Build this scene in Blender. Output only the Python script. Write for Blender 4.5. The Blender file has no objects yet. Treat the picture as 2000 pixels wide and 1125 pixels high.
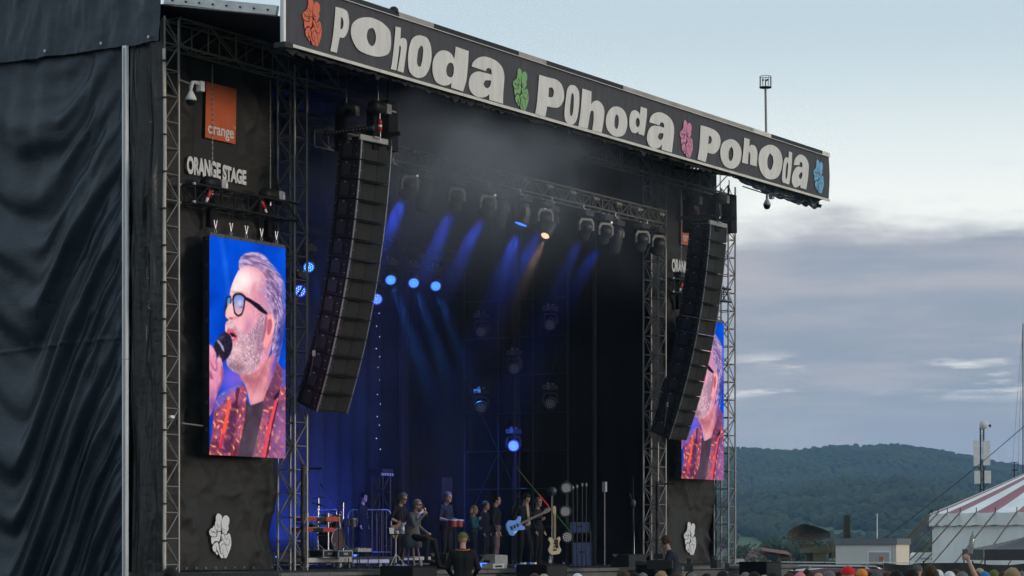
import bpy, bmesh, math, random
import numpy as np
from mathutils import Vector, Matrix, Euler, noise
random.seed(7); rng = np.random.default_rng(7)
D = bpy.data
scene = bpy.context.scene
COL = scene.collection

# ------------------------------------------------------------------ camera
# world axes: X along the stage front (to the right), Y into the stage, Z up
FPX = 4880.0; HZ = 1066.0; CAMZ = 2.2            # focal length and eye level in 2000 px units
AYAW = math.atan(2960.0 / FPX)
SA, CA = math.sin(AYAW), math.cos(AYAW)
CAM = Vector((-60 * CA, -60 * SA, CAMZ))
RV = Vector((SA, -CA, 0)); FV = Vector((CA, SA, 0))
cd = D.cameras.new('camera'); cam = D.objects.new('camera', cd); COL.objects.link(cam)
cam.location = CAM; cam.rotation_euler = (math.pi / 2, 0, math.atan2(-FV.x, FV.y))
cd.sensor_width = 36; cd.lens = FPX / 2000 * 36
cd.shift_y = (HZ - 562.5) / 2000; cd.clip_start = 0.5; cd.clip_end = 20000
scene.camera = cam
BGROT = math.atan2(-FV.x, FV.y)                  # rotation of frames that face the camera

# ------------------------------------------------------------------ light
SUN_EL = math.radians(6.0)
sdir = (RV * 0.93 - FV * 0.36).normalized()      # horizontal direction towards the low sun (right of the camera, a little behind)
SUN_AZ = math.atan2(sdir.x, sdir.y)
w = D.worlds.new('World'); scene.world = w; w.use_nodes = True
nt = w.node_tree; nt.nodes.clear()
def wn(t, **kw):
    n = nt.nodes.new(t)
    for k, v in kw.items(): setattr(n, k, v)
    return n
out = wn('ShaderNodeOutputWorld'); bg = wn('ShaderNodeBackground'); bg.inputs['Strength'].default_value = 0.13
sky = wn('ShaderNodeTexSky'); sky.sky_type = 'NISHITA'; sky.sun_disc = False
sky.sun_elevation = SUN_EL; sky.sun_rotation = SUN_AZ; sky.air_density = 1.0; sky.dust_density = 0.6; sky.ozone_density = 2.2; sky.altitude = 200
tc = wn('ShaderNodeTexCoord')
def wmath(op, a, b=None, clamp=False):
    m = wn('ShaderNodeMath', operation=op); m.use_clamp = clamp
    for i, v in enumerate((a, b)):
        if v is None: continue
        if isinstance(v, (int, float)): m.inputs[i].default_value = v
        else: nt.links.new(v, m.inputs[i])
    return m.outputs[0]
def wramp(v, a, b):
    m = wn('ShaderNodeMapRange', interpolation_type='SMOOTHSTEP')
    nt.links.new(v, m.inputs[0]); m.inputs[1].default_value = a; m.inputs[2].default_value = b
    return m.outputs[0]
def wnoise(scale, detail, rough, stretch, off=(0, 0, 0)):
    mp = wn('ShaderNodeMapping'); mp.inputs['Scale'].default_value = stretch; mp.inputs['Location'].default_value = off
    nt.links.new(tc.outputs['Generated'], mp.inputs['Vector'])
    n = wn('ShaderNodeTexNoise'); n.inputs['Scale'].default_value = scale; n.inputs['Detail'].default_value = detail; n.inputs['Roughness'].default_value = rough
    nt.links.new(mp.outputs[0], n.inputs['Vector'])
    return n.outputs[0]
def wmix(fac, a, b):
    m = wn('ShaderNodeMix', data_type='RGBA'); nt.links.new(fac, m.inputs[0])
    for i, v in ((6, a), (7, b)):
        if isinstance(v, tuple): m.inputs[i].default_value = (*v, 1)
        else: nt.links.new(v, m.inputs[i])
    return m.outputs[2]
sep = wn('ShaderNodeSeparateXYZ'); nt.links.new(tc.outputs['Generated'], sep.inputs[0])
zel = sep.outputs['Z']
n_big = wnoise(5.0, 5, 0.55, (1, 1, 5)); n_fine = wnoise(18.0, 5, 0.6, (1, 1, 4), (3, 1, 0)); n_str = wnoise(8.0, 5, 0.55, (1, 1, 8), (9.3, 4, 2))
SKYK = 1.0 / 0.13
zw = wmath('ADD', zel, wmath('MULTIPLY', wmath('SUBTRACT', n_big, 0.5), 0.05))
zw = wmath('ADD', zw, wmath('MULTIPLY', wmath('SUBTRACT', n_fine, 0.5), 0.030))
# clear upper sky: the Nishita sky pulled towards the pale evening tone of high thin cloud
veil = wramp(zel, 0.30, 0.10)
base = wmix(wmath('ADD', wmath('MULTIPLY', veil, 0.12), 0.74), sky.outputs[0], tuple(c * SKYK for c in (0.55, 0.66, 0.71)))
pale = wmath('MULTIPLY', wramp(zel, 0.21, 0.115), 0.75)
base = wmix(pale, base, tuple(c * SKYK for c in (0.97, 0.96, 0.87)))
# bank of grey mauve cloud along the whole horizon
bank = wmath('MULTIPLY', wramp(zw, 0.130, 0.112), 0.93)
ctone = wmix(wramp(n_str, 0.36, 0.68), tuple(c * SKYK for c in (0.235, 0.275, 0.34)), tuple(c * SKYK for c in (0.40, 0.385, 0.41)))
ctone = wmix(wmath('MULTIPLY', wramp(zel, 0.075, 0.03), 0.6), ctone, tuple(c * SKYK for c in (0.30, 0.355, 0.44)))
col = wmix(bank, base, ctone)
# thin gaps in the bank where the pale sky shows
gap = wmath('MULTIPLY', wramp(wnoise(13.0, 5, 0.6, (1, 1, 8), (2.9, 0.4, 0.9)), 0.50, 0.64), wmath('MULTIPLY', wramp(zel, 0.055, 0.064), wramp(zel, 0.079, 0.069)))
col = wmix(wmath('MULTIPLY', gap, 0.7), col, tuple(c * SKYK for c in (1.05, 1.02, 0.92)))
wisp = wmath('MULTIPLY', wramp(wnoise(7.0, 5, 0.55, (1, 1, 12), (0.2, 5.1, 3)), 0.58, 0.72), wmath('MULTIPLY', wramp(zel, 0.12, 0.14), wramp(zel, 0.19, 0.15)))
col = wmix(wmath('MULTIPLY', wisp, 0.5), col, tuple(c * SKYK for c in (0.58, 0.64, 0.72)))
nt.links.new(col, bg.inputs['Color']); nt.links.new(bg.outputs[0], out.inputs['Surface'])

sl = D.lights.new('sun', 'SUN'); sl.energy = 0.95; sl.angle = math.radians(12); sl.color = (1.0, 0.86, 0.72)
so = D.objects.new('sun', sl); COL.objects.link(so)
sv = Vector((sdir.x * math.cos(SUN_EL), sdir.y * math.cos(SUN_EL), math.sin(SUN_EL)))
so.rotation_euler = sv.to_track_quat('Z', 'Y').to_euler()

scene.view_settings.view_transform = 'Standard'; scene.view_settings.look = 'None'
scene.view_settings.exposure = 0.35; scene.view_settings.gamma = 1.0
scene.render.engine = 'CYCLES'
cy = scene.cycles
cy.use_denoising = True; cy.max_bounces = 6; cy.diffuse_bounces = 3; cy.glossy_bounces = 3; cy.transmission_bounces = 4
cy.volume_bounces = 0; cy.transparent_max_bounces = 8; cy.volume_step_rate = 2.5; cy.volume_max_steps = 128
cy.sample_clamp_indirect = 4.0; cy.caustics_reflective = False; cy.caustics_refractive = False
cy.use_adaptive_sampling = True; cy.adaptive_threshold = 0.02

# ------------------------------------------------------------------ pixel <-> place helpers (2000 px photograph units)
def P(x, y, Y):
    """point on the upright plane Y = const seen at photo pixel x, y"""
    k = (x - 1000) / FPX
    dx, dy = k * SA + CA, -k * CA + SA
    t = (Y - CAM.y) / dy
    return Vector((CAM.x + t * dx, Y, CAMZ + (HZ - y) / FPX * t))
def Q(x, y, z):
    """point at camera depth z seen at photo pixel x, y"""
    return CAM + RV * ((x - 1000) / FPX * z) + FV * z + Vector((0, 0, (HZ - y) / FPX * z))
def QZ(x, depth, h):
    v = Q(x, HZ, depth); v.z = h; return v

# ------------------------------------------------------------------ materials
M = {}
def mat(name, col, rough=0.6, metal=0.0, var=0.12, vs=3.0, bump=0.0, bs=40.0, spec=0.5, emit=None, estr=0.0, col2=None, stretch=(1, 1, 1), sheen=0.0, coat=0.0, alpha=1.0, trans=0.0):
    m = D.materials.new(name); m.use_nodes = True
    t = m.node_tree; b = t.nodes['Principled BSDF']
    b.inputs['Roughness'].default_value = rough; b.inputs['Metallic'].default_value = metal
    b.inputs['Specular IOR Level'].default_value = spec
    if sheen: b.inputs['Sheen Weight'].default_value = sheen
    if coat: b.inputs['Coat Weight'].default_value = coat; b.inputs['Coat Roughness'].default_value = 0.12
    if trans: b.inputs['Transmission Weight'].default_value = trans
    c = t.nodes.new('ShaderNodeTexCoord'); mp = t.nodes.new('ShaderNodeMapping'); mp.inputs['Scale'].default_value = stretch
    t.links.new(c.outputs['Object'], mp.inputs[0])
    if var > 0:
        n = t.nodes.new('ShaderNodeTexNoise'); n.inputs['Scale'].default_value = vs; n.inputs['Detail'].default_value = 6; n.inputs['Roughness'].default_value = 0.62
        t.links.new(mp.outputs[0], n.inputs['Vector'])
        r = t.nodes.new('ShaderNodeMapRange'); r.inputs[1].default_value = 0.3; r.inputs[2].default_value = 0.7
        t.links.new(n.outputs[0], r.inputs[0])
        x = t.nodes.new('ShaderNodeMix'); x.data_type = 'RGBA'; t.links.new(r.outputs[0], x.inputs[0])
        lo = tuple(v * (1 - var) for v in col); hi = col2 if col2 else tuple(min(1, v * (1 + var)) for v in col)
        x.inputs[6].default_value = (*lo, 1); x.inputs[7].default_value = (*hi, 1)
        t.links.new(x.outputs[2], b.inputs['Base Color'])
        rr = t.nodes.new('ShaderNodeMapRange'); rr.inputs[3].default_value = max(0.02, rough - 0.1); rr.inputs[4].default_value = min(1, rough + 0.1)
        t.links.new(n.outputs[0], rr.inputs[0]); t.links.new(rr.outputs[0], b.inputs['Roughness'])
    else:
        b.inputs['Base Color'].default_value = (*col, 1)
    if bump > 0:
        n2 = t.nodes.new('ShaderNodeTexNoise'); n2.inputs['Scale'].default_value = bs; n2.inputs['Detail'].default_value = 5
        t.links.new(mp.outputs[0], n2.inputs['Vector'])
        bm_ = t.nodes.new('ShaderNodeBump'); bm_.inputs['Strength'].default_value = bump; bm_.inputs['Distance'].default_value = 0.05
        t.links.new(n2.outputs[0], bm_.inputs['Height']); t.links.new(bm_.outputs[0], b.inputs['Normal'])
    if emit:
        b.inputs['Emission Color'].default_value = (*emit, 1); b.inputs['Emission Strength'].default_value = estr
    M[name] = m
    return m
mat('aluminium', (0.42, 0.42, 0.42), 0.42, 0.75, 0.25, 4)
mat('weathered_aluminium', (0.62, 0.61, 0.60), 0.5, 0.35, 0.22, 5)
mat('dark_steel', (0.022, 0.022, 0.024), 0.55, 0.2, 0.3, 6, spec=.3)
mat('black_paint', (0.014, 0.014, 0.015), 0.55, 0.0, 0.3, 6, spec=.3)
mat('black_matte', (0.010, 0.010, 0.011), 0.85, 0.0, 0.3, 4, spec=0.15)
mat('chrome', (0.38, 0.38, 0.39), 0.3, 1.0, 0.08, 8)
mat('white_pole', (0.80, 0.80, 0.80), 0.45, 0.1, 0.2, 4, stretch=(1, 1, 0.2))
mat('beige_strap', (0.50, 0.45, 0.40), 0.7, 0.0, 0.3, 2)
mat('tarp', (0.005, 0.016, 0.030), 0.40, 0.0, 0.25, 2.5, 0.22, 16, 0.55, col2=(0.011, 0.026, 0.044), stretch=(1, 1, 3.4))
mat('inner_tarp', (0.011, 0.0105, 0.010), 0.36, 0.0, 0.4, 3, 0.25, 10, 0.5)
mat('drape', (0.034, 0.032, 0.030), 0.62, 0.0, 0.10, 2.2, 0.2, 12, 0.2)
mat('roof_skin', (0.026, 0.028, 0.032), 0.7, 0.0, 0.3, 1.5, spec=0.2)
mat('banner_fabric', (0.056, 0.053, 0.060), 0.62, 0.0, 0.28, 2.6, 0.55, 3, 0.35, stretch=(2.4, 1, 0.35))
mat('letter_print', (0.68, 0.65, 0.62), 0.6, 0.0, 0.12, 2.6, 0.45, 3, 0.35, stretch=(2.4, 0.35, 1))
mat('drape_print', (0.72, 0.72, 0.72), 0.65, 0.0, 0.05, 3)
mat('logo_orange', (0.58, 0.115, 0.030), 0.62, 0.0, 0.1, 3, 0.2, 10)
mat('emblem_orange', (0.70, 0.13, 0.055), 0.6, 0.0, 0.08)
mat('emblem_green', (0.20, 0.40, 0.15), 0.6, 0.0, 0.08)
mat('emblem_pink', (0.66, 0.24, 0.38), 0.6, 0.0, 0.08)
mat('emblem_blue', (0.17, 0.44, 0.66), 0.6, 0.0, 0.08)
mat('emblem_line', (0.02, 0.018, 0.02), 0.7, 0.0, 0.0)
mat('rail', (0.64, 0.59, 0.53), 0.55, 0.0, 0.2, 1.5)
mat('gutter', (0.33, 0.30, 0.27), 0.6, 0.1, 0.3, 1.2)
mat('deck', (0.035, 0.034, 0.033), 0.55, 0.0, 0.3, 2)
mat('deck_skirt', (0.11, 0.107, 0.102), 0.75, 0.0, 0.2, 3)
mat('cabinet', (0.018, 0.018, 0.019), 0.55, 0.0, 0.3, 8, spec=.25)
mat('cabinet_side', (0.030, 0.026, 0.032), 0.5, 0.0, 0.3, 8)
mat('grille', (0.030, 0.029, 0.028), 0.6, 0.4, 0.25, 14, 0.5, 150)
mat('cabinet_edge', (0.34, 0.34, 0.35), 0.4, 0.6, 0.2, 8)
mat('cabinet_plate', (0.30, 0.29, 0.28), 0.5, 0.2, 0.2, 6)
mat('fixture', (0.045, 0.045, 0.048), 0.45, 0.1, 0.3, 10)
mat('fixture_yoke', (0.19, 0.18, 0.17), 0.5, 0.1, 0.25, 8)
mat('fixture_panel', (0.22, 0.21, 0.20), 0.5, 0.0, 0.3, 20)
mat('fixture_display', (0.8, 0.8, 0.75), 0.4, emit=(1.0, 0.95, 0.8), estr=0.7, var=0)
mat('lens_dark', (0.008, 0.008, 0.01), 0.5, 0.0, 0.0, spec=0.3)
mat('lens_blue', (0.02, 0.05, 0.5), 0.3, emit=(0.05, 0.18, 1.0), estr=2.0, var=0)
mat('lens_cyan', (0.02, 0.1, 0.5), 0.3, emit=(0.01, 0.16, 1.0), estr=0.35, var=0)
mat('lens_violet', (0.05, 0.05, 0.5), 0.3, emit=(0.06, 0.06, 1.0), estr=0.7, var=0)
mat('lens_core', (0.5, 0.6, 1), 0.3, emit=(0.14, 0.5, 1.0), estr=1.8, var=0)
mat('lens_warm', (0.5, 0.3, 0.2), 0.3, emit=(1.0, 0.62, 0.38), estr=1.2, var=0)
mat('led_white', (0.5, 0.5, 0.55), 0.3, var=0, spec=0.7)
mat('led_glint', (0.8, 0.8, 0.85), 0.3, var=0, emit=(1, .98, .95), estr=0.10)  # glint on unlit LED lenses, put in as faint emission
mat('sling', (0.40, 0.37, 0.33), 0.7, 0.0, 0.3, 9)
mat('red_plastic', (0.50, 0.018, 0.02), 0.45, 0.0, 0.1)
mat('white_plastic', (0.74, 0.74, 0.74), 0.4, 0.0, 0.05)
mat('grey_plastic', (0.35, 0.35, 0.36), 0.45, 0.0, 0.1)
mat('black_glass', (0.01, 0.01, 0.012), 0.08, 0.0, 0.0, spec=0.7)
mat('rope', (0.16, 0.12, 0.085), 0.8, 0.0, 0.3, 3)
mat('cable', (0.012, 0.012, 0.013), 0.6, 0.0, 0.1)

# ------------------------------------------------------------------ mesh building
class MB:
    def __init__(s): s.v = []; s.f = []; s.mi = []
    def add(s, vs, fs, mi=0):
        o = len(s.v); s.v.extend([tuple(p) for p in vs]); s.f.extend([tuple(i + o for i in f) for f in fs]); s.mi.extend([mi] * len(fs)); return s
    def box(s, c, d, R=None, mi=0, taper=1.0):
        vs = []
        for z in (-.5, .5):
            k = 1 if z < 0 else taper
            for x, y in ((-.5, -.5), (.5, -.5), (.5, .5), (-.5, .5)):
                p = Vector((x * d[0] * k, y * d[1] * k, z * d[2]))
                if R is not None: p = R @ p
                vs.append(p + Vector(c))
        return s.add(vs, [(3, 2, 1, 0), (4, 5, 6, 7), (0, 1, 5, 4), (1, 2, 6, 5), (2, 3, 7, 6), (3, 0, 4, 7)], mi)
    def bar(s, a, b, r0, r1=None, n=8, mi=0, caps=True):
        a = Vector(a); b = Vector(b); r1 = r0 if r1 is None else r1
        q = (b - a).to_track_quat('Z', 'Y')
        vs = []
        for p, r in ((a, r0), (b, r1)):
            for i in range(n):
                t = 2 * math.pi * i / n
                vs.append(p + q @ Vector((r * math.cos(t), r * math.sin(t), 0)))
        fs = [(i, (i + 1) % n, n + (i + 1) % n, n + i) for i in range(n)]
        if caps: fs += [tuple(range(n - 1, -1, -1)), tuple(range(n, 2 * n))]
        return s.add(vs, fs, mi)
    def tube(s, pts, r, n=6, mi=0):
        pts = [Vector(p) for p in pts]; vs = []
        for i, p in enumerate(pts):
            d = (pts[min(i + 1, len(pts) - 1)] - pts[max(i - 1, 0)])
            q = d.to_track_quat('Z', 'Y'); rr = r[i] if isinstance(r, (list, tuple)) else r
            for k in range(n):
                t = 2 * math.pi * k / n
                vs.append(p + q @ Vector((rr * math.cos(t), rr * math.sin(t), 0)))
        fs = [(i * n + k, i * n + (k + 1) % n, (i + 1) * n + (k + 1) % n, (i + 1) * n + k) for i in range(len(pts) - 1) for k in range(n)]
        fs += [tuple(range(n - 1, -1, -1)), tuple(range((len(pts) - 1) * n, len(pts) * n))]
        return s.add(vs, fs, mi)
    def lathe(s, prof, n=20, c=(0, 0, 0), R=None, mi=0, a0=0.0, a1=2 * math.pi):
        full = abs(a1 - a0 - 2 * math.pi) < 1e-6; m = n if full else n + 1
        vs = []
        for r, z in prof:
            for k in range(m):
                t = a0 + (a1 - a0) * k / n
                p = Vector((r * math.cos(t), r * math.sin(t), z))
                if R is not None: p = R @ p
                vs.append(p + Vector(c))
        fs = []
        for i in range(len(prof) - 1):
            for k in range(n):
                k2 = (k + 1) % m
                fs.append((i * m + k, i * m + k2, (i + 1) * m + k2, (i + 1) * m + k))
        return s.add(vs, fs, mi)
    def ell(s, c, r, n=12, R=None, mi=0):
        prof = [(max(1e-4, math.sin(math.pi * i / n)), -math.cos(math.pi * i / n)) for i in range(n + 1)]
        vs = []; m = n + 4
        for q, z in prof:
            for k in range(m):
                t = 2 * math.pi * k / m
                p = Vector((q * math.cos(t) * r[0], q * math.sin(t) * r[1], z * r[2]))
                if R is not None: p = R @ p
                vs.append(p + Vector(c))
        fs = [(i * m + k, i * m + (k + 1) % m, (i + 1) * m + (k + 1) % m, (i + 1) * m + k) for i in range(n) for k in range(m)]
        return s.add(vs, fs, mi)
    def grid(s, fn, nu, nv, mi=0, skip=None):
        vs = [fn(i / nu, j / nv) for j in range(nv + 1) for i in range(nu + 1)]
        fs = [(j * (nu + 1) + i, j * (nu + 1) + i + 1, (j + 1) * (nu + 1) + i + 1, (j + 1) * (nu + 1) + i) for j in range(nv) for i in range(nu) if not (skip and skip((i + .5) / nu, (j + .5) / nv))]
        return s.add(vs, fs, mi)
    def prism(s, poly, a, b, fn, mi=0):
        """extrude a 2D polygon from level a to level b; fn(x, y, level) -> point"""
        n = len(poly)
        vs = [fn(x, y, a) for x, y in poly] + [fn(x, y, b) for x, y in poly]
        return s.add(vs, [tuple(range(n)), tuple(range(2 * n - 1, n - 1, -1))] + [(i, n + i, n + (i + 1) % n, (i + 1) % n) for i in range(n)], mi)
    def mesh(s, name, mats, smooth=False):
        me = D.meshes.new(name); me.from_pydata(s.v, [], s.f)
        for m in (mats if isinstance(mats, (list, tuple)) else [mats]): me.materials.append(M[m] if isinstance(m, str) else m)
        if any(s.mi): me.polygons.foreach_set('material_index', s.mi)
        if smooth: me.polygons.foreach_set('use_smooth', [True] * len(s.f))
        me.update(); return me
    def build(s, name, mats, parent=None, smooth=False, loc=None, rot=None):
        return link(name, s.mesh(name, mats, smooth), parent, loc, rot)
def link(name, me, parent=None, loc=None, rot=None, scale=None):
    o = D.objects.new(name, me); COL.objects.link(o)
    if parent is not None: o.parent = parent
    if loc is not None: o.location = loc
    if rot is not None: o.rotation_euler = rot
    if scale is not None: o.scale = scale
    return o
def tag(o, label=None, cat=None, group=None, kind=None):
    for k, v in (('label', label), ('category', cat), ('group', group), ('kind', kind)):
        if v: o[k] = v
    return o
def thing(name, label, cat, loc=(0, 0, 0), rz=0.0, group=None):
    o = D.objects.new(name, None); o.empty_display_size = 0.2; COL.objects.link(o); o.location = loc; o.rotation_euler = (0, 0, rz)
    return tag(o, label, cat, group)
def children_of(o): return [c for c in D.objects if c.parent == o]
def copy_tree(o, parent=None):
    c = o.copy(); COL.objects.link(c); c.parent = parent
    for ch in list(o.children): copy_tree(ch, c)
    return c
_unit = {}
def unit_bar(m, n=8):
    k = (m, n)
    if k not in _unit:
        _unit[k] = MB().bar((0, 0, 0), (0, 0, 1), 1, 1, n).mesh('bar', m, False)
    return _unit[k]
def bar(name, a, b, r, m, parent=None, n=8):
    a = Vector(a); b = Vector(b); d = b - a
    o = D.objects.new(name, unit_bar(m, n)); COL.objects.link(o); o.parent = parent
    o.location = a; o.rotation_mode = 'QUATERNION'; o.rotation_quaternion = d.to_track_quat('Z', 'Y'); o.scale = (r, r, d.length)
    return o
def unit_box(m):
    k = ('box', m)
    if k not in _unit: _unit[k] = MB().box((0, 0, 0), (1, 1, 1)).mesh('block', m)
    return _unit[k]
def block(name, c, d, m, parent=None, rot=None):
    return link(name, unit_box(m), parent, c, rot, d)
def n3(x, y, z=0.0): return noise.noise(Vector((x, y, z)))
def smooth_closed(pts, k=4):
    """Catmull-Rom through a closed outline, sharp where the outline turns hard"""
    n = len(pts); out = []
    P_ = [Vector((p[0], p[1])) for p in pts]
    def corner(i):
        a = P_[i] - P_[i - 1]; b = P_[(i + 1) % n] - P_[i]
        return a.length < 1e-9 or b.length < 1e-9 or a.angle(b) > math.radians(52)
    cs = [corner(i) for i in range(n)]
    for i in range(n):
        p0, p1, p2, p3 = P_[i - 1], P_[i], P_[(i + 1) % n], P_[(i + 2) % n]
        m1 = (p2 - p0) * 0.5; m2 = (p3 - p1) * 0.5
        if cs[i]: m1 = (p2 - p1)
        if cs[(i + 1) % n]: m2 = (p2 - p1)
        for j in range(k):
            t = j / k; t2 = t * t; t3 = t2 * t
            q = p1 * (2 * t3 - 3 * t2 + 1) + m1 * (t3 - 2 * t2 + t) + p2 * (-2 * t3 + 3 * t2) + m2 * (t3 - t2)
            out.append((q.x, q.y))
    return out
def flat_shape(name, loops, m, thick=0.0):
    """filled flat mesh (holes by even-odd) from closed 2D loops, in local XY"""
    cu = D.curves.new(name, 'CURVE'); cu.dimensions = '2D'; cu.fill_mode = 'BOTH'; cu.extrude = thick
    for lp in loops:
        sp = cu.splines.new('POLY'); sp.points.add(len(lp) - 1); sp.use_cyclic_u = True
        for i, (x, y) in enumerate(lp): sp.points[i].co = (x, y, 0, 1)
    ob = D.objects.new(name, cu); me = D.meshes.new_from_object(ob)
    D.objects.remove(ob); D.curves.remove(cu)
    me.name = name; me.materials.clear(); me.materials.append(M[m]); return me
def text_mesh(name, txt, size, m, sx=1.0, bold=0.0, thick=0.002):
    cu = D.curves.new(name, 'FONT'); cu.body = txt; cu.size = size; cu.offset = bold; cu.extrude = thick; cu.align_x = 'LEFT'
    ob = D.objects.new(name, cu); me = D.meshes.new_from_object(ob); D.objects.remove(ob); D.curves.remove(cu)
    me.name = name; me.materials.clear(); me.materials.append(M[m])
    return me
# ================================================================== the setting: ground, hills, wood, haze
mat('grass', (0.055, 0.075, 0.028), 0.9, 0, 0.3, 0.6, 0.3, 6, 0.2, col2=(0.10, 0.105, 0.05))
mat('trampled', (0.10, 0.085, 0.06), 0.9, 0, 0.3, 0.8)
def bgp(lat, dep, z): return CAM + RV * lat + FV * dep + Vector((0, 0, z - CAMZ))
def gz(dep):
    if dep < 185: return 0.0
    t = min(1, (dep - 185) / 260); t = t * t * (3 - 2 * t)
    return -9.0 * t
deps = [-260, -100, 0, 60, 120, 185, 210, 235, 260, 290, 320, 350, 380, 410, 445, 600, 900, 1300, 2000, 3500, 5200]
lats = [-3400, -2000, -1000, -500, -250, -120, -60, -30, 0, 30, 60, 120, 250, 500, 1000, 2000, 3400]
g = MB(); g.add([bgp(l, d, gz(d)) for d in deps for l in lats], [(j * len(lats) + i, j * len(lats) + i + 1, (j + 1) * len(lats) + i + 1, (j + 1) * len(lats) + i) for j in range(len(deps) - 1) for i in range(len(lats) - 1)])
tag(g.build('ground', 'grass'), kind='structure')

mat('hill_soil', (0.030, 0.045, 0.020), 0.95, 0, 0.35, 0.012)
mat('field', (0.085, 0.125, 0.045), 0.95, 0, 0.22, 0.006)
RX = [-1500, 0, 700, 1100, 1300, 1438, 1515, 1550, 1629, 1741, 1829, 1897, 1943, 2000, 2200, 2600, 3600]
RY = [930, 880, 905, 870, 862, 873, 880, 880, 871, 867, 878, 890, 901, 911, 935, 900, 940]
def ridge(xx): return float(np.interp(xx, RX, RY))
D0 = 3600.0; DF = 1050.0
def hill_h(lat, d):
    xx = 1000 + FPX * lat / d
    hr = CAMZ + (HZ - ridge(xx)) / FPX * D0 - 8.5
    t = (d - DF) / (D0 - DF)
    if t <= 0: return -9.6
    if t <= 1: s = t ** 1.55
    else: s = max(0.35, 1 - (t - 1) * 1.1)
    nse = n3(lat / 230, d / 420, 1.7) * 30 + n3(lat / 90, d / 170, 4.2) * 12
    return -9.0 + (hr + 9) * s + nse * min(1, t * 2.5) * (1 - abs(t) ** 3 if t < 1 else 0)
FIELDS = [[(1430, 1043), (1450, 1047), (1490, 1058), (1525, 1068), (1525, 1085), (1425, 1085)],
          [(1526, 1015), (1560, 1022), (1629, 1033), (1703, 1048), (1760, 1052), (1840, 1050), (1840, 1066), (1700, 1068), (1640, 1060), (1590, 1050), (1548, 1036)],
          [(1560, 1040), (1585, 1038), (1585, 1044), (1560, 1046)], [(1900, 1040), (2000, 1036), (2100, 1046), (2000, 1058), (1900, 1055)],
          [(300, 1045), (900, 1040), (1300, 1050), (1300, 1070), (300, 1070)]]
def in_poly(p, x, y):
    r = False; n = len(p); j = n - 1
    for i in range(n):
        if (p[i][1] > y) != (p[j][1] > y) and x < (p[j][0] - p[i][0]) * (y - p[i][1]) / (p[j][1] - p[i][1]) + p[i][0]: r = not r
        j = i
    return r
def is_field(lat, d, z):
    xx = 1000 + FPX * lat / d; yy = HZ - (z - CAMZ) / d * FPX
    xx += 10 * n3(lat / 60, d / 60, 9); yy += 3 * n3(lat / 40, d / 90, 3)
    return any(in_poly(p, xx, yy) for p in FIELDS)
hd = [DF + (4700 - DF) * (j / 110) ** 1.15 for j in range(111)]
ku = [-0.75 + 1.35 * i / 240 for i in range(241)]
hv = []; hz = []
for d in hd:
    for k in ku:
        z = hill_h(k * d, d); hv.append(bgp(k * d, d, z)); hz.append((k * d, d, z))
hf = []; hm = []
for j in range(110):
    for i in range(240):
        a = j * 241 + i; l, d, z = hz[a]
        hf.append((a, a + 1, a + 242, a + 241)); hm.append(1 if is_field(l + 4, d, z) else 0)
hme = D.meshes.new('hills'); hme.from_pydata(hv, [], hf); hme.materials.append(M['hill_soil']); hme.materials.append(M['field'])
hme.polygons.foreach_set('material_index', hm); hme.polygons.foreach_set('use_smooth', [True] * len(hf))
tag(link('hills', hme), kind='structure')

def leaf_mat(name, c1, c2, sc):
    m = mat(name, c1, 0.85, 0, 0.4, sc, spec=0.25, col2=c2); return m
leaf_mat('forest_leaf', (0.012, 0.024, 0.010), (0.058, 0.088, 0.032), 0.011)  # wide tone noise puts lit ridges and dark valleys into the leaf colour
leaf_mat('tree_leaf', (0.030, 0.052, 0.018), (0.065, 0.095, 0.035), 0.5)
mat('bark', (0.07, 0.055, 0.04), 0.9)
ph = (1 + 5 ** .5) / 2
ICO = np.array([(-1, ph, 0), (1, ph, 0), (-1, -ph, 0), (1, -ph, 0), (0, -1, ph), (0, 1, ph), (0, -1, -ph), (0, 1, -ph), (ph, 0, -1), (ph, 0, 1), (-ph, 0, -1), (-ph, 0, 1)]) / math.sqrt(1 + ph * ph)
ICF = np.array([(0, 11, 5), (0, 5, 1), (0, 1, 7), (0, 7, 10), (0, 10, 11), (1, 5, 9), (5, 11, 4), (11, 10, 2), (10, 7, 6), (7, 1, 8), (3, 9, 4), (3, 4, 2), (3, 2, 6), (3, 6, 8), (3, 8, 9), (4, 9, 5), (2, 4, 11), (6, 2, 10), (8, 6, 7), (9, 8, 1)])
cs = []
for dd in np.arange(1500, 3950, 9.0):
    stp = 9.0 + (dd - 1500) * 0.0012
    for kk in np.arange(0.045 * dd, 0.245 * dd, stp):
        l = kk + random.uniform(-4, 4); d = dd + random.uniform(-4, 4)
        if d > D0 + 60 and random.random() < 0.5: continue
        z = hill_h(l, d)
        if is_field(l, d, z): continue
        q = n3(l / 70, d / 90, 8.0)
        if random.random() < 0.08 + max(0, q) * 0.3: continue
        p = bgp(l, d, z); cs.append((p.x, p.y, p.z, random.uniform(3.6, 6.4) * (1 + 0.25 * q)))
for dd in np.arange(1750, 3900, 34.0):                     # thinner beyond the sides of the view
    for kk in list(np.arange(-0.30 * dd, 0.045 * dd, 34.0)) + list(np.arange(0.245 * dd, 0.5 * dd, 34.0)):
        l = kk + random.uniform(-14, 14); d = dd + random.uniform(-14, 14); z = hill_h(l, d)
        if is_field(l, d, z): continue
        p = bgp(l, d, z); cs.append((p.x, p.y, p.z, random.uniform(9, 15)))
cs = np.array(cs); n = len(cs)
jit = rng.uniform(0.8, 1.15, (n, 12, 1))
vv = ICO[None] * jit * cs[:, None, 3:4] * np.array([1, 1, 1.15]) + cs[:, None, :3] + np.array([0, 0, 1.0]) * cs[:, None, 3:4] * 0.8
ff = (ICF[None] + (np.arange(n) * 12)[:, None, None]).reshape(-1, 3)
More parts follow.
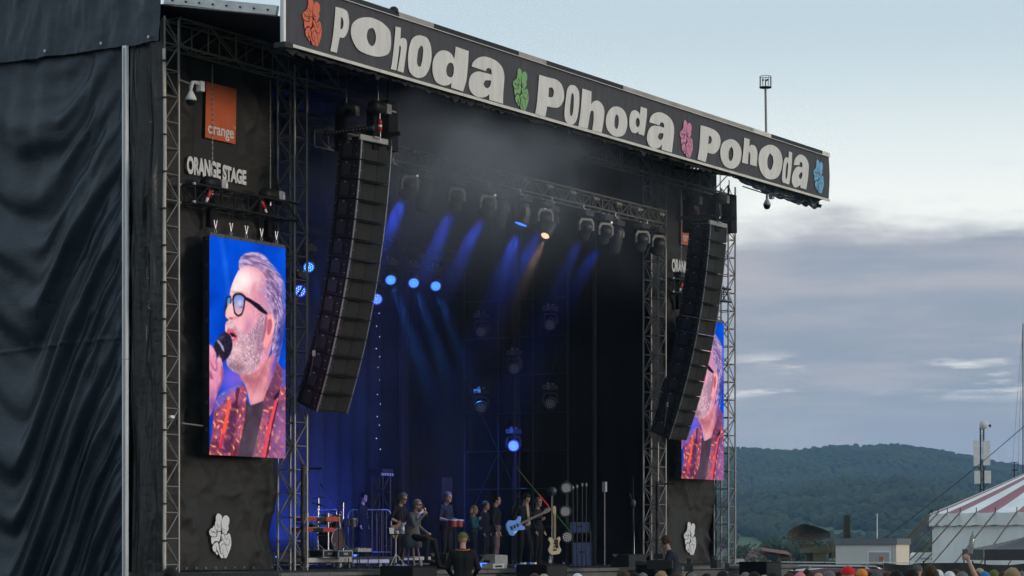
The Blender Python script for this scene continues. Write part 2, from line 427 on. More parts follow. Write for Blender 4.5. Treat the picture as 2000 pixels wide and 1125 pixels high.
fm = D.meshes.new('forest'); fm.from_pydata(vv.reshape(-1, 3).tolist(), [], ff.tolist()); fm.materials.append(M['forest_leaf'])
tag(link('forest', fm), 'dense mixed wood covering the hillside', 'forest', kind='stuff')

# haze: one closed box of pale even air round the whole scene
hb = MB(); hb.add([bgp(l, d, z) for z in (-14, 235) for l, d in ((-3500, -300), (3500, -300), (3500, 5300), (-3500, 5300))], [(3, 2, 1, 0), (4, 5, 6, 7), (0, 1, 5, 4), (1, 2, 6, 5), (2, 3, 7, 6), (3, 0, 4, 7)])
def volume_mat(name, density, col, aniso=0.0):
    m = D.materials.new(name); m.use_nodes = True; t = m.node_tree; t.nodes.clear()
    o = t.nodes.new('ShaderNodeOutputMaterial'); v = t.nodes.new('ShaderNodeVolumePrincipled')
    v.inputs['Color'].default_value = (*col, 1); v.inputs['Density'].default_value = density; v.inputs['Anisotropy'].default_value = aniso
    t.links.new(v.outputs[0], o.inputs['Volume']); M[name] = m; return m, v
volume_mat('haze_air', 1.15e-4, (0.34, 0.62, 1.0))
HAZE = tag(hb.build('haze', 'haze_air'), kind='stuff')

# ================================================================== trees and houses beyond the fence
def tree(name, label, base, h, w, seed, group=None):
    r = random.Random(seed)
    t = thing(name, label, 'tree', base, 0, group)
    tb = MB(); tb.bar((0, 0, 0), (0.1, 0, h * 0.55), h * 0.03, h * 0.012, 7)
    for k in range(5):
        a = r.uniform(0, 6.28); z0 = h * r.uniform(0.3, 0.5)
        tb.bar((0.05, 0, z0), (math.cos(a) * w * 0.3, math.sin(a) * w * 0.3, z0 + h * 0.22), h * 0.012, h * 0.005, 5)
    tb.build('trunk', 'bark', t)
    vs = []; fs = []
    lobes = [(r.gauss(0, w * .22), r.gauss(0, w * .22), h * r.uniform(0.32, 0.85), w * r.uniform(.16, .27)) for _ in range(13)]
    for lx, ly, lz, lr in lobes:
        lz = min(lz, h - lr * .8)
        for _ in range(70):
            d = Vector((r.gauss(0, 1), r.gauss(0, 1), r.gauss(0, 1))).normalized() * lr * r.uniform(.55, 1.12)
            c = Vector((lx, ly, lz)) + d
            u = Vector((r.gauss(0, 1), r.gauss(0, 1), r.gauss(0, 1))).normalized(); v = u.orthogonal().normalized(); s = h * r.uniform(.025, .05)
            o = len(vs); vs += [c + u * s, c + v * s, c - u * s, c - v * s]; fs.append((o, o + 1, o + 2, o + 3))
    m = MB(); m.add(vs, fs); tag(m.build('crown', 'tree_leaf', t), kind='stuff')
    return t
TL = 'trees beyond the fence'
for i, (x, d, h, wd, lab) in enumerate([(1446, 620, 9.8, 8, 'dark tree beside the right stage tower, left of the white house'),
        (1478, 560, 5.2, 6, 'low dark bush in front of the white house'), (1518, 560, 11.0, 9, 'leftmost tall tree behind the scaffold frame, right of the white house'),
        (1540, 590, 12.2, 10, 'broad tree behind the scaffold frame, left of the radar truck'), (1563, 560, 11.4, 9, 'tree just left of the radar truck under the dish'),
        (1580, 600, 10.6, 9, 'tree partly behind the radar truck'), (1812, 420, 10.2, 8, 'dark round tree at the left edge of the striped tent'),
        (1797, 620, 9.3, 8, 'tree behind the small gabled house beside the striped tent')]):
    tree('tree', lab, QZ(x, d, gz(d)), h + 1.6, wd + 1.5, 40 + i, TL)
mat('house_wall', (0.62, 0.61, 0.60), 0.8); mat('house_wall_grey', (0.46, 0.47, 0.48), 0.8); mat('roof_tile', (0.15, 0.065, 0.05), 0.85); mat('window_glass', (0.04, 0.07, 0.10), 0.15); mat('blue_panel', (0.10, 0.25, 0.50), 0.6)
def house(label, base, rz, L, W, H, roofh, wm, nwin, flat=False):
    t = thing('house', label, 'house', base, rz, 'houses of the village')
    MB().box((0, 0, H / 2), (L, W, H)).build('wall', wm, t)
    if not flat:
        o = 0.35; rf = MB()
        rf.add([(-L / 2 - o, -W / 2 - o, H + .02), (L / 2 + o, -W / 2 - o, H + .02), (L / 2 + o, W / 2 + o, H + .02), (-L / 2 - o, W / 2 + o, H + .02), (-L / 2 - o, 0, H + roofh), (L / 2 + o, 0, H + roofh)],
               [(0, 1, 5, 4), (2, 3, 4, 5), (0, 4, 3), (1, 2, 5), (3, 2, 1, 0)])
        r_ = rf.build('roof', 'roof_tile', t); MB().box((L * .2, 0.3, H + roofh), (.6, .6, 1.0)).build('chimney', 'roof_tile', r_)
    for st in range(max(1, int(H // 2.8))):
        for i in range(nwin):
            x = -L / 2 + L * (i + .5) / nwin
            wd = block('window', (x, -W / 2 - .02, 1.5 + st * 2.8), (L / nwin * .5, .06, 1.2), 'window_glass', t)
    return t
h1 = house('white house with blue strip and red tiled roof beyond the fence', QZ(1479, 640, -9), BGROT + 0.15, 5.6, 7, 7.4, 1.4, 'house_wall', 3)
MB().box((.0, -3.56, 3.7), (1.0, .06, 7.2)).build('blue_strip', 'blue_panel', h1)
house('long house with red tiled roof behind the white house', QZ(1494, 760, -9), BGROT - 0.1, 13, 8, 7.0, 3.2, 'house_wall_grey', 5)
hh = house('small grey gabled house left of the striped tent', QZ(1783, 520, -9), BGROT + 1.35, 9, 6.5, 7.2, 2.6, 'house_wall_grey', 2)
house('low house with red roof beside the gabled house', QZ(1803, 600, -9), BGROT + 0.2, 8, 7, 7.2, 2.4, 'house_wall_grey', 3)
# ================================================================== the stage: deck, walls, towers, roof
ZD = 1.68
XL0, XL1, XR0, XR1 = -12.87, -8.58, 7.70, 11.90     # tower centre lines
TW = 0.44                                             # tower width
dk = thing('stage_deck', 'dark stage deck with grey skirt and bolt heads along its front edge', 'stage deck', (0, 0, 0))
MB().box((-.48, 3.4, ZD - .06), (25.4, 12.4, .12)).build('platform', 'deck', dk)
MB().box((-.48, -2.86, ZD - .03), (25.4, .08, .07)).build('edge_trim', 'deck_skirt', dk)
for i in range(13):
    MB().box((-12.2 + i * 1.95, -2.845, (ZD - .07) / 2 - .01), (1.94, .04, ZD - .10)).build('skirt_panel', 'deck_skirt', dk)
for i in range(26): block('bolt', (-12.6 + i * .975, -2.905, ZD - .02), (.03, .02, .03), 'chrome', dk)
for i in range(8):
    for j in range(3): block('support_leg', (-12 + i * 3.3, -1.5 + j * 5, (ZD - .12) / 2), (.12, .12, ZD - .125), 'dark_steel', dk)

def zr(y): return 12.8 + (.13 * y if y > 0 else .19 * y)
def wall_drape(name, label, fn, nu, nv, m='black_matte', cat='drape', smooth=True):
    o = MB().grid(fn, nu, nv).build(name, m, None, smooth); return tag(o, label, cat)
# back drape takes the blue light; pleats are real folds
mat('rear_cloth', (0.022, 0.023, 0.028), 0.85, 0, 0.2, 2, spec=0.1)
mat('side_cloth', (0.005, 0.005, 0.006), 0.9, 0, 0.2, 2, spec=0.08)
wall_drape('rear_drape', 'black pleated drape across the back of the stage washed with blue light', lambda u, v: (-12.6 + 20.9 * u, 9.35 + .07 * math.sin(u * 190) + .05 * n3(u * 40, v * 3), ZD + .02 + v * 12.25), 260, 12, 'rear_cloth')
wall_drape('side_drape', 'plain black drape closing the right side of the stage behind the scaffold', lambda u, v: (8.06 + .05 * math.sin(u * 70) + .04 * n3(u * 9, v * 2, 5), .55 + u * 8.85, ZD + .02 + v * (zr(.55 + u * 8.85) - ZD - .06)), 90, 12, 'side_cloth')
wall_drape('wing_drape', 'black drape closing the left side of the stage, hidden from the audience', lambda u, v: (-8.95 + .05 * math.sin(u * 70), .75 + u * 8.6, ZD + .02 + v * (zr(.75 + u * 8.6) - ZD - .06)), 60, 6, 'side_cloth')

wall_drape('wing_backing', 'black sheet closing the space behind the right wing drape', lambda u, v: (8.1 + 4.0 * u, 1.3 + .05 * math.sin(u * 40), ZD + v * (zr(1.3) - ZD - .08)), 40, 6, 'side_cloth', 'sheet')
wall_drape('wing_backing', 'black sheet closing the space behind the left wing drape', lambda u, v: (-12.9 + 3.9 * u, 1.3 + .05 * math.sin(u * 40), ZD + v * (zr(1.3) - ZD - .08)), 40, 6, 'side_cloth', 'sheet')
wall_drape('outer_sheet', 'black tarpaulin closing the far right side of the stage building', lambda u, v: (12.15 + .05 * math.sin(u * 30), .6 + 8.9 * u, .05 + v * (zr(.6 + 8.9 * u) - .1)), 50, 10, 'tarp', 'tarpaulin')
# ---- lattice trusses: every chord and brace is a bar of its own
def lattice(root, a, b, up, wd, ht, seg, mchord, mbrace, rc=.026, rb=.014, nb=6, faces=(0, 1, 2, 3), horiz=True):
    """square lattice from a to b in root space; up = height direction, ht and wd its section"""
    a = Vector(a); b = Vector(b); ax = (b - a).normalized(); up = Vector(up); sd = ax.cross(up).normalized()
    cr = [sd * sx * wd / 2 + up * sz * ht / 2 for sx, sz in ((-1, -1), (1, -1), (1, 1), (-1, 1))]
    for c in cr: bar('chord', a + c, b + c, rc, mchord, root, 8)
    L = (b - a).length; n_ = max(1, round(L / seg)); st = L / n_
    for fi in faces:
        c0, c1 = cr[fi], cr[(fi + 1) % 4]
        for i in range(n_):
            p, q = a + ax * st * i, a + ax * st * (i + 1)
            if (i + fi) % 2: bar('brace', p + c0, q + c1, rb, mbrace, root, nb)
            else: bar('brace', p + c1, q + c0, rb, mbrace, root, nb)
            if horiz: bar('brace', p + c0, p + c1, rb, mbrace, root, nb)
def tower(label, x, y, z0, z1, m='aluminium', seg=.50):
    t = thing('truss_tower', label, 'truss tower', (x, y, 0), 0, 'lattice towers carrying the stage roof')
    lattice(t, (0, 0, z0), (0, 0, z1), (0, 1, 0), TW, TW, seg, m, m)
    MB().box((0, 0, z0 / 2 - .002), (.7, .7, z0 - .004)).build('base_plate', 'dark_steel', t)
    return t
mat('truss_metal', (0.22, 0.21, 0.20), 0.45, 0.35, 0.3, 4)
tLO = tower('outer left lattice tower beside the draped tarpaulin', XL0, .22, .3, 12.55, 'truss_metal')
tLI = tower('inner left lattice tower between the left video screen and the stage opening', XL1, .22, .3, 12.3, 'truss_metal')
tRI = tower('inner right lattice tower between the stage opening and the right video screen', XR0, .22, .3, 12.3, 'truss_metal')
tRO = tower('outer right lattice tower standing against the open sky', XR1, .22, .3, 12.3, 'truss_metal')
# a second tower stands close behind the inner ones
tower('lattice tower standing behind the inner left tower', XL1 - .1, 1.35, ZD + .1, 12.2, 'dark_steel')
# upstage tower with a box on top, seen behind the singer group
tb_ = thing('short_truss_tower', 'short grey lattice tower standing behind the woman in black', 'truss tower', tuple(P(744, 1080, 6.6)[:2]) + (ZD,), 0)
lattice(tb_, (0, 0, .03), (0, 0, 2.45), (0, 1, 0), .36, .36, .45, 'dark_steel', 'dark_steel', .022, .012)
MB().box((0, 0, 2.53), (.5, .44, .09)).build('top_plate', 'dark_steel', tb_)
for k in range(5): block('plug', (-.24 + k * .12, -.2, 2.43), (.05, .05, .07), 'grey_plastic', tb_)

# ---- roof
rf = thing('stage_roof', 'dark fabric stage roof on lattice beams above the stage', 'roof', (0, 0, 0))
MB().grid(lambda u, v: (-13.12 + 25.3 * u, -2.70 + 12.4 * v, zr(-2.70 + 12.4 * v) - .02 + .03 * n3(u * 14, v * 9)), 70, 30).build('roof_skin', 'roof_skin', rf, True)
for y, dz in ((.22, .62), (4.6, .62), (8.8, .62)):
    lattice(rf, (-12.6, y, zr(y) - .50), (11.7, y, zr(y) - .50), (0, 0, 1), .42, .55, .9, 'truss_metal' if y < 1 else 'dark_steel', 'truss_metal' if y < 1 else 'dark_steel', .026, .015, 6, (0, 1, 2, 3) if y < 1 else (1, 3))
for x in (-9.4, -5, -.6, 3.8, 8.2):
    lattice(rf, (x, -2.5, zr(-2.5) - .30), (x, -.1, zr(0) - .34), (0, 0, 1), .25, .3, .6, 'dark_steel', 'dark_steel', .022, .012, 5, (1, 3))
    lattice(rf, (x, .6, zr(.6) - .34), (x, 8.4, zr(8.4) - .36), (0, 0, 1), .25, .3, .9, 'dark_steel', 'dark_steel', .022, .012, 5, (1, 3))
MB().box((-13.02, -1.32, 12.62), (.10, 2.75, .20), Euler((math.atan(.19), 0, 0)).to_matrix()).build('side_beam', 'weathered_aluminium', rf)
for k in range(8): block('bolt', (-13.085, -2.5 + k * .33, 12.62 + .19 * (-2.5 + k * .33 + 1.32)), (.03, .03, .03), 'black_paint', rf)
bar('corner_post', (-12.97, -2.78, 11.74), (-12.97, -2.78, 13.6), .055, 'weathered_aluminium', rf, 12)
MB().box((-12.97, -2.79, 11.70), (.26, .26, .10)).build('post_foot', 'dark_steel', rf)
# left gable: tarp valance under the roof edge
def val_fn(u, v):
    y = -.05 + 9.6 * u; zt = zr(y) + .04; zb = 12.02 + .03 * n3(y * 3, 1.1) - .02 * abs(math.sin(y * 2.2))
    z = zb + (zt - zb) * v
    d = .045 * math.sin(y * 7.5 + 2.2 * n3(y * 1.3, z * .7)) * (.35 + .65 * v) + .05 * n3(y * 3.1, z * 1.2, 3.3) + .02 * n3(y * 11, z * 3)
    return (-13.26 - d - .06 * (1 - v), y, z)
val = MB().grid(val_fn, 240, 30).build('valance', 'tarp', rf, True)
for y in (.16, 1.36, 2.82): block('eyelet', (-13.385, y, 12.11), (.02, .05, .05), 'chrome', rf)

# ---- left side tarpaulin with swags, white pole, dark inner tarp
def sw(y, z):
    s = y - .80; dep = 12 - z
    s0 = 1.5 + dep * .16; q = s - s0; k = 1.6 + .14 * dep
    phi = z - k * (q * q / (.55 + abs(q))) * (.30 if q > 0 else 1.45) + .5 * n3(y * .4, z * .2, 7)
    a1 = .5 + .5 * math.sin(phi * 1.9 + 1.1 * n3(y * .5, z * .25, 2)); a1 = a1 ** 1.5
    a2 = (.5 + .5 * math.sin(phi * 4.9 + 1.8 * n3(y * .6, z * .35, 5))) ** 1.6
    a3 = .5 + .5 * math.sin(phi * 10.0 + 2.6 * n3(y * .9, z * .5, 11)); a3 = a3 * (.5 + .5 * n3(y * 1.4, z * .8, 14))
    env = min(1, .25 + dep * .25) * (.8 + .6 * n3(y * .5 + 4, z * .3, 3)) * min(1, s * 1.2 + .15)
    vert = math.sin(y * 9 + 2.2 * n3(y * .6, z * .25)) * .026 * max(0, 1 - dep / 6) + math.sin(s * 17 + z * .5 + n3(s, z * .4)) * .020 * max(0, 1 - s / 2.0)
    seam = .014 * math.exp(-((z - 6.35 + .05 * y) / .035) ** 2) * (1 + .8 * math.sin(y * 60))
    return env * (.24 * a1 + .17 * a2 + .085 * a3) + vert + seam + .05 * n3(y * .9, z * .7, 6) + .008 * n3(y * 4, z * 3.2, 8) + .0025 * n3(y * 4, z * 17, 1) + .002 * n3(y * 10, z * 4, 5)
def tarp_fn(u, v):
    y = .84 + 8.66 * u ** 1.25; z = .04 + 12.1 * v
    return (-13.13 - .9 * sw(y, z), y, z)
tag(MB().grid(tarp_fn, 230, 420).build('side_tarpaulin', 'tarp', None, True), 'large black tarpaulin hanging in deep swags left of the white pole', 'tarpaulin')
def tarp2_fn(u, v):
    y = -.01 + .79 * u; z = .04 + 12.0 * v
    d = .08 * math.sin(u * 9 + 1.4 * n3(u * 2, z * .5, 1) + (12 - z) * .16) * (.4 + .6 * u) + .12 * n3(u * 3.2, z * .35, 9) + .09 * (1 - abs(n3(u * 4 + z * .1, z * .55, 4))) ** 3 * (1 - u) + .05 * n3(u * 9, z * .9, 2) + .012 * n3(u * 12, z * 5, 3) * (1 - u)
    return (-13.14 - (d + .03) * .8 * min(1, u * 5), y, z)
tag(MB().grid(tarp2_fn, 70, 420).build('crumpled_tarpaulin', 'inner_tarp', None, True), 'narrow crumpled black tarpaulin between the white pole and the outer left tower', 'tarpaulin')
wp = thing('tent_pole', 'tall whitish aluminium pole dividing the side tarpaulins', 'pole', (-13.36, .76, 0))
for z0, z1 in ((.0, 5.85), (5.86, 12.0)): MB().box((0, 0, (z0 + z1) / 2), (.07, .105, z1 - z0)).build('pole_section', 'white_pole', wp)
MB().box((-.04, -.0, 6), (.012, .03, 11.9)).build('keder_groove', 'cabinet_edge', wp)
st = thing('beige_tape', 'pale strap running down the outer left tower with black ties', 'strap', (-13.15, -.02, 0))
MB().tube([(.0 + .02 * n3(z * .5, 1), -.03 + .025 * n3(z * .45, 4), z) for z in np.linspace(1.72, 11.9, 60)], .035, 6).build('strap', 'beige_strap', st, True)
for k in range(14): MB().box((0, -.03, 2.3 + k * .72), (.11, .09, .035)).build('cable_tie', 'black_paint', st)
# small white box camera clipped to that tower
sc_ = thing('clip_camera', 'tiny white camera clamped to the outer left tower', 'camera', P(335, 814, -.05))
MB().box((0, 0, 0), (.12, .06, .055)).build('body', 'white_plastic', sc_); MB().bar((.05, .02, -.02), (.05, .15, -.1), .012).build('bracket', 'white_plastic', sc_)

# ---- header banner with its lettering
YB = -2.76
bn = thing('header_banner', 'long dark header banner lettered in pale grey along the roof edge', 'banner', (-12.89, YB, 11.79))
BL = 25.26; BH = 1.17
MB().grid(lambda u, v: (BL * u + (.06 * math.sin(v * 3.1) if u > .99 else 0), .006 * math.sin(u * 260 + n3(u * 20, v) * 3) * (1 - .5 * v) + .007 * n3(u * 60, v * 2) + .008, BH * v), 420, 8).build('banner_cloth', 'banner_fabric', bn, True)
for i in range(8): MB().box((BL * (i + .5) / 8, -.012, -.034), (BL / 8 - .012, .03, .06)).build('bottom_rail', 'rail', bn)
bar('top_rope', (0, -.035, BH - .01), (BL, -.035, BH - .01), .010, 'letter_print', bn, 6)
GS = [(560, 778, 'black_paint'), (778, 846, 'gutter'), (846, 1012, 'roof_skin'), (1012, 1066, 'gutter'), (1066, 1165, 'black_paint'), (1165, 1216, 'roof_skin'), (1216, 1470, 'gutter'), (1470, 1505, 'rail'), (1505, 1605, 'black_paint'), (1605, 1621, 'rail')]
for x0, x1, m in GS:
    a = P(x0, 0, YB).x + 12.89; b = min(BL, P(x1, 0, YB).x + 12.89)
    MB().box(((a + b) / 2, .05, BH + .055), (b - a - .004, .14, .10)).build('gutter_section', m, bn)
rib = MB().ell((P(773, 0, YB).x + 12.89, .05, BH + .12), (.10, .10, .09), 8).build('end_knob', 'black_paint', bn, True)
def ban(pts, o, s): return [((lambda q: (q.x + 12.89, q.z - 11.79))(P(o[0] + x / s, o[1] + y / s, YB - .01))) for x, y in pts]
Z1 = ((540, 0), 7.121); Z2 = ((800, 70), 7.121); Z3 = ((1040, 130), 6.25); Z4 = ((1310, 220), 5.921)
LET = [
 (Z1, [[(820,95),(900,115),(960,140),(990,180),(1005,260),(1008,320),(995,420),(965,490),(930,525),(878,520),(858,620),(838,735),(748,710),(775,560),(795,400),(810,240)], [(895,235),(920,260),(932,320),(922,380),(905,405),(885,405),(890,320)]]),
 (Z1, [[(1250,240),(1330,250),(1430,290),(1500,340),(1570,420),(1590,520),(1588,650),(1560,740),(1500,775),(1400,788),(1290,765),(1200,730),(1130,685),(1070,590),(1035,480),(1038,380),(1070,310),(1150,255)], [(1325,388),(1360,420),(1382,500),(1375,580),(1350,630),(1320,640),(1285,610),(1258,540),(1255,480),(1275,415)]]),
 (Z1, [[(1655,370),(1728,385),(1722,548),(1745,530),(1785,535),(1808,570),(1812,640),(1795,780),(1765,1012),(1680,985),(1700,880),(1725,720),(1728,650),(1718,632),(1705,645),(1700,720),(1665,980),(1588,960),(1610,840),(1640,560)]]),
 (Z2, [[(110,-5),(180,0),(240,30),(280,100),(300,200),(302,310),(280,430),(240,520),(200,565),(140,585),(80,575),(20,530),(-10,470),(-22,380),(-22,270),(0,130),(40,35)], [(155,135),(180,150),(187,200),(180,300),(160,400),(140,432),(115,420),(100,370),(105,290),(120,190)]]),
 (Z2, [[(640,150),(820,212),(810,400),(790,600),(765,700),(742,775),(575,720),(582,655),(545,680),(480,692),(410,670),(360,630),(330,560),(316,470),(322,360),(350,280),(400,225),(460,202),(530,215),(585,260),(618,325),(625,280)], [(570,372),(600,390),(613,440),(610,520),(590,570),(560,577),(525,555),(508,500),(515,430),(540,385)]]),
 (Z2, [[(860,425),(880,370),(930,320),(1000,290),(1080,295),(1180,335),(1250,390),(1295,460),(1316,560),(1310,680),(1300,800),(1297,945),(1105,890),(1108,810),(1070,840),(1000,858),(920,840),(860,790),(828,720),(822,640),(845,560),(890,515),(950,495),(1010,505),(1140,540),(1138,490),(1120,455),(1090,448),(1065,465),(1060,492)], [(1050,622),(1090,618),(1132,622),(1125,680),(1100,720),(1070,727),(1040,705),(1026,665)]]),
 (Z3, [[(80,100),(180,130),(290,160),(350,215),(380,300),(382,390),(355,460),(310,500),(250,500),(178,485),(155,612),(32,575),(50,470),(70,250)], [(200,255),(240,260),(260,300),(255,345),(235,375),(192,372)]]),
 (Z3, [[(480,225),(530,245),(565,310),(570,420),(560,540),(540,640),(510,695),(470,708),(425,690),(395,640),(390,540),(405,400),(420,290),(445,240)], [(490,320),(503,360),(500,480),(490,570),(475,608),(458,595),(455,520),(465,400),(475,340)]]),
 (Z3, [[(608,268),(718,303),(715,465),(740,430),(790,415),(840,450),(870,510),(875,590),(860,710),(842,808),(728,778),(745,650),(745,560),(730,537),(712,545),(700,580),(690,650),(670,760),(558,730),(585,560)]]),
 (Z3, [[(1020,487),(1080,505),(1130,560),(1155,650),(1150,750),(1115,830),(1050,857),(980,840),(920,780),(895,700),(900,610),(930,540),(970,500)], [(1030,580),(1050,620),(1050,700),(1035,755),(1018,762),(1000,730),(1000,660),(1012,600)]]),
 (Z3, [[(1320,490),(1397,515),(1390,640),(1360,845),(1290,820),(1295,790),(1260,812),(1220,805),(1190,760),(1180,690),(1185,610),(1205,555),(1245,532),(1290,555),(1310,590)], [(1285,622),(1305,650),(1308,700),(1290,740),(1270,735),(1258,690),(1265,640)]]),
 (Z3, [[(1425,680),(1440,620),(1480,575),(1540,558),(1600,572),(1670,620),(1715,690),(1728,780),(1718,900),(1700,1050),(1575,1015),(1580,950),(1545,990),(1490,1000),(1430,970),(1398,900),(1400,830),(1425,760),(1470,725),(1530,725),(1605,748),(1605,710),(1590,685),(1570,682),(1553,700),(1552,718)], [(1550,815),(1598,815),(1590,870),(1565,895),(1540,885),(1528,855)]]),
 (Z4, [[(345,145),(430,170),(510,205),(560,260),(575,340),(555,420),(510,470),(470,475),(425,462),(402,572),(308,540),(330,400)], [(440,265),(465,280),(475,315),(465,350),(432,368)]]),
 (Z4, [[(680,308),(740,320),(790,370),(815,440),(812,530),(785,600),(740,640),(690,647),(630,620),(590,560),(573,480),(580,400),(610,340)], [(705,395),(722,430),(722,500),(705,550),(685,562),(668,530),(668,460),(685,410)]]),
 (Z4, [[(850,290),(910,308),(908,395),(930,372),(970,385),(995,430),(1000,500),(992,622),(915,600),(918,500),(910,455),(900,465),(890,595),(823,578),(838,450)]]),
 (Z4, [[(1130,373),(1200,385),(1260,440),(1290,540),(1280,650),(1240,740),(1170,772),(1100,755),(1045,690),(1018,600),(1018,500),(1050,420)], [(1150,470),(1180,510),(1185,580),(1165,650),(1145,668),(1120,630),(1115,560),(1128,500)]]),
 (Z4, [[(1365,448),(1403,462),(1398,600),(1385,720),(1368,832),(1320,815),(1295,810),(1285,760),(1295,650),(1308,560),(1325,520),(1350,518),(1362,530)], [(1350,570),(1357,600),(1352,690),(1345,750),(1332,770),(1325,740),(1330,650),(1340,590)]]),
 (Z4, [[(1422,605),(1435,540),(1470,495),(1510,485),(1560,520),(1590,580),(1595,650),(1585,760),(1565,888),(1498,868),(1500,835),(1460,862),(1425,860),(1400,810),(1402,740),(1425,670),(1465,625),(1520,632),(1522,590),(1505,570),(1490,585),(1488,608)], [(1500,695),(1520,690),(1520,730),(1505,770),(1485,760),(1480,725)]])]
for (o, s), loops in LET:
    link('letter', flat_shape('letter', [smooth_closed(ban(l, o, s)) for l in loops], 'letter_print', .002), bn, (0, -.012, 0), (math.pi / 2, 0, 0))
# the festival emblem: two curled figures, drawn once from the white print on the left drape
EMB_F = [[(345,142),(395,165),(425,205),(420,260),(405,310),(400,380),(398,488),(330,488),(290,450),(275,390),(280,330),(295,280),(295,210),(315,165)],
 [(505,180),(550,200),(578,250),(575,320),(558,380),(552,410),(565,420),(560,460),(535,490),(525,530),(500,558),(465,545),(440,520),(420,470),(415,400),(412,310),(434,240),(468,195)],
 [(265,380),(272,430),(300,480),(315,510),(318,560),(300,590),(270,600),(200,592),(165,560),(150,500),(180,450),(230,420),(240,390)],
 [(330,500),(395,508),(396,560),(386,600),(378,660),(350,700),(310,685),(270,692),(235,735),(215,755),(197,700),(195,608),(285,612),(322,580)],
 [(240,760),(280,712),(315,706),(342,740),(357,800),(370,880),(395,935),(445,948),(452,1020),(398,1020),(365,950),(330,880),(300,862),(290,890),(265,905),(235,870),(218,800)],
 [(295,885),(320,905),(340,945),(325,962),(300,945),(288,915)],
 [(430,540),(460,560),(500,572),(535,550),(560,530),(590,565),(608,650),(612,750),(595,830),(560,920),(520,1005),(500,1023),(466,1022),(460,960),(430,938),(405,935),(388,890),(380,830),(370,795),(362,750),(385,700),(420,675),(432,690),(405,625),(400,580),(412,552)]]
EMB_S = [[(465,572),(480,620),(510,660),(530,650),(540,590)], [(402,590),(430,650),(470,720),(530,780),(565,740),(585,640)], [(380,830),(400,770),(440,735),(490,760),(510,830),(530,910)], [(435,840),(438,910),(425,940),(400,936)],
 [(225,780),(250,730),(310,698),(350,715),(372,830),(392,935)], [(300,800),(300,850),(335,900)], [(315,345),(325,410)], [(360,380),(350,420)], [(310,460),(332,470)], [(185,470),(215,515),(240,490)], [(455,455),(472,472)], [(430,430),(440,480)], [(450,520),(472,526)], [(215,515),(270,510),(310,522)], [(290,530),(302,572)]]
def emb_norm(p):
    q = P(390 + p[0] / 10.225, 990 + p[1] / 10.225, .5); return ((q.x + 10.66) / .88, (q.z - 1.95) / .91)
EF = [[emb_norm(p) for p in l] for l in EMB_F]; ES = [[emb_norm(p) for p in l] for l in EMB_S]
def emblem(parent, name, loc, wd, ht, fill):
    me = MB()
    for i_, l in enumerate(EF):
        f_ = flat_shape(name, [smooth_closed([(x * wd, y * ht) for x, y in l])], fill)
        me.add([(v.co.x, v.co.y, .0012 * i_) for v in f_.vertices], [tuple(p.vertices) for p in f_.polygons]); D.meshes.remove(f_)
    o = me.build(name, fill, parent, loc=loc, rot=(math.pi / 2, 0, 0))
    s = MB()
    for l in ES:
        pts = [Vector((x * wd, y * ht, 0)) for x, y in l]; hw = .0058 * ht
        for a, b in zip(pts, pts[1:]):
            d = (b - a).normalized(); nrm = Vector((-d.y, d.x, 0)) * hw
            s.add([a - nrm - d * hw, b - nrm + d * hw, b + nrm + d * hw, a + nrm - d * hw], [(0, 1, 2, 3)])
    so_ = s.build('emblem_lines', 'emblem_line', o, loc=(0, 0, .0105)); so_['kind'] = 'stuff'
    return o
for (x0, x1, y0, y1, m) in ((590, 633, -3, 89, 'emblem_orange'), (1001, 1036, 134, 215, 'emblem_green'), (1327, 1356, 235, 307, 'emblem_pink'), (1588, 1611, 312, 377, 'emblem_blue')):
    a = P(x0, (y0 + y1) / 2, YB); b = P(x1, (y0 + y1) / 2, YB); xm = (x0 + x1) / 2; t_ = P(xm, y0, YB); u_ = P(xm, y1, YB)
    emblem(bn, 'emblem', ((a.x + b.x) / 2 + 12.89, -.012, u_.z - 11.79), b.x - a.x, t_.z - u_.z, m)
# loose black sheeting hanging under the right part of the canopy edge
def fr_fn(u, v):
    x = 6.9 + 5.2 * u; drop = (.10 + .30 * math.sin(min(1, u * 1.06) * 3.0) ** .6 * (.5 + .5 * u)) * (1 + .3 * n3(u * 16, 2.2)) + (.10 if .86 < u < .97 else 0)
    return (x, -2.70 + .55 * v * (1 - v) + .10 * n3(u * 22, v * 3), 11.77 - drop * v)
tag(MB().grid(fr_fn, 90, 12).build('loose_sheeting', 'tarp', None, True), 'loose black sheeting sagging below the right end of the header banner', 'sheeting')
def fr2(u, v):
    x = -12.7 + 19.4 * u; dr = .10 + .16 * abs(n3(u * 60, 1.0)) + .05 * n3(u * 200, 4)
    return (x, -2.66 + .1 * n3(u * 90, v * 2), 11.78 - dr * v)
tag(MB().grid(fr2, 420, 3).build('ragged_fringe', 'roof_skin', None, True), 'ragged dark fringe of sheeting along the lower edge of the header banner', 'sheeting')
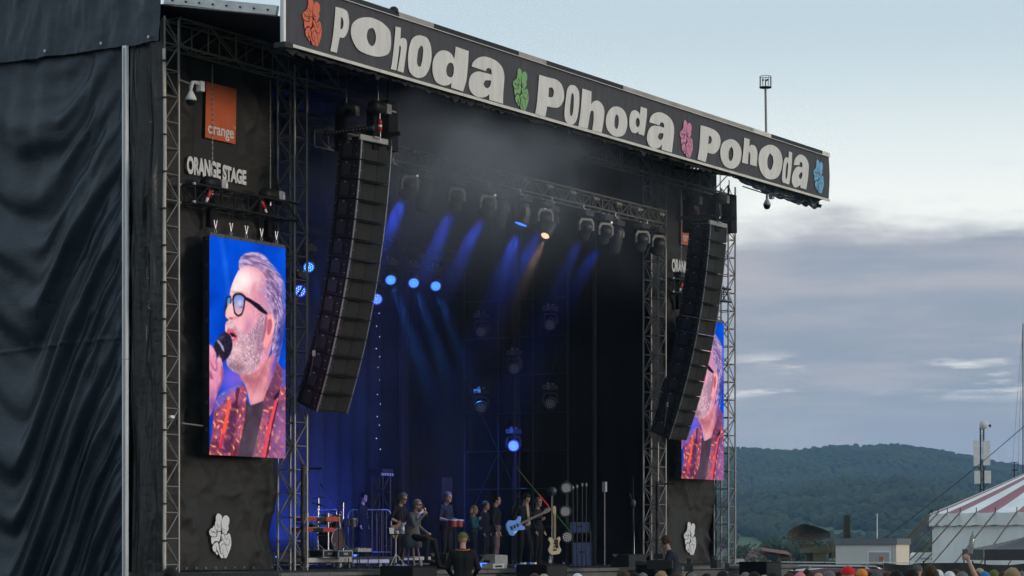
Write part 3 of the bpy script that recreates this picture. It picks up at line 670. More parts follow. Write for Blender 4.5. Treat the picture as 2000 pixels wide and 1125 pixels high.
# ================================================================== the two wings: drapes, video screens, their trusses and hoists
def PX(x, y, X):
    """point on the upright plane X = const seen at photo pixel x, y"""
    k = (x - 1000) / FPX; dx, dy = k * SA + CA, -k * CA + SA
    t = (X - CAM.x) / dx
    return Vector((X, CAM.y + t * dy, CAMZ + (HZ - y) / FPX * t))
def wing(dx, x0, x1, label, side):
    t = thing('wing_drape', label, 'drape', (x0, .50, 1.70))
    W = x1 - x0; H = 10.86; ox = -12.62 + dx - x0          # print positions are measured from the left wing
    boxes = [(1.30 - ox, 2.52 - ox, 8.7, 10.0, .06), (.80 - ox, 2.85 - ox, 7.8, 8.4, .06), (1.48 - ox, 2.45 - ox, .2, 1.2, .07)]
    boxes = [(a + ox * 0, b, c, d, e) for a, b, c, d, e in boxes]
    def dd(x, z):
        a = (1 - abs(math.sin((x * 1.1 + z * .62) * 1.7 + 1.3 * n3(x * .6, z * .5, side)))) ** 2 * .07
        b = .055 * n3(x * 1.5, z * 1.9, 2 + side) + .02 * n3(x * 4.5, z * 6, 3) + .035 * (1 - abs(n3(x * 1.1 + z * .4, z * 1.3, 9 + side))) ** 4
        sag = .06 * math.sin(z * 2.1 + 3.2 * ((x / W - .5) ** 2) * 4 + side) * (1 if side else .3)
        m = 1.0
        for x0_, x1_, z0_, z1_, s in boxes:
            ux = max(x0_ - x, 0, x - x1_); uz = max(z0_ - z, 0, z - z1_); q = min(1, math.hypot(ux, uz) / .45)
            m = min(m, .12 + .88 * q * q * (3 - 2 * q))
        return (a * 1.5 + b * 1.7 + sag) * m
    def fn(u, v):
        x = W * u; z = H * v
        return (x, -dd(x, z) + .06, z)
    MB().grid(fn, 110, 260).build('cloth', 'drape', t, True)
    for k in range(12): block('eyelet', (.15 + k * (W - .3) / 11, -.045, .05), (.035, .012, .035), 'chrome', t)
    L = lambda X, Z, y=-.028: (X + dx - x0, y, Z - 1.70)
    # orange square with its word
    sq = [(-11.22, 10.48), (-10.22, 10.48), (-10.20, 11.05), (-10.18, 11.62), (-11.18, 11.62), (-11.20, 11.05)]
    lo = link('logo_square', flat_shape('logo_square', [[(a + 11.2, b - 10.48) for a, b in sq]], 'logo_orange', .002), t, L(-11.2, 10.48), (math.pi / 2, 0, 0))
    wd = text_mesh('logo_word', 'orange', .335, 'drape_print', bold=.004)
    bx = max(v.co.x for v in wd.vertices); s = .86 / bx
    for v in wd.vertices: v.co.x *= s
    link('logo_word', wd, lo, (.06, .105, .006))
    tm = text_mesh('trade_mark', 'TM', .07, 'drape_print'); link('trade_mark', tm, lo, (.90, .31, .006))
    tx = text_mesh('stage_name', 'ORANGE STAGE', .44, 'drape_print', bold=.022)
    bx = max(v.co.x for v in tx.vertices); by = max(v.co.y for v in tx.vertices)
    for v in tx.vertices:
        v.co.x *= 1.95 / bx; v.co.y *= .315 / by * (1 + .10 * math.sin(v.co.x * 2.4 + .4))
    link('stage_name', tx, t, L(-11.80, 9.70), (math.pi / 2, 0, 0))
    emblem(t, 'emblem', L(-10.66, 1.95), .88 * .95, .92, 'drape_print')
    return t
wing(0, -12.62, -8.84, 'black drape in the left wing printed with an orange square, stage name and white emblem', 0)
wing(20.98, 7.96, 11.64, 'black drape in the right wing, partly hidden by the hanging loudspeakers, with white emblem', 1)

# ---- picture on the video screens, painted cell by cell (every cell is one LED tile face)
NX, NY = 200, 352
def srgb(c): c = np.asarray(c, float) / 255; return np.where(c <= .04045, c / 12.92, ((c + .055) / 1.055) ** 2.4)
jj, ii = np.mgrid[0:NY, 0:NX]; UU = (ii + .5) / NX; VV = (jj + .5) / NY     # v = 0 at the top
def f2uv(p):
    x, y = p; v = .5
    for _ in range(4):
        xl = 50 - 17 * v; xr = 783 - 13 * v; u = (x - xl) / (xr - xl)
        yt = 60 + 125 * u; yb = 2137 + 45 * u; v = (y - yt) / (yb - yt)
    return u, v
# working coordinates of the picture: FX_, FY_ are the drawing units the outlines are given in
FXX = (50 - 17 * VV) + UU * (733 + 4 * VV); FYY = (60 + 125 * UU) * (1 - VV) + (2137 + 45 * UU) * VV
def blur(a, n):
    for _ in range(n):
        b = np.pad(a, 1, mode='edge'); a = (b[:-2, 1:-1] + b[2:, 1:-1] + b[1:-1, :-2] + b[1:-1, 2:] + 2 * b[1:-1, 1:-1]) / 6
    return a
def vnoise(X, Y, seed, oct=3):
    r = np.random.default_rng(seed); o = np.zeros((NY, NX)); amp = 1.0
    for k in range(oct):
        g_ = r.standard_normal((257, 257)); fx = X * 2 ** k; fy = Y * 2 ** k; x0 = np.floor(fx).astype(int); y0 = np.floor(fy).astype(int); a = fx - x0; b = fy - y0
        a = a * a * (3 - 2 * a); b = b * b * (3 - 2 * b); x0 %= 256; y0 %= 256
        o += amp * (g_[y0, x0] * (1 - a) * (1 - b) + g_[y0, x0 + 1] * a * (1 - b) + g_[y0 + 1, x0] * (1 - a) * b + g_[y0 + 1, x0 + 1] * a * b); amp *= .55
    return o
def mask(pts, soft=1, smooth=True):
    if smooth: pts = smooth_closed(pts, 4)
    q = [f2uv(p) for p in pts]; r = np.zeros((NY, NX), bool); n = len(q); j = n - 1
    for i in range(n):
        (xi, yi), (xj, yj) = q[i], q[j]
        if yi != yj: r ^= ((yi > VV) != (yj > VV)) & (UU < (xj - xi) * (VV - yi) / (yj - yi) + xi)
        j = i
    return blur(r.astype(float), soft)
IMG = np.zeros((NY, NX, 3))
def over(m, c):
    global IMG
    c = np.asarray(c, float); c = c if c.ndim == 3 else np.broadcast_to(c, IMG.shape)
    m = np.clip(m, 0, 1); IMG = IMG * (1 - m[..., None]) + c * m[..., None]
def gs(x, y, rx, ry, rot=0.0):
    du = FXX - x; dv = FYY - y; ca, sa = math.cos(rot), math.sin(rot); a = (du * ca + dv * sa) / rx; b = (-du * sa + dv * ca) / ry
    return np.exp(-(a * a + b * b))
def dab(x, y, rx, ry, c, k=1.0, rot=0.0, within=None): over(gs(x, y, rx, ry, rot) * k * (1 if within is None else within), c)
def C3(base, amp, n_): return np.clip(np.array(base, float)[None, None] + n_[..., None] * np.array(amp, float), 0, 255)
# blue backdrop
IMG[:] = C3((2, 72, 202), (3, 8, 12), vnoise(FXX / 200, FYY / 320, 1)) * (1 - .22 * VV[..., None] * np.array([1, 1, .6]))
dab(195, 350, 26, 380, (44, 112, 226), .45, -.12); dab(250, 1420, 120, 150, (128, 92, 214), .85); dab(330, 1420, 50, 60, (150, 100, 200), .5)
# hair
hair = [(322,330),(342,270),(395,230),(480,218),(555,238),(625,310),(700,400),(760,490),(782,620),(778,800),(762,950),(735,1130),(700,1270),(640,1250),(640,1000),(650,850),(600,800),(545,740),(545,600),(575,480),(520,392),(430,352),(333,388)]
hm_ = mask(hair, 2)
ang = np.arctan2(FYY - 900, FXX - 300); rad = np.hypot(FXX - 300, FYY - 900)
st_ = vnoise(rad / 16, ang * 7, 2, 3); st2 = vnoise(rad / 9 + 40, ang * 12, 3, 2)
over(hm_, C3((150, 122, 168), (26, 26, 22), st_)); over(hm_ * np.clip(st2 - .5, 0, 1) * .8, (222, 204, 226)); over(hm_ * np.clip(-st2 - .5, 0, 1) * .8, (86, 62, 100))
dab(340, 320, 40, 60, (208, 186, 222), .5, 0, hm_); dab(600, 420, 60, 60, (112, 78, 112), .5, .6, hm_); dab(770, 620, 26, 230, (40, 90, 232), .7, -.04, hm_); dab(660, 330, 34, 110, (96, 130, 240), .5, -.7, hm_); dab(735, 1050, 46, 210, (34, 52, 150), .85, .1, hm_)
# face
face = [(338,376),(430,350),(525,384),(585,465),(592,560),(612,700),(640,830),(650,1000),(620,1180),(540,1330),(420,1380),(290,1360),(215,1300),(203,1230),(222,1150),(245,1060),(215,1010),(190,960),(196,890),(228,862),(198,832),(192,775),(232,690),(236,620),(250,550),(290,450)]
fm_ = mask(face, 1)
shade = np.clip((FXX - 230) / 420, 0, 1)[..., None]
over(fm_, np.array((246, 182, 184.)) * (1 - shade) + np.array((206, 128, 156.)) * shade + vnoise(FXX / 22, FYY / 30, 5)[..., None] * np.array((5, 8, 7.)))
dab(370, 480, 110, 110, (255, 238, 236), .95, .3, fm_); dab(300, 560, 50, 70, (255, 230, 226), .8, 0, fm_); dab(500, 470, 60, 60, (246, 200, 204), .6, 0, fm_); dab(468, 560, 24, 60, (196, 112, 128), .45, .2, fm_); dab(560, 620, 50, 90, (190, 120, 160), .6, 0, fm_)
dab(430, 830, 70, 90, (232, 160, 178), .6, 0, fm_); dab(400, 930, 40, 90, (160, 106, 160), .55, .4, fm_); dab(330, 920, 50, 70, (240, 182, 190), .6, 0, fm_); dab(560, 760, 40, 60, (214, 138, 152), .5, 0, fm_)
# temple hair running into the face
th_ = np.clip(gs(575, 640, 60, 200, -.05) * 1.2, 0, 1) * (st2 > -.1); over(th_ * .75, C3((158, 132, 176), (24, 24, 20), st2))
neck = [(300,1340),(420,1376),(545,1300),(640,1180),(700,1230),(650,1410),(565,1625),(425,1672),(382,1500),(338,1420)]
nm_ = mask(neck, 2); over(nm_, C3((198, 122, 134), (7, 8, 8), vnoise(FXX / 30, FYY / 46, 6))); dab(470, 1600, 90, 70, (232, 168, 176), .8, 0, nm_); dab(420, 1430, 90, 46, (150, 84, 98), .6, .2, nm_); dab(670, 1290, 30, 150, (70, 64, 196), .75, .25, nm_); dab(560, 1470, 24, 130, (222, 150, 162), .6, .35, nm_); dab(500, 1450, 14, 120, (164, 92, 106), .5, .4, nm_)
# beard: fine hairs over grey lilac
beard = [(196,885),(262,868),(318,958),(385,1000),(450,950),(498,880),(522,800),(562,800),(572,1000),(560,1150),(508,1280),(440,1362),(380,1382),(300,1364),(225,1310),(201,1250),(228,1150),(248,1080),(300,1062),(270,1030),(225,960)]
bm_ = mask(beard, 5); hs_ = vnoise(FXX / 5.5, FYY / 12, 8, 2); hs2 = vnoise(FXX / 6.5 + 50, FYY / 10, 9, 2)
over(bm_ * .72, C3((176, 140, 158), (16, 16, 15), vnoise(FXX / 40, FYY / 60, 7))); over(bm_ * np.clip(hs_ - .35, 0, .8), (240, 222, 230)); over(bm_ * np.clip(-hs2 - .6, 0, .6), (104, 74, 94))
dab(310, 1150, 70, 90, (240, 196, 200), .55, 0, bm_); dab(290, 1310, 110, 50, (112, 80, 98), .55, .1, bm_); dab(520, 1000, 50, 150, (126, 92, 128), .5, .1, bm_); dab(240, 920, 40, 40, (236, 202, 208), .6, 0, bm_)
over(mask([(196,985),(213,945),(262,950),(300,1008),(304,1042),(272,1072),(248,1052),(240,1000)], 1), (206, 92, 116)); over(mask([(226,985),(262,985),(300,1020),(262,1030)], 1), (44, 16, 28)); over(mask([(244,1024),(275,1022),(270,1036),(248,1040)], 1), (214, 188, 194)); dab(285, 1060, 16, 14, (236, 140, 156), .7)
# ear
over(mask([(590,820),(640,808),(668,860),(664,960),(626,1050),(588,1128),(556,1114),(556,1040),(580,960)], 1), (240, 156, 158)); over(mask([(604,862),(640,850),(648,900),(626,985),(602,1012),(592,960)], 2) * .75, (158, 74, 96)); over(mask([(640,830),(662,870),(656,960),(640,1000),(648,930),(640,870)], 1) * .6, (255, 196, 196)); over(mask([(582,815),(596,812),(596,900),(574,1010),(556,1070),(548,1060)], 2) * .6, (126, 74, 104))
# glasses
lens = [(266,640),(300,610),(350,614),(386,642),(372,742),(350,808),(312,828),(276,790),(264,700)]
over(mask([(x + (x - 322) * .05, y + (y - 720) * .05) for x, y in lens], 1), (24, 20, 40)); g_ = np.clip((FYY - 640) / 170, 0, 1)[..., None]
over(mask([(322 + (x - 322) * .80, 720 + (y - 720) * .86) for x, y in lens], 1), np.array((112, 140, 206.)) * (1 - g_) + np.array((226, 172, 186.)) * g_); dab(330, 700, 22, 26, (206, 216, 240), .7); dab(350, 740, 24, 10, (90, 60, 90), .6)
over(mask([(205,640),(246,630),(252,690),(218,780),(198,832),(184,760)], 1), (26, 34, 66)); over(mask([(214,655),(240,648),(240,690),(206,770)], 1), (84, 144, 208)); over(mask([(232,700),(262,720),(272,800),(262,850),(230,862),(198,830),(196,775)], 1) * .95, (250, 188, 186)); dab(246, 846, 24, 12, (128, 50, 70), .8); dab(292, 842, 24, 18, (206, 120, 136), .6)
over(mask([(384,640),(430,660),(520,715),(602,798),(588,814),(530,785),(430,700),(378,670)], 1, False), (24, 20, 36)); dab(310, 600, 60, 10, (150, 96, 100), .6, .1)
# microphone and hand
over(mask([(190,975),(240,1010),(258,1110),(222,1210),(150,1268),(80,1150),(108,1050),(150,995)], 1), C3((36, 30, 50), (9, 8, 11), vnoise(FXX / 7, FYY / 9, 12, 2))); over(mask([(106,1052),(126,1050),(170,1110),(180,1162),(166,1152),(140,1100)], 1, False), (158, 158, 196)); dab(150, 1030, 40, 20, (92, 84, 120), .6, -.6)
over(mask([(40,1090),(66,1110),(100,1170),(106,1240),(124,1212),(150,1230),(164,1290),(165,1420),(112,1560),(66,1720),(20,1800),(20,1100)], 1), C3((216, 136, 168), (9, 10, 9), vnoise(FXX / 30, FYY / 60, 13, 2)))
for a in ([(42,1230),(80,1310),(104,1330),(98,1240),(104,1244),(112,1330),(92,1352),(60,1300)], [(40,1330),(74,1400),(70,1430),(40,1410)], [(150,1290),(166,1300),(168,1420),(110,1560),(104,1540),(146,1420)]): over(mask(a, 2) * .7, (138, 70, 108))
dab(130, 1240, 16, 40, (252, 196, 208), .7); dab(62, 1160, 20, 50, (248, 186, 204), .6); dab(70, 1680, 60, 110, (96, 50, 130), .7)
# patterned jacket
def paisley(seed, tint):
    a = vnoise(FXX / 90, FYY / 130, seed, 2); X = FXX + 22 * vnoise(FXX / 60, FYY / 60, seed + 5, 1); Y = FYY + 30 * vnoise(FXX / 70, FYY / 70, seed + 6, 1)
    cell = np.sin(X / 15) * np.sin(Y / 21) + .35 * np.sin(X / 7.5 + 1) * np.sin(Y / 10.5); n2_ = vnoise(FXX / 9, FYY / 12, seed + 2, 2)
    o = C3(tint, (14, 10, 20), a); w1 = np.clip(cell * 1.3 + a * .25, 0, 1)[..., None]; o = o * (1 - w1 * .8) + np.array((226, 96, 76.)) * w1 * .8
    w2 = np.clip(cell * 2.2 - 1.2, 0, 1)[..., None]; o = o * (1 - w2) + np.array((244, 156, 118.)) * w2; o += n2_[..., None] * np.array((16, 11, 14.)); return np.clip(o, 0, 255)
jl = [(352,1468),(262,1500),(152,1560),(100,1622),(70,1800),(42,2040),(10,2180),(292,2180),(372,1800),(388,1560)]
over(mask(jl, 1), paisley(20, (138, 70, 106))); over(mask([(352,1468),(262,1490),(152,1550),(95,1622),(80,1740),(200,1600),(300,1520)], 5) * .7, (92, 100, 214)); over(mask([(250,1640),(300,1640),(280,1900),(230,2120),(150,2130),(200,1900)], 5) * .62, (58, 32, 66))
over(mask([(215,1625),(242,1640),(192,1900),(142,2080),(120,2070),(160,1880)], 1, False), (242, 84, 62)); over(mask([(160,1940),(176,1950),(142,2080),(120,2070)], 1, False), (190, 40, 92)); over(mask([(295,1500),(330,1510),(300,1640),(285,1680),(280,1580)], 2) * .75, (52, 28, 54))
jr = [(740,1325),(800,1340),(800,2220),(428,2200),(480,1950),(552,1632),(640,1420),(692,1255)]
over(mask(jr, 1), paisley(31, (142, 76, 112))); over(mask([(740,1330),(750,1400),(700,1570),(640,1680),(550,1720),(560,1640),(640,1420),(690,1260)], 3) * .66, (96, 54, 88)); over(mask([(740,1350),(800,1340),(800,1500),(745,1500)], 4) * .7, (64, 92, 220)); over(mask([(655,1600),(720,1520),(700,1600),(655,1625)], 1) * .85, (38, 18, 36))
over(mask([(690,1660),(800,1640),(800,2220),(600,2210)], 6) * .5, (124, 92, 158)); over(mask([(668,1628),(692,1640),(622,1900),(562,2200),(534,2190),(590,1900)], 1, False), (232, 70, 86)); over(mask([(692,1640),(700,1660),(640,1900),(585,2200),(565,2200),(625,1900)], 1, False) * .8, (50, 26, 58))
over(mask([(400,1640),(430,1676),(555,1630),(532,1800),(430,2200),(290,2180),(362,1850),(388,1600)], 1), C3((68, 54, 68), (4, 4, 5), vnoise(FXX / 60, FYY / 90, 44))); dab(470, 2050, 60, 160, (94, 82, 98), .6, .2)
IMG = np.stack([blur(IMG[..., i], 1) for i in range(3)], -1)
IMG *= (1 - .035 * (ii % 2))[..., None]                      # the pixel columns of the LED tiles
IMG += rng.normal(0, 2.5, IMG.shape)
LIN = srgb(np.clip(IMG, 0, 255))
lm = D.materials.new('led_picture'); lm.use_nodes = True; t_ = lm.node_tree; t_.nodes.clear()
o_ = t_.nodes.new('ShaderNodeOutputMaterial'); e_ = t_.nodes.new('ShaderNodeEmission'); a_ = t_.nodes.new('ShaderNodeAttribute'); a_.attribute_name = 'led'
t_.links.new(a_.outputs['Color'], e_.inputs['Color']); e_.inputs['Strength'].default_value = 0.92; t_.links.new(e_.outputs[0], o_.inputs['Surface']); M['led_picture'] = lm
SW, SH, PC, PR = 2.55, 4.38, 5, 8
cw, ch = SW / PC, SH / PR; qx, qy = NX // PC, NY // PR
PANELS = {}
for c in range(PC):
    for r in range(PR):
        vs = [(cw * i / qx, -.004, -ch * j / qy) for j in range(qy + 1) for i in range(qx + 1)]
        fs = [(j * (qx + 1) + i, (j + 1) * (qx + 1) + i, (j + 1) * (qx + 1) + i + 1, j * (qx + 1) + i + 1) for j in range(qy) for i in range(qx)]
        nf = len(fs); o = len(vs)
        e = .0012
        vs += [(x, y, z) for y in (0.0, .10) for x, z in ((e, -e), (cw - e, -e), (cw - e, -ch + e), (e, -ch + e))]
        fs += [(o, o + 1, o + 2, o + 3), (o + 7, o + 6, o + 5, o + 4), (o, o + 4, o + 5, o + 1), (o + 1, o + 5, o + 6, o + 2), (o + 2, o + 6, o + 7, o + 3), (o + 3, o + 7, o + 4, o)]
        me = D.meshes.new('screen_panel'); me.from_pydata(vs, [], fs); me.materials.append(lm); me.materials.append(M['black_paint'])
        me.polygons.foreach_set('material_index', [0] * nf + [1] * 6)
        at = me.attributes.new('led', 'FLOAT_COLOR', 'FACE')
        sub = LIN[r * qy:(r + 1) * qy, c * qx:(c + 1) * qx].reshape(-1, 3)
        full = np.zeros((nf + 6, 4)); full[:nf, :3] = sub; full[:, 3] = 1
        at.data.foreach_set('color', full.ravel()); PANELS[c, r] = me
mat('screen_cap', (0.085, 0.08, 0.077), 0.5)
def screen(label, x0, z1):
    t = thing('video_screen', label, 'video screen', (x0, -.06, z1 - SH), 0, 'video screens in the wings')
    for (c, r), me in PANELS.items(): link('screen_panel', me, t, (c * cw, 0, SH - r * ch))
    for c in range(PC):
        MB().box((c * cw + cw / 2, .04, SH + .035), (cw - .02, .10, .065)).build('top_cap', 'screen_cap', t)
        x = c * cw + cw * .46
        hk = MB(); hk.bar((x - .05, .03, SH + .33), (x, .03, SH + .16), .013); hk.bar((x + .05, .03, SH + .33), (x, .03, SH + .16), .013); hk.tube([(x + .03 * math.cos(a), .03, SH + .115 + .04 * math.sin(a)) for a in np.linspace(0, 6.28, 13)], .010)
        hk.build('shackle', 'chrome', t)
        b_ = MB(); b_.bar((x - .05, .03, SH + .33), (x - .09, .03, SH + .62), .006, n=5); b_.bar((x + .05, .03, SH + .33), (x + .09, .03, SH + .62), .006, n=5); b_.build('sling', 'black_paint', t)
    for r in range(PR): block('side_latch', (-.035, .05, SH - (r + .05) * ch), (.06, .03, .02), 'dark_steel', t); block('side_latch', (-.035, .05, SH - (r + .13) * ch), (.06, .03, .02), 'dark_steel', t)
    MB().box((SW / 2, .14, SH / 2), (SW - .02, .07, SH - .02)).build('rear_frame', 'black_paint', t)
    # lifting truss with its two motors
    u = thing('lifting_truss', label.replace('video screen showing the singer', 'short black truss holding the video screen') if False else 'short black lattice truss hanging above the %s video screen' % ('left' if x0 < 0 else 'right'), 'truss', (x0 - .45, .12, z1 + .60), 0, 'screen lifting trusses')
    lattice(u, (0, 0, .20), (3.45, 0, .20), (0, 0, 1), .36, .36, .43, 'black_paint', 'black_paint', .024, .013)
    for sx in (-.18, .18):
        for sz in (.02, .38): block('coupler', (-.04, sx, sz), (.07, .045, .045), 'aluminium', u)
    for xx, rd in ((.78, 1), (2.72, 0)):
        h = thing('chain_hoist', 'black chain hoist above the %s video screen, %s one' % ('left' if x0 < 0 else 'right', 'left' if xx < 1 else 'right'), 'hoist', (x0 - .45 + xx, .12, z1 + 1.09), 0, 'chain hoists over the screens')
        b_ = MB(); b_.lathe([(0.001, -.27), (.11, -.26), (.135, -.2), (.135, .12), (.10, .16), (.001, .165)], 16, (0, 0, 0), Euler((0, math.pi / 2, 0)).to_matrix()); b_.build('motor', 'black_paint', h, True)
        MB().box((.28, 0, .02), (.20, .2, .17)).build('gearbox', 'aluminium', h); MB().box((.33, -.105, -.01), (.07, .015, .09)).build('type_plate', 'white_plastic', h)
        MB().bar((0, 0, -.13), (0, 0, -.22), .018).build('hook', 'aluminium', h)
        s_ = MB(); s_.bar((0, 0, -.24), (-.24, 0, -.34), .022); s_.bar((0, 0, -.24), (.24, 0, -.34), .022); s_.build('sling', 'black_paint', h)
        MB().box((.14, .16, -.45), (.16, .12, .8), None, 0, .8).build('chain_bag', 'black_matte', h)
        ch_ = MB()
        for q in range(44):
            z = .14 + q * (12.1 - z1 - 1.43) / 44
            ch_.box((0.0, 0, z + .01), (.028 if q % 2 else .008, .008 if q % 2 else .028, .045))
        tag(ch_.build('chain', 'aluminium', h), kind='stuff')
        e_x = thing('connector', ('red and white plug hanging in the %s screen truss, %s one' % ('left' if x0 < 0 else 'right', 'left' if xx < 1 else 'right')), 'plug', (x0 - .45 + xx - (.35 if rd else .45), -.05, z1 + .78), 0, 'red plugs in the screen trusses')
        R_ = Euler((0, .5 if rd else -.7, 0)).to_matrix(); pl = MB(); pl.lathe([(.001, -.04), (.04, -.04), (.045, .1), (.03, .14), (.001, .14)], 10, (0, 0, 0), R_); pl.build('plug_body', 'red_plastic', e_x, True)
        p2 = MB(); p2.lathe([(.001, -.14), (.026, -.14), (.034, -.045), (.001, -.045)], 10, (0, 0, 0), R_); p2.build('plug_end', 'white_plastic', e_x, True)
    return t
screen('tall left video screen showing a bearded man with glasses singing into a microphone', -11.76, 8.40)
screen('tall right video screen half hidden by the hanging loudspeakers', 8.72, 8.40)
# steel side arm holding the left screen
bar_t = thing('screen_bracket', 'thin steel arm between the outer left tower and the left screen', 'bracket', P(350, 826, .1))
bar('arm', (0, 0, 0), (.75, 0, -.03), .018, 'truss_metal', bar_t); MB().box((0, 0, 0), (.06, .1, .08)).build('clamp', 'dark_steel', bar_t)

# ---- dome cameras
def dome_camera(label, loc, mb, armlen, s=1.0):
    t = thing('dome_camera', label, 'camera', loc)
    bar('arm', (-armlen, 0, .33), (.0, 0, .30), .018, 'aluminium' if mb == 'white_plastic' else 'dark_steel', t)
    MB().box((.30, 0, .30), (.12, .12, .2)).build('wall_box', mb, t)
    MB().tube([(.28, 0, .33), (.16, 0, .36), (.05, 0, .34), (0, 0, .24), (0, 0, .15)], .038, 10).build('neck', mb, t, True)
    d = MB(); d.lathe([(.04, .16), (.06, .12), (.105, .03), (.11, -.02), (.001, -.02)], 20); d.build('housing', mb, t, True)
    e = MB(); e.lathe([(.098, -.022), (.095, -.06), (.075, -.10), (.04, -.125), (.001, -.13)], 20); e.build('dome', 'black_glass', t, True)
    return t
dome_camera('white dome camera on a bracket beside the orange square', P(373, 194, -.15), 'white_plastic', .35)
dome_camera('grey dome camera on a long arm below the right end of the header banner', P(1498, 400, -.6), 'grey_plastic', 1.55)

# ---- pole with wind gauge in a wire cage on the roof
wp_ = thing('wind_gauge', 'wind gauge in a round wire cage on a pole above the header banner', 'wind gauge', P(1497, 275, -2.2))
hp = P(1490, 170, -2.2).z - P(1497, 275, -2.2).z
bar('pole', (0, 0, -.4), (-.06, 0, hp), .032, 'truss_metal', wp_, 10)
MB().lathe([(.16, 0), (.165, .025), (.001, .025)], 20, (-.06, 0, hp)).build('cage_floor', 'dark_steel', wp_)
for k in range(12):
    a = k * math.pi / 6; bar('cage_wire', (-.06 + .155 * math.cos(a), .155 * math.sin(a), hp + .02), (-.06 + .155 * math.cos(a), .155 * math.sin(a), hp + .31), .006, 'dark_steel', wp_, 5)
MB().tube([(-.06 + .155 * math.cos(a), .155 * math.sin(a), hp + .31) for a in np.linspace(0, 6.283, 25)], .007, 5).build('cage_ring', 'dark_steel', wp_)
cp = MB()
bar('spindle', (-.06, 0, hp), (-.06, 0, hp + .2), .018, 'grey_plastic', wp_)
for k in range(3):
    a = k * 2.09 + .3; MB().ell((-.06 + .07 * math.cos(a), .07 * math.sin(a), hp + .21), (.028, .028, .028), 7).build('cup', 'black_paint', wp_, True)
# ================================================================== hanging loudspeakers
CH_, CWD, CDP = .402, 1.0, .62
_body = MB().prism([(-.5, 0), (-.47, 0), (-.2, .11), (.2, .11), (.47, 0), (.5, 0), (.45, CDP), (-.45, CDP)], -CH_ / 2 + .006, CH_ / 2 - .006, lambda x, y, l: (x, y, l)).mesh('cabinet', 'cabinet')
gh = CH_ / 2 - .035
def _gr(a, b):
    m = MB(); a = Vector((*a, 0)); b = Vector((*b, 0)); nrm = Vector((b - a).cross(Vector((0, 0, 1)))).normalized() * .006
    m.add([a + nrm + Vector((0, 0, -gh)), b + nrm + Vector((0, 0, -gh)), b + nrm + Vector((0, 0, gh)), a + nrm + Vector((0, 0, gh)), a - nrm * .2 + Vector((0, 0, -gh)), b - nrm * .2 + Vector((0, 0, -gh)), b - nrm * .2 + Vector((0, 0, gh)), a - nrm * .2 + Vector((0, 0, gh))], [(0, 1, 2, 3), (0, 4, 5, 1), (1, 5, 6, 2), (2, 6, 7, 3), (3, 7, 4, 0)])
    return m.mesh('grille', 'grille')
_grs = [_gr((-.46, .004), (-.21, .107)), _gr((-.195, .11), (.195, .11)), _gr((.21, .107), (.46, .004))]
_rail = MB().box((0, 0, 0), (.026, .03, CH_ - .02)).mesh('edge_rail', 'cabinet_edge')
_lip = MB().box((0, .05, 0), (.97, .12, .012)).mesh('lip', 'cabinet')
_side = MB().box((0, 0, 0), (.012, .27, .25)).mesh('side_plate', 'cabinet_side')
_rig = MB().box((0, 0, 0), (.02, .07, CH_ - .02)).mesh('rigging_rail', 'dark_steel')
_pin = MB().box((0, 0, 0), (.02, .02, .02)).mesh('pin', 'chrome')
_badge = MB().box((0, 0, 0), (.07, .01, .025)).mesh('badge', 'cabinet_plate')
def line_array(label, x, y, ztop, toe, n=14):
    t = thing('line_array', label, 'loudspeaker array', (x, y, ztop), toe, 'hanging line arrays')
    p = Vector((0, 0, 0))
    MB().box((0, .02, .055), (1.02, .05, .11)).build('top_plate', 'cabinet_plate', t); MB().box((0, -.015, .10), (.2, .06, .03)).build('top_latch', 'chrome', t)
    fb = MB(); fb.box((-.45, .35, .22), (.08, 1.3, .08)); fb.build('bumper_beam', 'dark_steel', t); MB().box((.45, .35, .22), (.08, 1.3, .08)).build('bumper_beam', 'dark_steel', t); MB().box((0, .35, .225), (.8, .1, .07)).build('bumper_cross', 'dark_steel', t)
    for k in range(14): block('beam_hole', (-.495, -.25 + k * .09, .22), (.01, .025, .025), 'cabinet_plate', t)
    for i in range(n):
        th = math.radians(5.0 + 16.0 * (i / (n - 1)) ** 1.2)
        ax = Vector((0, math.sin(th), -math.cos(th)))
        c = p + ax * CH_ / 2
        cb = link('cabinet', _body, t, c, (th, 0, 0))
        for g_ in _grs: link('grille', g_, cb)
        for sx in (-.485, .485): link('edge_rail', _rail, cb, (sx, -.012, 0))
        link('lip', _lip, cb, (0, 0, -CH_ / 2 + .014)); link('lip', _lip, cb, (0, 0, CH_ / 2 - .014))
        link('side_plate', _side, cb, (-.489, .34, 0), (0, 0, -.086)); link('rigging_rail', _rig, cb, (-.508, .07, 0)); link('rigging_rail', _rig, cb, (-.477, .56, 0))
        for q in range(2): link('pin', _pin, cb, (-.522, .05 + q * .04, -.1 + q * .17))
        link('pin', _pin, cb, (-.492, .56, .1)); link('badge', _badge, cb, (-.489, .34, .145), (0, 0, math.pi / 2 - .086)); link('pin', _pin, cb, (-.40, .014, -.02))
        p = p + ax * (CH_ + .008)
    return t
XA_L, XA_R, YA, ZA = -8.38, 7.5, -1.78, 10.58
line_array('curved line array of black loudspeakers hanging left of the stage opening', XA_L, YA, ZA, math.radians(-5))
line_array('curved line array of black loudspeakers hanging in front of the right video screen', XA_R, YA, ZA, 0)
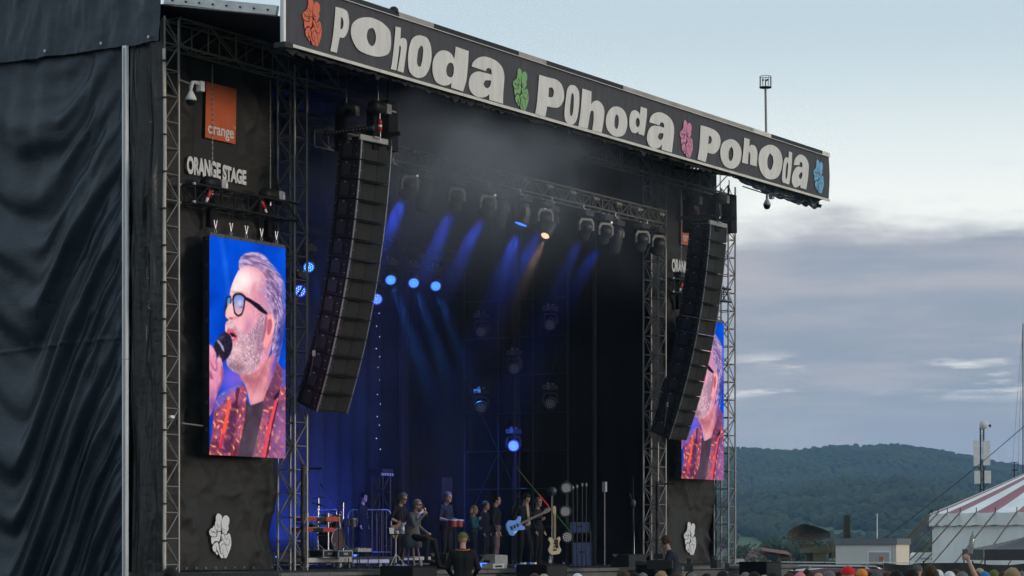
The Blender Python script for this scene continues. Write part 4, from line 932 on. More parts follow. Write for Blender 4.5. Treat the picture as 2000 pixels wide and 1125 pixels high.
def array_hoist(label, x, y, z, side):
    h = thing('chain_hoist', label, 'hoist', (x, y, z), 0, 'chain hoists over the loudspeakers')
    MB().lathe([(.001, -.24), (.12, -.23), (.14, -.18), (.14, .14), (.10, .18), (.001, .185)], 14, (0, 0, 0), Euler((0, math.pi / 2, 0)).to_matrix()).build('motor', 'black_paint', h, True)
    MB().box((.27, 0, 0), (.17, .2, .2)).build('gearbox', 'fixture_panel', h); MB().box((.12, .22, -.42), (.22, .2, .85), None, 0, .85).build('chain_bag', 'black_matte', h)
    bar('chain', (0, 0, .14), (0, 0, zr(y) - z - .35), .012, 'truss_metal', h, 5); bar('hook', (0, 0, -.14), (0, 0, -.42), .02, 'dark_steel', h)
array_hoist('front chain hoist above the left line array', XA_L, YA - .05, ZA + .72, 0); array_hoist('rear chain hoist above the left line array', XA_L, YA + .75, ZA + .75, 0)
array_hoist('front chain hoist above the right line array', XA_R, YA - .05, ZA + .72, 1); array_hoist('rear chain hoist above the right line array', XA_R, YA + .75, ZA + .75, 1)
bg_ = thing('cable_bag', 'tall black cable bag hanging beside the top of the left line array', 'bag', P(757, 275, YA + .1)); MB().box((0, 0, .30), (.36, .3, 1.05), None, 0, .95).build('bag_body', 'black_matte', bg_); MB().bar((0, 0, .82), (0, 0, 1.3), .015).build('strap', 'dark_steel', bg_); MB().box((0, -.155, .6), (.2, .01, .03)).build('tag', 'cabinet_plate', bg_)
bg_ = thing('cable_bag', 'black cable bag hanging beside the top of the right line array', 'bag', P(1424, 440, YA + .1)); MB().box((0, 0, .30), (.34, .3, 1.0), None, 0, .95).build('bag_body', 'black_matte', bg_); MB().bar((0, 0, .8), (0, 0, 1.2), .015).build('strap', 'dark_steel', bg_)
rp = thing('hoist_connector', 'red and white power connector hanging above the left line array', 'plug', P(742, 246, YA - .1))
MB().lathe([(.001, -.12), (.04, -.12), (.045, -.04), (.045, -.02), (.001, -.02)], 10).build('plug_body', 'red_plastic', rp, True); MB().lathe([(.046, -.02), (.046, .02)], 10).build('plug_ring', 'white_plastic', rp, True); MB().lathe([(.001, .02), (.045, .02), (.045, .1), (.03, .13), (.001, .14)], 10).build('socket_body', 'red_plastic', rp, True); bar('cable', (0, 0, .14), (0, 0, .5), .01, 'cabinet_edge', rp); bar('cable', (.01, 0, -.12), (.03, 0, -.35), .01, 'cabinet_edge', rp)
for nm, lab, x0_, pts in (('tie_rope', 'thin rope with a shackle tying back the bottom of the left line array', 0, [(632, 560), (622, 640), (613, 690), (606, 735)]), ('tie_rope', 'thin rope tying back the bottom of the right line array', 0, [(1330, 600), (1318, 700), (1303, 790), (1297, 835)])):
    t = thing(nm, lab, 'rope', P(pts[0][0], pts[0][1], -.6)); b0 = P(pts[0][0], pts[0][1], -.6)
    MB().tube([P(x, y, -.6) - b0 for x, y in pts], .012, 5).build('rope', 'cable', t); MB().box(P(pts[2][0], pts[2][1], -.6) - b0, (.05, .05, .12)).build('shackle', 'aluminium', t)

# ================================================================== front lighting truss and fixtures
YT = -.3
ft = thing('lighting_truss', 'long lattice lighting truss with lamps hanging across the stage opening', 'lighting truss', (0, YT, 0))
lattice(ft, (-8.25, 0, 10.83), (7.05, 0, 10.83), (0, 0, 1), .36, .34, .5, 'truss_metal', 'truss_metal', .025, .013, 6, (1, 3, 2), True)
for x, y in ((810, 299), (866, 313), (922, 329), (973, 341), (1023, 354), (1071, 366), (1117, 378), (1162, 390), (1206, 400), (1247, 411), (1290, 420)):
    q = P(x, y, YT - .2)
    for dx in (-.07, .07):
        m = MB(); m.tube([(q.x + dx, -.2, q.z + .06), (q.x + dx, -.25, q.z), (q.x + dx + .01, -.22, q.z - .07)], [.035, .05, .03], 8); m.build('round_sling', 'sling', ft, True)
for x in np.arange(770, 1290, 62):
    q = P(x, 372 + (x - 1000) * .245, YT - .2); MB().box((q.x, -.2, q.z - .045), (.12, .06, .05)).build('pipe_clamp', 'aluminium', ft)
    MB().bar((q.x - .05, -.2, q.z - .02), (q.x - .05, -.2, q.z + .08), .012).build('clamp_screw', 'aluminium', ft)

def yoke_mesh(w_, h_, r_=.05):
    m = MB(); pts = [(-w_, 0, -h_), (-w_, 0, -.17), (-w_ * .72, 0, -.07), (w_ * .72, 0, -.07), (w_, 0, -.17), (w_, 0, -h_)]
    out_ = [(x, z) for x, _, z in pts]; inn = [(x * .76, z if abs(z) > .2 and abs(z) == h_ else z - .055) for x, _, z in pts]
    k = len(pts)
    for yv in (-r_, r_): m.v += [(x, yv, z) for x, z in out_] + [(x, yv, z) for x, z in inn]
    for i in range(k - 1):
        m.f += [(i, i + 1, k + i + 1, k + i), (2 * k + i + 1, 2 * k + i, 3 * k + i, 3 * k + i + 1), (i + 1, i, 2 * k + i, 2 * k + i + 1), (k + i, k + i + 1, 3 * k + i + 1, 3 * k + i)]
    m.mi = [0] * len(m.f)
    return m
_yk = yoke_mesh(.21, .36).mesh('yoke', 'fixture_yoke'); _yk2 = yoke_mesh(.19, .30, .04).mesh('yoke', 'fixture_yoke'); _ykd = yoke_mesh(.21, .36).mesh('yoke', 'black_paint')
_hd = MB().lathe([(.001, -.20), (.11, -.19), (.15, -.10), (.155, .12), (.17, .15), (.17, .20), (.15, .205)], 18).mesh('head', 'fixture', True)
_hdl = MB().lathe([(.001, -.24), (.10, -.23), (.145, -.15), (.15, .10), (.14, .34), (.12, .42), (.10, .425)], 18).mesh('head', 'fixture', True)
_base = MB().box((0, 0, 0), (.40, .24, .13)).mesh('base', 'fixture'); _pan = MB().box((0, 0, 0), (.012, .20, .09)).mesh('control_panel', 'fixture_panel'); _disp = MB().box((0, 0, 0), (.012, .05, .05)).mesh('display', 'fixture_display'); _disp0 = MB().box((0, 0, 0), (.010, .10, .05)).mesh('display', 'fixture')
def disc(r, m, n=20): return MB().lathe([(.001, 0), (r, 0)], n).mesh('lens', m)
_lens = {k: disc(.145, k) for k in ('lens_dark', 'lens_blue', 'lens_cyan', 'lens_violet', 'lens_warm')}
_lensl = {k: disc(.098, k) for k in ('lens_dark', 'lens_warm')}
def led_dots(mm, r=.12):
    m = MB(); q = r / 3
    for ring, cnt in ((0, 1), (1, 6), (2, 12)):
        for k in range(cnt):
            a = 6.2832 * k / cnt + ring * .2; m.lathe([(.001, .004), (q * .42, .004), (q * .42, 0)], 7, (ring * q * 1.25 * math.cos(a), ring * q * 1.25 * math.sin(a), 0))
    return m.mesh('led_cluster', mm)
_led = {k: led_dots(k) for k in ('lens_core', 'led_white', 'led_glint')}
def spot(parent, col, power, size, blend=.25, loc=(0, 0, .38), rad=.13):
    l = D.lights.new('beam', 'SPOT'); l.color = col; l.energy = power; l.spot_size = math.radians(size); l.spot_blend = blend; l.shadow_soft_size = rad
    o = D.objects.new('beam', l); COL.objects.link(o); o.parent = parent; o.location = loc; o.rotation_euler = (math.pi, 0, 0); return o
def fixture(label, loc, aim, pan=None, kind='wash', lens='lens_dark', light=None, display=False, leds=None, group='moving lights on the front truss', hang=True, panel=-1):
    """moving head: base, yoke, tilting head with lens. loc = top of the base (hanging) in the world, aim = direction of the beam"""
    aim = Vector(aim).normalized(); az = math.atan2(aim.y, aim.x) + math.pi / 2 if pan is None else pan
    t = thing('moving_light', label, 'stage light', loc, 0, group); s = -1
    b = link('base', _base, t, (0, 0, -.065)); link('control_panel', _pan, b, (-.205, 0, 0)); link('display', _disp if display else _disp0, b, (-.212, .03, 0))
    for dx in (-.12, .12): block('clamp', (dx, 0, .03), (.05, .05, .06), 'aluminium', t)
    t.scale = (1.04, 1.04, 1.04); y_ = link('yoke', (_yk if 'front' in group else _ykd) if kind == 'wash' else _yk2, t, (0, 0, -.11), (0, 0, az))
    q = aim.to_track_quat('Z', 'Y').to_euler()
    piv = (0, 0, -.11 - (.33 if kind == 'wash' else .28))
    h = link('head', _hd if kind == 'wash' else _hdl, t, piv, q)
    link('lens', (_lens if kind == 'wash' else _lensl)[lens], h, (0, 0, .206 if kind == 'wash' else .428))
    if leds: link('led_cluster', _led[leds], h, (0, 0, .209))['kind'] = 'stuff'
    if light: spot(h, *light)
    return t
BLUE = (.03, .10, 1.0)
UP = (-.15, .72, -.62)                                    # upstage and down
def aim_px(loc, x, y, Y):                                 # towards the place at depth Y seen at that pixel
    return (P(x, y, Y) - Vector(loc))
FX = [ # px x, y of the base top, kind, lens, lit, label
 (799, 327, 'wash', 'lens_blue', 1, 'first moving light on the front truss, next to the left line array'),
 (828, 340, 'spot', 'lens_dark', 0, 'second moving light on the front truss with lit white display'),
 (891, 351, 'wash', 'lens_blue', 1, 'third moving light on the front truss counted from the left line array'),
 (952, 366, 'wash', 'lens_blue', 1, 'fourth moving light on the front truss, just left of a long spotlight'),
 (979, 378, 'spot', 'lens_dark', 0, 'long spotlight with lit display, fifth on the front truss'),
 (1023, 384, 'wash', 'lens_blue', 2, 'moving light on the front truss showing its glowing blue lens from below'),
 (1064, 393, 'wash', 'lens_blue', 1, 'seventh moving light on the front truss, left of the warm spotlight'),
 (1076, 403, 'spot', 'lens_warm', 3, 'long spotlight on the front truss with a warm orange beam'),
 (1144, 412, 'wash', 'lens_blue', 1, 'moving light on the front truss right of the warm spotlight'),
 (1182, 421, 'wash', 'lens_blue', 1, 'moving light on the front truss, fourth from its right end'),
 (1205, 431, 'spot', 'lens_dark', 0, 'long spotlight with lit display, third from the right end of the front truss'),
 (1254, 437, 'wash', 'lens_dark', 0, 'moving light near the right end of the front truss, turned away'),
 (1286, 446, 'wash', 'lens_dark', 0, 'last moving light on the front truss in front of the inner right tower')]
for i, (x, y, kd, ln, lit, lab) in enumerate(FX):
    loc = P(x, y, YT + (.12 if kd == 'spot' else -.15))
    if lit == 1: fixture(lab, loc, (.36 + .04 * (i % 3), .66, -.66), -.5, kd, ln, (BLUE, 4600, 19, .7))
    elif lit == 2: fixture(lab, loc, (-.22, .25, -.95), 1.0, kd, ln, (BLUE, 2600, 26, .7))
    elif lit == 3: fixture(lab, loc, QZ(808, 55.9, ZD + 1.25) - loc, 1.9, kd, ln, ((1.0, .58, .36), 2000, 12, .5, (0, 0, .5), .09), True)
    else: fixture(lab, loc, (.12, .25, -.95) if kd == 'spot' else (.4, .6, -.7), -.55, kd, ln, None, kd == 'spot')

# ---- upstage truss with lit washes shining towards the audience
YU = 6.4
ut = thing('rear_lighting_truss', 'dark rear lighting truss carrying the blue lit lamps', 'lighting truss', (0, YU, 0))
uz = P(808, 540, YU).z + .75
lattice(ut, (-8.4, 0, uz), (7.4, 0, uz), (0, 0, 1), .3, .3, .6, 'black_paint', 'black_paint', .022, .012, 5, (1, 3))
for x, y, ln, pw, lab in ((603, 520, 'lens_cyan', 5000, 'blue lit lamp beside the inner left tower'), (763, 545, 'lens_cyan', 9000, 'blue lit lamp right of the left line array, first of three in a row'), (808, 551, 'lens_cyan', 9000, 'blue lit lamp in the middle of the row of three'), (851, 557, 'lens_cyan', 10000, 'blue lit lamp at the right of the row of three')):
    q = P(x, y, YU); tocam = (CAM - q).normalized()
    a = (Vector((.10, -.62, -.60)) if x > 700 else Vector((0, -.6, -.6)))
    a = (tocam * .8 + Vector((0, -.1, -.42))).normalized()
    t = fixture(lab, q + Vector((0, 0, .44)) - a * .2, a, None, 'wash', ln, None, False, 'lens_core', 'blue lit lamps on the rear truss')
    sp_ = spot(t, (.04, .24, 1.0), pw, 11, .5, (0, 0, 0), .10); sp_.location = (q - t.location) + a * .03
    sp_.rotation_euler = (-Vector((.10, -.34, -.92))).to_track_quat('Z', 'Y').to_euler()
    for k in range(2): bar('drop_pipe', (-.1 + k * .2, 0, .05), (-.1 + k * .2, YU - t.location.y, uz - t.location.z - .15), .015, 'dark_steel', t, 6)
q = P(736, 583, 7.6); tcm = (CAM - q).normalized()
fixture('violet lit lamp hanging lower behind the left line array', q + Vector((0, 0, .44)) - tcm * .2, tcm, None, 'wash', 'lens_violet', None, False, 'lens_core', 'blue lit lamps on the rear truss')
q = P(586, 567, 5.2); tcm = (CAM - q).normalized()
fixture('violet lit lamp seen through the inner left tower', q + Vector((0, 0, .44)) - tcm * .2, tcm, None, 'wash', 'lens_violet', None, False, 'lens_core', 'blue lit lamps on the rear truss')
# strings of tiny bright bulbs hanging upstage
ls = thing('light_string', 'string of tiny white bulbs hanging down behind the left line array', 'light string', P(740, 580, 7.9))
b0 = P(740, 580, 7.9); bm_s = MB(); bm_s.bar((0, 0, 0), P(741, 900, 7.9) - b0, .004, n=5); bm_s.build('wire', 'cable', ls)
mat('bulb', (.9, .9, .9), .3, emit=(.75, .85, 1), estr=.5, var=0)
_bulb = MB().ell((0, 0, 0), (.016, .016, .016), 6).mesh('bulb', 'bulb')
for k in range(14): link('bulb', _bulb, ls, P(737 + (k % 2) * 4 + random.uniform(-2, 2), 590 + k * 22 + random.uniform(-5, 5), 7.9) - b0)

# ---- scaffold of lamps along the right side wall
XS = 7.35
sf = thing('side_scaffold', 'black pipe scaffold along the right stage wall carrying lamps', 'scaffold', (XS, 0, ZD))
us = [PX(x, 700, XS).y for x in (907, 973, 1041, 1109)]
for y in us: bar('upright', (0, y, 0), (0, y, 8.1), .020, 'dark_steel', sf, 7)
for k in range(1, 8): bar('ledger', (0, us[-1], k * 1.04), (0, us[0], k * 1.04), .016, 'dark_steel', sf, 6)
for a, b, z0, z1 in ((0, 1, 1.0, 3.1), (1, 2, 3.1, 1.0), (2, 3, 4.2, 6.2), (0, 1, 5.2, 3.1)): bar('diagonal_brace', (.02, us[a], z0), (.02, us[b], z1), .010, 'dark_steel', sf, 6)
for x, y, lab, lit in ((940, 612, 'unlit lamp high on the side scaffold, upstage side', 0), (1075, 598, 'unlit lamp high on the side scaffold, audience side', 0), (1005, 684, 'unlit lamp in the middle of the side scaffold', 0), (940, 760, 'unlit lamp low on the side scaffold, upstage side', 0), (1075, 752, 'unlit lamp low on the side scaffold, audience side', 0), (1003, 838, 'lamp with round blue lit face low on the side scaffold', 1)):
    q = PX(x, y, XS - .2); tcm = (CAM - q).normalized()
    fixture(lab, q, (tcm + Vector((-.1, 0, -.25))) if not lit else tcm, None, 'wash', 'lens_violet' if lit else 'lens_dark', None, False, 'lens_core' if lit else 'led_white', 'lamps on the side scaffold')
for x, r_ in ((787, .10), (1005, .08), (1161, .06), (796, .03), (1014, .03)):
    q = PX(x, 900, 7.72); t = thing('side_pole', 'grey pole against the right stage wall behind %s' % {787: 'the bassist', 1005: 'the guitarist', 1161: 'the dark right', 796: 'the bassist, thinner', 1014: 'the guitarist, thinner'}[x], 'pole', (7.72, q.y, ZD), 0, 'poles along the right wall')
    bar('pole', (0, 0, .03), (0, 0, 10.4), r_, 'dark_steel', t, 12); MB().box((0, 0, .015), (.3, .3, .03)).build('foot', 'dark_steel', t)

# ---- theatre smoke: uneven, thickest under the front of the canopy
sm = D.materials.new('theatre_smoke'); sm.use_nodes = True; t_ = sm.node_tree; t_.nodes.clear()
o_ = t_.nodes.new('ShaderNodeOutputMaterial'); v_ = t_.nodes.new('ShaderNodeVolumePrincipled'); v_.inputs['Color'].default_value = (.76, .87, 1.0, 1); v_.inputs['Anisotropy'].default_value = .15
c_ = t_.nodes.new('ShaderNodeTexCoord'); s_ = t_.nodes.new('ShaderNodeSeparateXYZ'); t_.links.new(c_.outputs['Object'], s_.inputs[0])
n_ = t_.nodes.new('ShaderNodeTexNoise'); n_.inputs['Scale'].default_value = .32; n_.inputs['Detail'].default_value = 4; n_.inputs['Roughness'].default_value = .55
mp_ = t_.nodes.new('ShaderNodeMapping'); mp_.inputs['Scale'].default_value = (1, 1, 1.2); t_.links.new(c_.outputs['Object'], mp_.inputs[0]); t_.links.new(mp_.outputs[0], n_.inputs['Vector'])
def vm(op, a, b):
    m = t_.nodes.new('ShaderNodeMath'); m.operation = op
    for i, x in enumerate((a, b)):
        if isinstance(x, (int, float)): m.inputs[i].default_value = x
        else: t_.links.new(x, m.inputs[i])
    return m.outputs[0]
def vr(v, a, b):
    m = t_.nodes.new('ShaderNodeMapRange'); m.interpolation_type = 'SMOOTHSTEP'; t_.links.new(v, m.inputs[0]); m.inputs[1].default_value = a; m.inputs[2].default_value = b; return m.outputs[0]
def gauss(cx, cy, cz, rx, ry, rz):
    e = None
    for ax_, c0, r0 in (('X', cx, rx), ('Y', cy, ry), ('Z', cz, rz)):
        d_ = vm('DIVIDE', vm('SUBTRACT', s_.outputs[ax_], c0), r0); d_ = vm('MULTIPLY', d_, d_); e = d_ if e is None else vm('ADD', e, d_)
    return vm('POWER', 2.718, vm('MULTIPLY', e, -1.0))
cl = vr(n_.outputs[0], .40, .68)
pq = P(900, 225, -1.0)
up_ = vm('MULTIPLY', vr(s_.outputs['Z'], 7.5, 11.2), vm('ADD', vm('MULTIPLY', cl, .036), .002))
plume = vm('MULTIPLY', gauss(pq.x, -1.0, pq.z, 4.6, 2.2, 1.6), vm('ADD', vm('MULTIPLY', cl, 1.25), .15))
low = vm('ADD', vm('MULTIPLY', cl, .0015), .0012)
rq = P(790, 700, 5.6); rear = vm('MULTIPLY', gauss(rq.x, 5.8, rq.z, 3.2, 2.4, 3.6), vm('ADD', vm('MULTIPLY', cl, .022), .004))
t_.links.new(vm('ADD', vm('ADD', vm('ADD', up_, rear), plume), low), v_.inputs['Density']); t_.links.new(v_.outputs[0], o_.inputs['Volume']); M['theatre_smoke'] = sm
SMOKE = tag(MB().box((-.4, 3.1, 6.95), (16.1, 11.8, 10.5)).build('stage_smoke', 'theatre_smoke'), 'thin grey blue theatre smoke drifting under the stage roof', 'smoke', kind='stuff')
# ================================================================== people
for nm, c, r in (('skin', (.42, .25, .19), .55), ('skin_tan', (.36, .20, .14), .55), ('cloth_black', (.012, .012, .014), .8), ('cloth_navy', (.018, .022, .035), .8), ('cloth_grey', (.08, .08, .085), .85), ('cloth_brown', (.13, .065, .042), .8),
                 ('shoe_white', (.6, .6, .62), .6), ('shoe_black', (.012, .012, .012), .5), ('hair_black', (.010, .008, .007), .6), ('hair_brown', (.045, .026, .016), .6), ('hair_grey', (.13, .12, .12), .75), ('hair_blond', (.25, .17, .09), .6), ('lip', (.30, .09, .08), .5), ('eye_dark', (.02, .015, .012), .3),
                 ('cloth_white', (.58, .58, .58), .8), ('cloth_red', (.50, .02, .025), .75), ('cloth_blue', (.05, .16, .34), .8), ('cloth_orange', (.62, .20, .04), .8), ('cloth_pink', (.55, .18, .20), .8), ('cloth_olive', (.10, .11, .04), .8), ('cloth_teal', (.02, .10, .14), .75), ('wood', (.30, .19, .10), .6), ('cloth_beige', (.33, .27, .2), .8)):
    mat(nm, c, r, 0, .18, 14, spec=.15 if 'cloth' in nm or 'hair' in nm else .4)
mat('print_trousers', (.05, .035, .05), .8, 0, .7, 9, col2=(.22, .14, .16)); mat('singer_jacket', (.16, .06, .035), .75, 0, .5, 5, col2=(.05, .11, .15))
TMP = D.scenes.new('workbench')
def remesh(mb, vox, smooth=6):
    me = mb.mesh('body', ['skin']); ob = D.objects.new('tmp_body', me); TMP.collection.objects.link(ob)
    r = ob.modifiers.new('r', 'REMESH'); r.mode = 'VOXEL'; r.voxel_size = vox
    s = ob.modifiers.new('s', 'SMOOTH'); s.iterations = smooth; s.factor = .4
    TMP.view_layers[0].update(); dg = TMP.view_layers[0].depsgraph
    out_ = D.meshes.new_from_object(ob.evaluated_get(dg)); D.objects.remove(ob); D.meshes.remove(me)
    return out_
def seg_d(c, a, b, ra, rb):
    a = np.array(a); b = np.array(b); ab = b - a; t = np.clip(((c - a) @ ab) / max(1e-9, ab @ ab), 0, 1)
    return np.linalg.norm(c - (a + t[:, None] * ab), axis=1) - (ra + (rb - ra) * t)
DEFJ = dict(pel=(0, 0, .95), wa=(0, 0, 1.10), ch=(0, 0, 1.29), nk=(0, -.01, 1.47), hd=(0, .03, 1.635), sR=(.175, -.01, 1.415), sL=(-.175, -.01, 1.415), eR=(.235, -.03, 1.13), eL=(-.235, -.03, 1.13), wR=(.25, .07, .89), wL=(-.25, .07, .89),
            hR=(.09, 0, .92), hL=(-.09, 0, .92), kR=(.10, .02, .50), kL=(-.10, .02, .50), aR=(.105, -.03, .085), aL=(-.105, -.03, .085), tR=(.13, .15, .035), tL=(-.13, .15, .035))
def person(label, loc, rz, mats, h=1.75, J=None, sleeve='short', girth=1.0, yaw=0.0, pitch=0.0, hair='hair_black', hairkind='short', vox=.0125, group=None, extra=None, handdir=None, curl=.5, name='person', upper=False):
    """mats: skin, top, trousers, shoes"""
    j = dict(DEFJ); j.update(J or {}); k = h / 1.75
    j = {a: Vector(b) * k for a, b in j.items()}
    pr = []                                                  # capsules: a, b, ra, rb, material
    g_ = girth * k
    def cap(a, b, ra, rb, m): pr.append((Vector(a), Vector(b), ra, rb, m))
    cap(j['pel'] + Vector((-.06, 0, 0)) * k, j['pel'] + Vector((.06, 0, 0)) * k, .115 * g_, .115 * g_, 2)
    cap(j['pel'] + Vector((-.04, 0, .06)) * k, j['wa'] + Vector((-.04, 0, 0)) * k, .105 * g_, .10 * g_, 1); cap(j['pel'] + Vector((.04, 0, .06)) * k, j['wa'] + Vector((.04, 0, 0)) * k, .105 * g_, .10 * g_, 1)
    for s in (-1, 1): cap(j['wa'] + Vector((s * .045, 0, 0)) * k, j['ch'] + Vector((s * .065, 0, .03)) * k, .10 * g_, .115 * g_, 1)
    cap(j['sR'] * .8 + j['ch'] * .2, j['sL'] * .8 + j['ch'] * .2, .075 * g_, .075 * g_, 1); cap(j['ch'], j['nk'] - Vector((0, 0, .03)) * k, .11 * g_, .06 * g_, 1)
    cap(j['nk'] - Vector((0, 0, .03)) * k, j['hd'] - Vector((0, .02, .06)) * k, .056 * k, .052 * k, 0)
    Rh = Euler((pitch, 0, yaw)).to_matrix(); hd = j['hd']
    def hp(x, y, z): return hd + Rh @ (Vector((x, y, z)) * k)
    cap(hp(0, -.022, .035), hp(0, .016, .03), .083 * k, .080 * k, 0); cap(hp(0, .02, -.02), hp(0, .045, -.075), .066 * k, .046 * k, 0)
    cap(hp(0, .092, .015), hp(0, .112, -.022), .010 * k, .014 * k, 0)
    for s in (-1, 1):
        cap(hp(s * .081, -.005, .02), hp(s * .080, -.002, -.025), .014 * k, .011 * k, 0); cap(hp(s * .026, .086, .017), hp(s * .038, .082, .017), .008 * k, .008 * k, 4); cap(hp(s * .02, .092, .036), hp(s * .046, .084, .036), .006 * k, .006 * k, 4)
    cap(hp(-.02, .092, -.058), hp(.02, .092, -.058), .007 * k, .007 * k, 5)
    fm = 1 if sleeve == 'long' else 0
    for S in 'RL':
        s = 1 if S == 'R' else -1
        sh, el, wr = j['s' + S], j['e' + S], j['w' + S]
        cap(sh, el, .058 * g_, .046 * g_, 1 if sleeve != 'none' else 0); cap(el, wr, .044 * (g_ if fm else k), (.034 if fm else .028) * k, fm)
        d = (wr - el).normalized()
        if handdir and S in handdir: d = Vector(handdir[S]).normalized()
        sd = d.cross(Vector((0, 1, .3))); sd = sd.normalized() if sd.length > .1 else Vector((1, 0, 0)); nrm = sd.cross(d).normalized()
        cap(wr, wr + d * .05 * k, .026 * k, .032 * k, 0); cap(wr + d * .05 * k + sd * .02 * k, wr + d * .05 * k - sd * .02 * k, .027 * k, .027 * k, 0)
        for q in range(4):
            b = wr + d * .078 * k + sd * (.033 - .022 * q) * k; L_ = (.052, .06, .056, .044)[q] * k
            m_ = b + (d * math.cos(curl * .6) + nrm * math.sin(curl * .6)) * L_ * .55; e = m_ + (d * math.cos(curl * 1.7) + nrm * math.sin(curl * 1.7)) * L_ * .6
            cap(b, m_, .0105 * k, .0098 * k, 0); cap(m_, e, .0098 * k, .0085 * k, 0)
        tb2 = wr + d * .025 * k + sd * .03 * k; cap(tb2, tb2 + (d * .7 + sd * .7 + nrm * curl * .5).normalized() * .055 * k, .012 * k, .0095 * k, 0)
        if upper: continue
        cap(j['h' + S], j['k' + S], .088 * g_, .062 * g_, 2); cap(j['k' + S], j['a' + S], .058 * g_, .045 * k, 2)
        cap(j['a' + S] + Vector((0, -.02, -.025)) * k, j['t' + S], .045 * k, .036 * k, 3)
    if extra:
        for a, b, ra, rb, m_ in extra: cap(Vector(a) * k, Vector(b) * k, ra * k, rb * k, m_)
    mb = MB()
    for a, b, ra, rb, m_ in pr:
        q = (b - a).to_track_quat('Z', 'Y').to_matrix() if (b - a).length > 1e-6 else Matrix.Identity(3); L_ = (b - a).length
        prof = [(max(1e-4, ra * math.sin(t)), -ra * math.cos(t)) for t in np.linspace(0, math.pi / 2, 5)] + [(max(1e-4, rb * math.cos(t)), L_ + rb * math.sin(t)) for t in np.linspace(0, math.pi / 2, 5)]
        mb.lathe(prof, 10, a, q)
    me = remesh(mb, vox)
    nf = len(me.polygons); cc = np.zeros(nf * 3); me.polygons.foreach_get('center', cc); cc = cc.reshape(-1, 3)
    ds = np.stack([seg_d(cc, a, b, ra, rb) - (.004 if m_ in (4, 5) else 0) for a, b, ra, rb, m_ in pr]); idx = np.array([p[4] for p in pr])[np.argmin(ds, axis=0)]
    me.materials.clear()
    for m_ in list(mats) + ['eye_dark', 'lip']: me.materials.append(M[m_])
    me.polygons.foreach_set('material_index', idx.astype(np.int32)); me.polygons.foreach_set('use_smooth', [True] * nf); me.update()
    t = thing(name, label, 'person', loc, rz, group)
    link('body', me, t)
    if hair:
        hm = MB(); hm.ell((0, -.010, .038), (.094, .112, .108), 16)
        if hairkind == 'cap':
            f2 = [f for f in hm.f if min(hm.v[i][2] for i in f) > .03]
            hm.f = f2; hm.mi = [0] * len(f2)
            br = [(.085 * math.sin(a), .07 + .085 * math.cos(a) * 1.0, .045 - .02 * math.cos(a)) for a in np.linspace(-1.5, 1.5, 11)]; br2 = [(x * .9, .055, .055) for x, y, z in br]
            o = len(hm.v); hm.v += br + br2; hm.f += [(o + i, o + i + 1, o + 12 + i, o + 11 + i) for i in range(10)]; hm.mi = [0] * len(hm.f)
        else:
            def keep(f):
                c = sum((Vector(hm.v[i]) for i in f), Vector()) / len(f)
                if c.y > .045 and c.z < .075: return False
                if c.y > .0 and c.z < .0: return False
                return c.z > (-.06 if hairkind != 'crop' else -.03)
            hm.f = [f for f in hm.f if keep(f)]; hm.mi = [0] * len(hm.f)
            hm.v = [tuple(Vector(v) + Vector(v).normalized() * (.010 * n3(v[0] * 60, v[1] * 60, v[2] * 60) if hairkind != 'bushy' else .022 * n3(v[0] * 30, v[1] * 30, v[2] * 30) + .012)) for v in hm.v]
            if hairkind == 'long':
                for s in (-1, 0, 1): hm.tube([(s * .07, -.05, .05), (s * .085, -.075, -.06), (s * .09, -.075, -.18), (s * .08, -.06, -.30)], [.04, .05, .05, .015], 8)
        ho = hm.build('cap' if hairkind == 'cap' else 'hair', hair, t, True); ho.location = hd; ho.rotation_euler = (pitch, 0, yaw); ho.scale = (k, k, k)
    t['_k'] = k
    return t, j, hp
def glasses(t, hp, m='black_glass'):
    g = MB()
    for s in (-1, 1):
        c = hp(s * .034, .112, .017); g.ell(c, (.024, .006, .018), 8); g.bar(hp(s * .055, .105, .02), hp(s * .082, .0, .025), .004, n=5)
    g.bar(hp(-.012, .115, .02), hp(.012, .115, .02), .004, n=5); g.build('glasses', m, t)
A_ = math.pi                                                  # facing the audience
FACE = lambda deg: math.pi + math.radians(deg)                # turned: + towards stage left

# --- woman in black dress on the riser
t, j, hp = person('woman in a long black dress standing by a microphone stand', QZ(709, 66, ZD + .21), FACE(10), ('skin', 'cloth_black', 'cloth_black', 'shoe_black'), 1.68, dict(eR=(.22, -.02, 1.14), wR=(.235, .03, .90), wL=(-.235, .03, .90)), 'long', .9, hair='hair_black', hairkind='long', yaw=-.2)
sk = MB(); sk.lathe([(.15, 1.12), (.14, 1.02), (.17, .90), (.20, .6), (.25, .3), (.30, .08), (.28, .08)], 28)
sk.v = [(x * (1 + .06 * math.sin(math.atan2(y, x) * 9) * max(0, 1 - z)), y * .8 * (1 + .06 * math.sin(math.atan2(y, x) * 9) * max(0, 1 - z)), z) for x, y, z in sk.v]; sk.build('dress', 'cloth_black', t, True)
MB().box((.0, .135, 1.06), (.05, .02, .04)).build('belt_buckle', 'chrome', t)
# --- bassist
t, j, hp = person('bass player in a black T shirt with grey hair, white shoes and bass guitar', QZ(781, 58, ZD), FACE(-4), ('skin', 'cloth_black', 'cloth_black', 'shoe_white'), 1.74, dict(hd=(-.02, .08, 1.62), eR=(.26, -.06, 1.15), wR=(.13, .18, 1.02), eL=(-.27, .0, 1.16), wL=(-.34, .22, 1.17), kR=(.13, .08, .5), aR=(.16, .02, .085), tR=(.2, .19, .035)), 'short', 1.03, yaw=-.15, pitch=-.25, hair='hair_grey', hairkind='bushy', curl=1.1); glasses(t, hp)
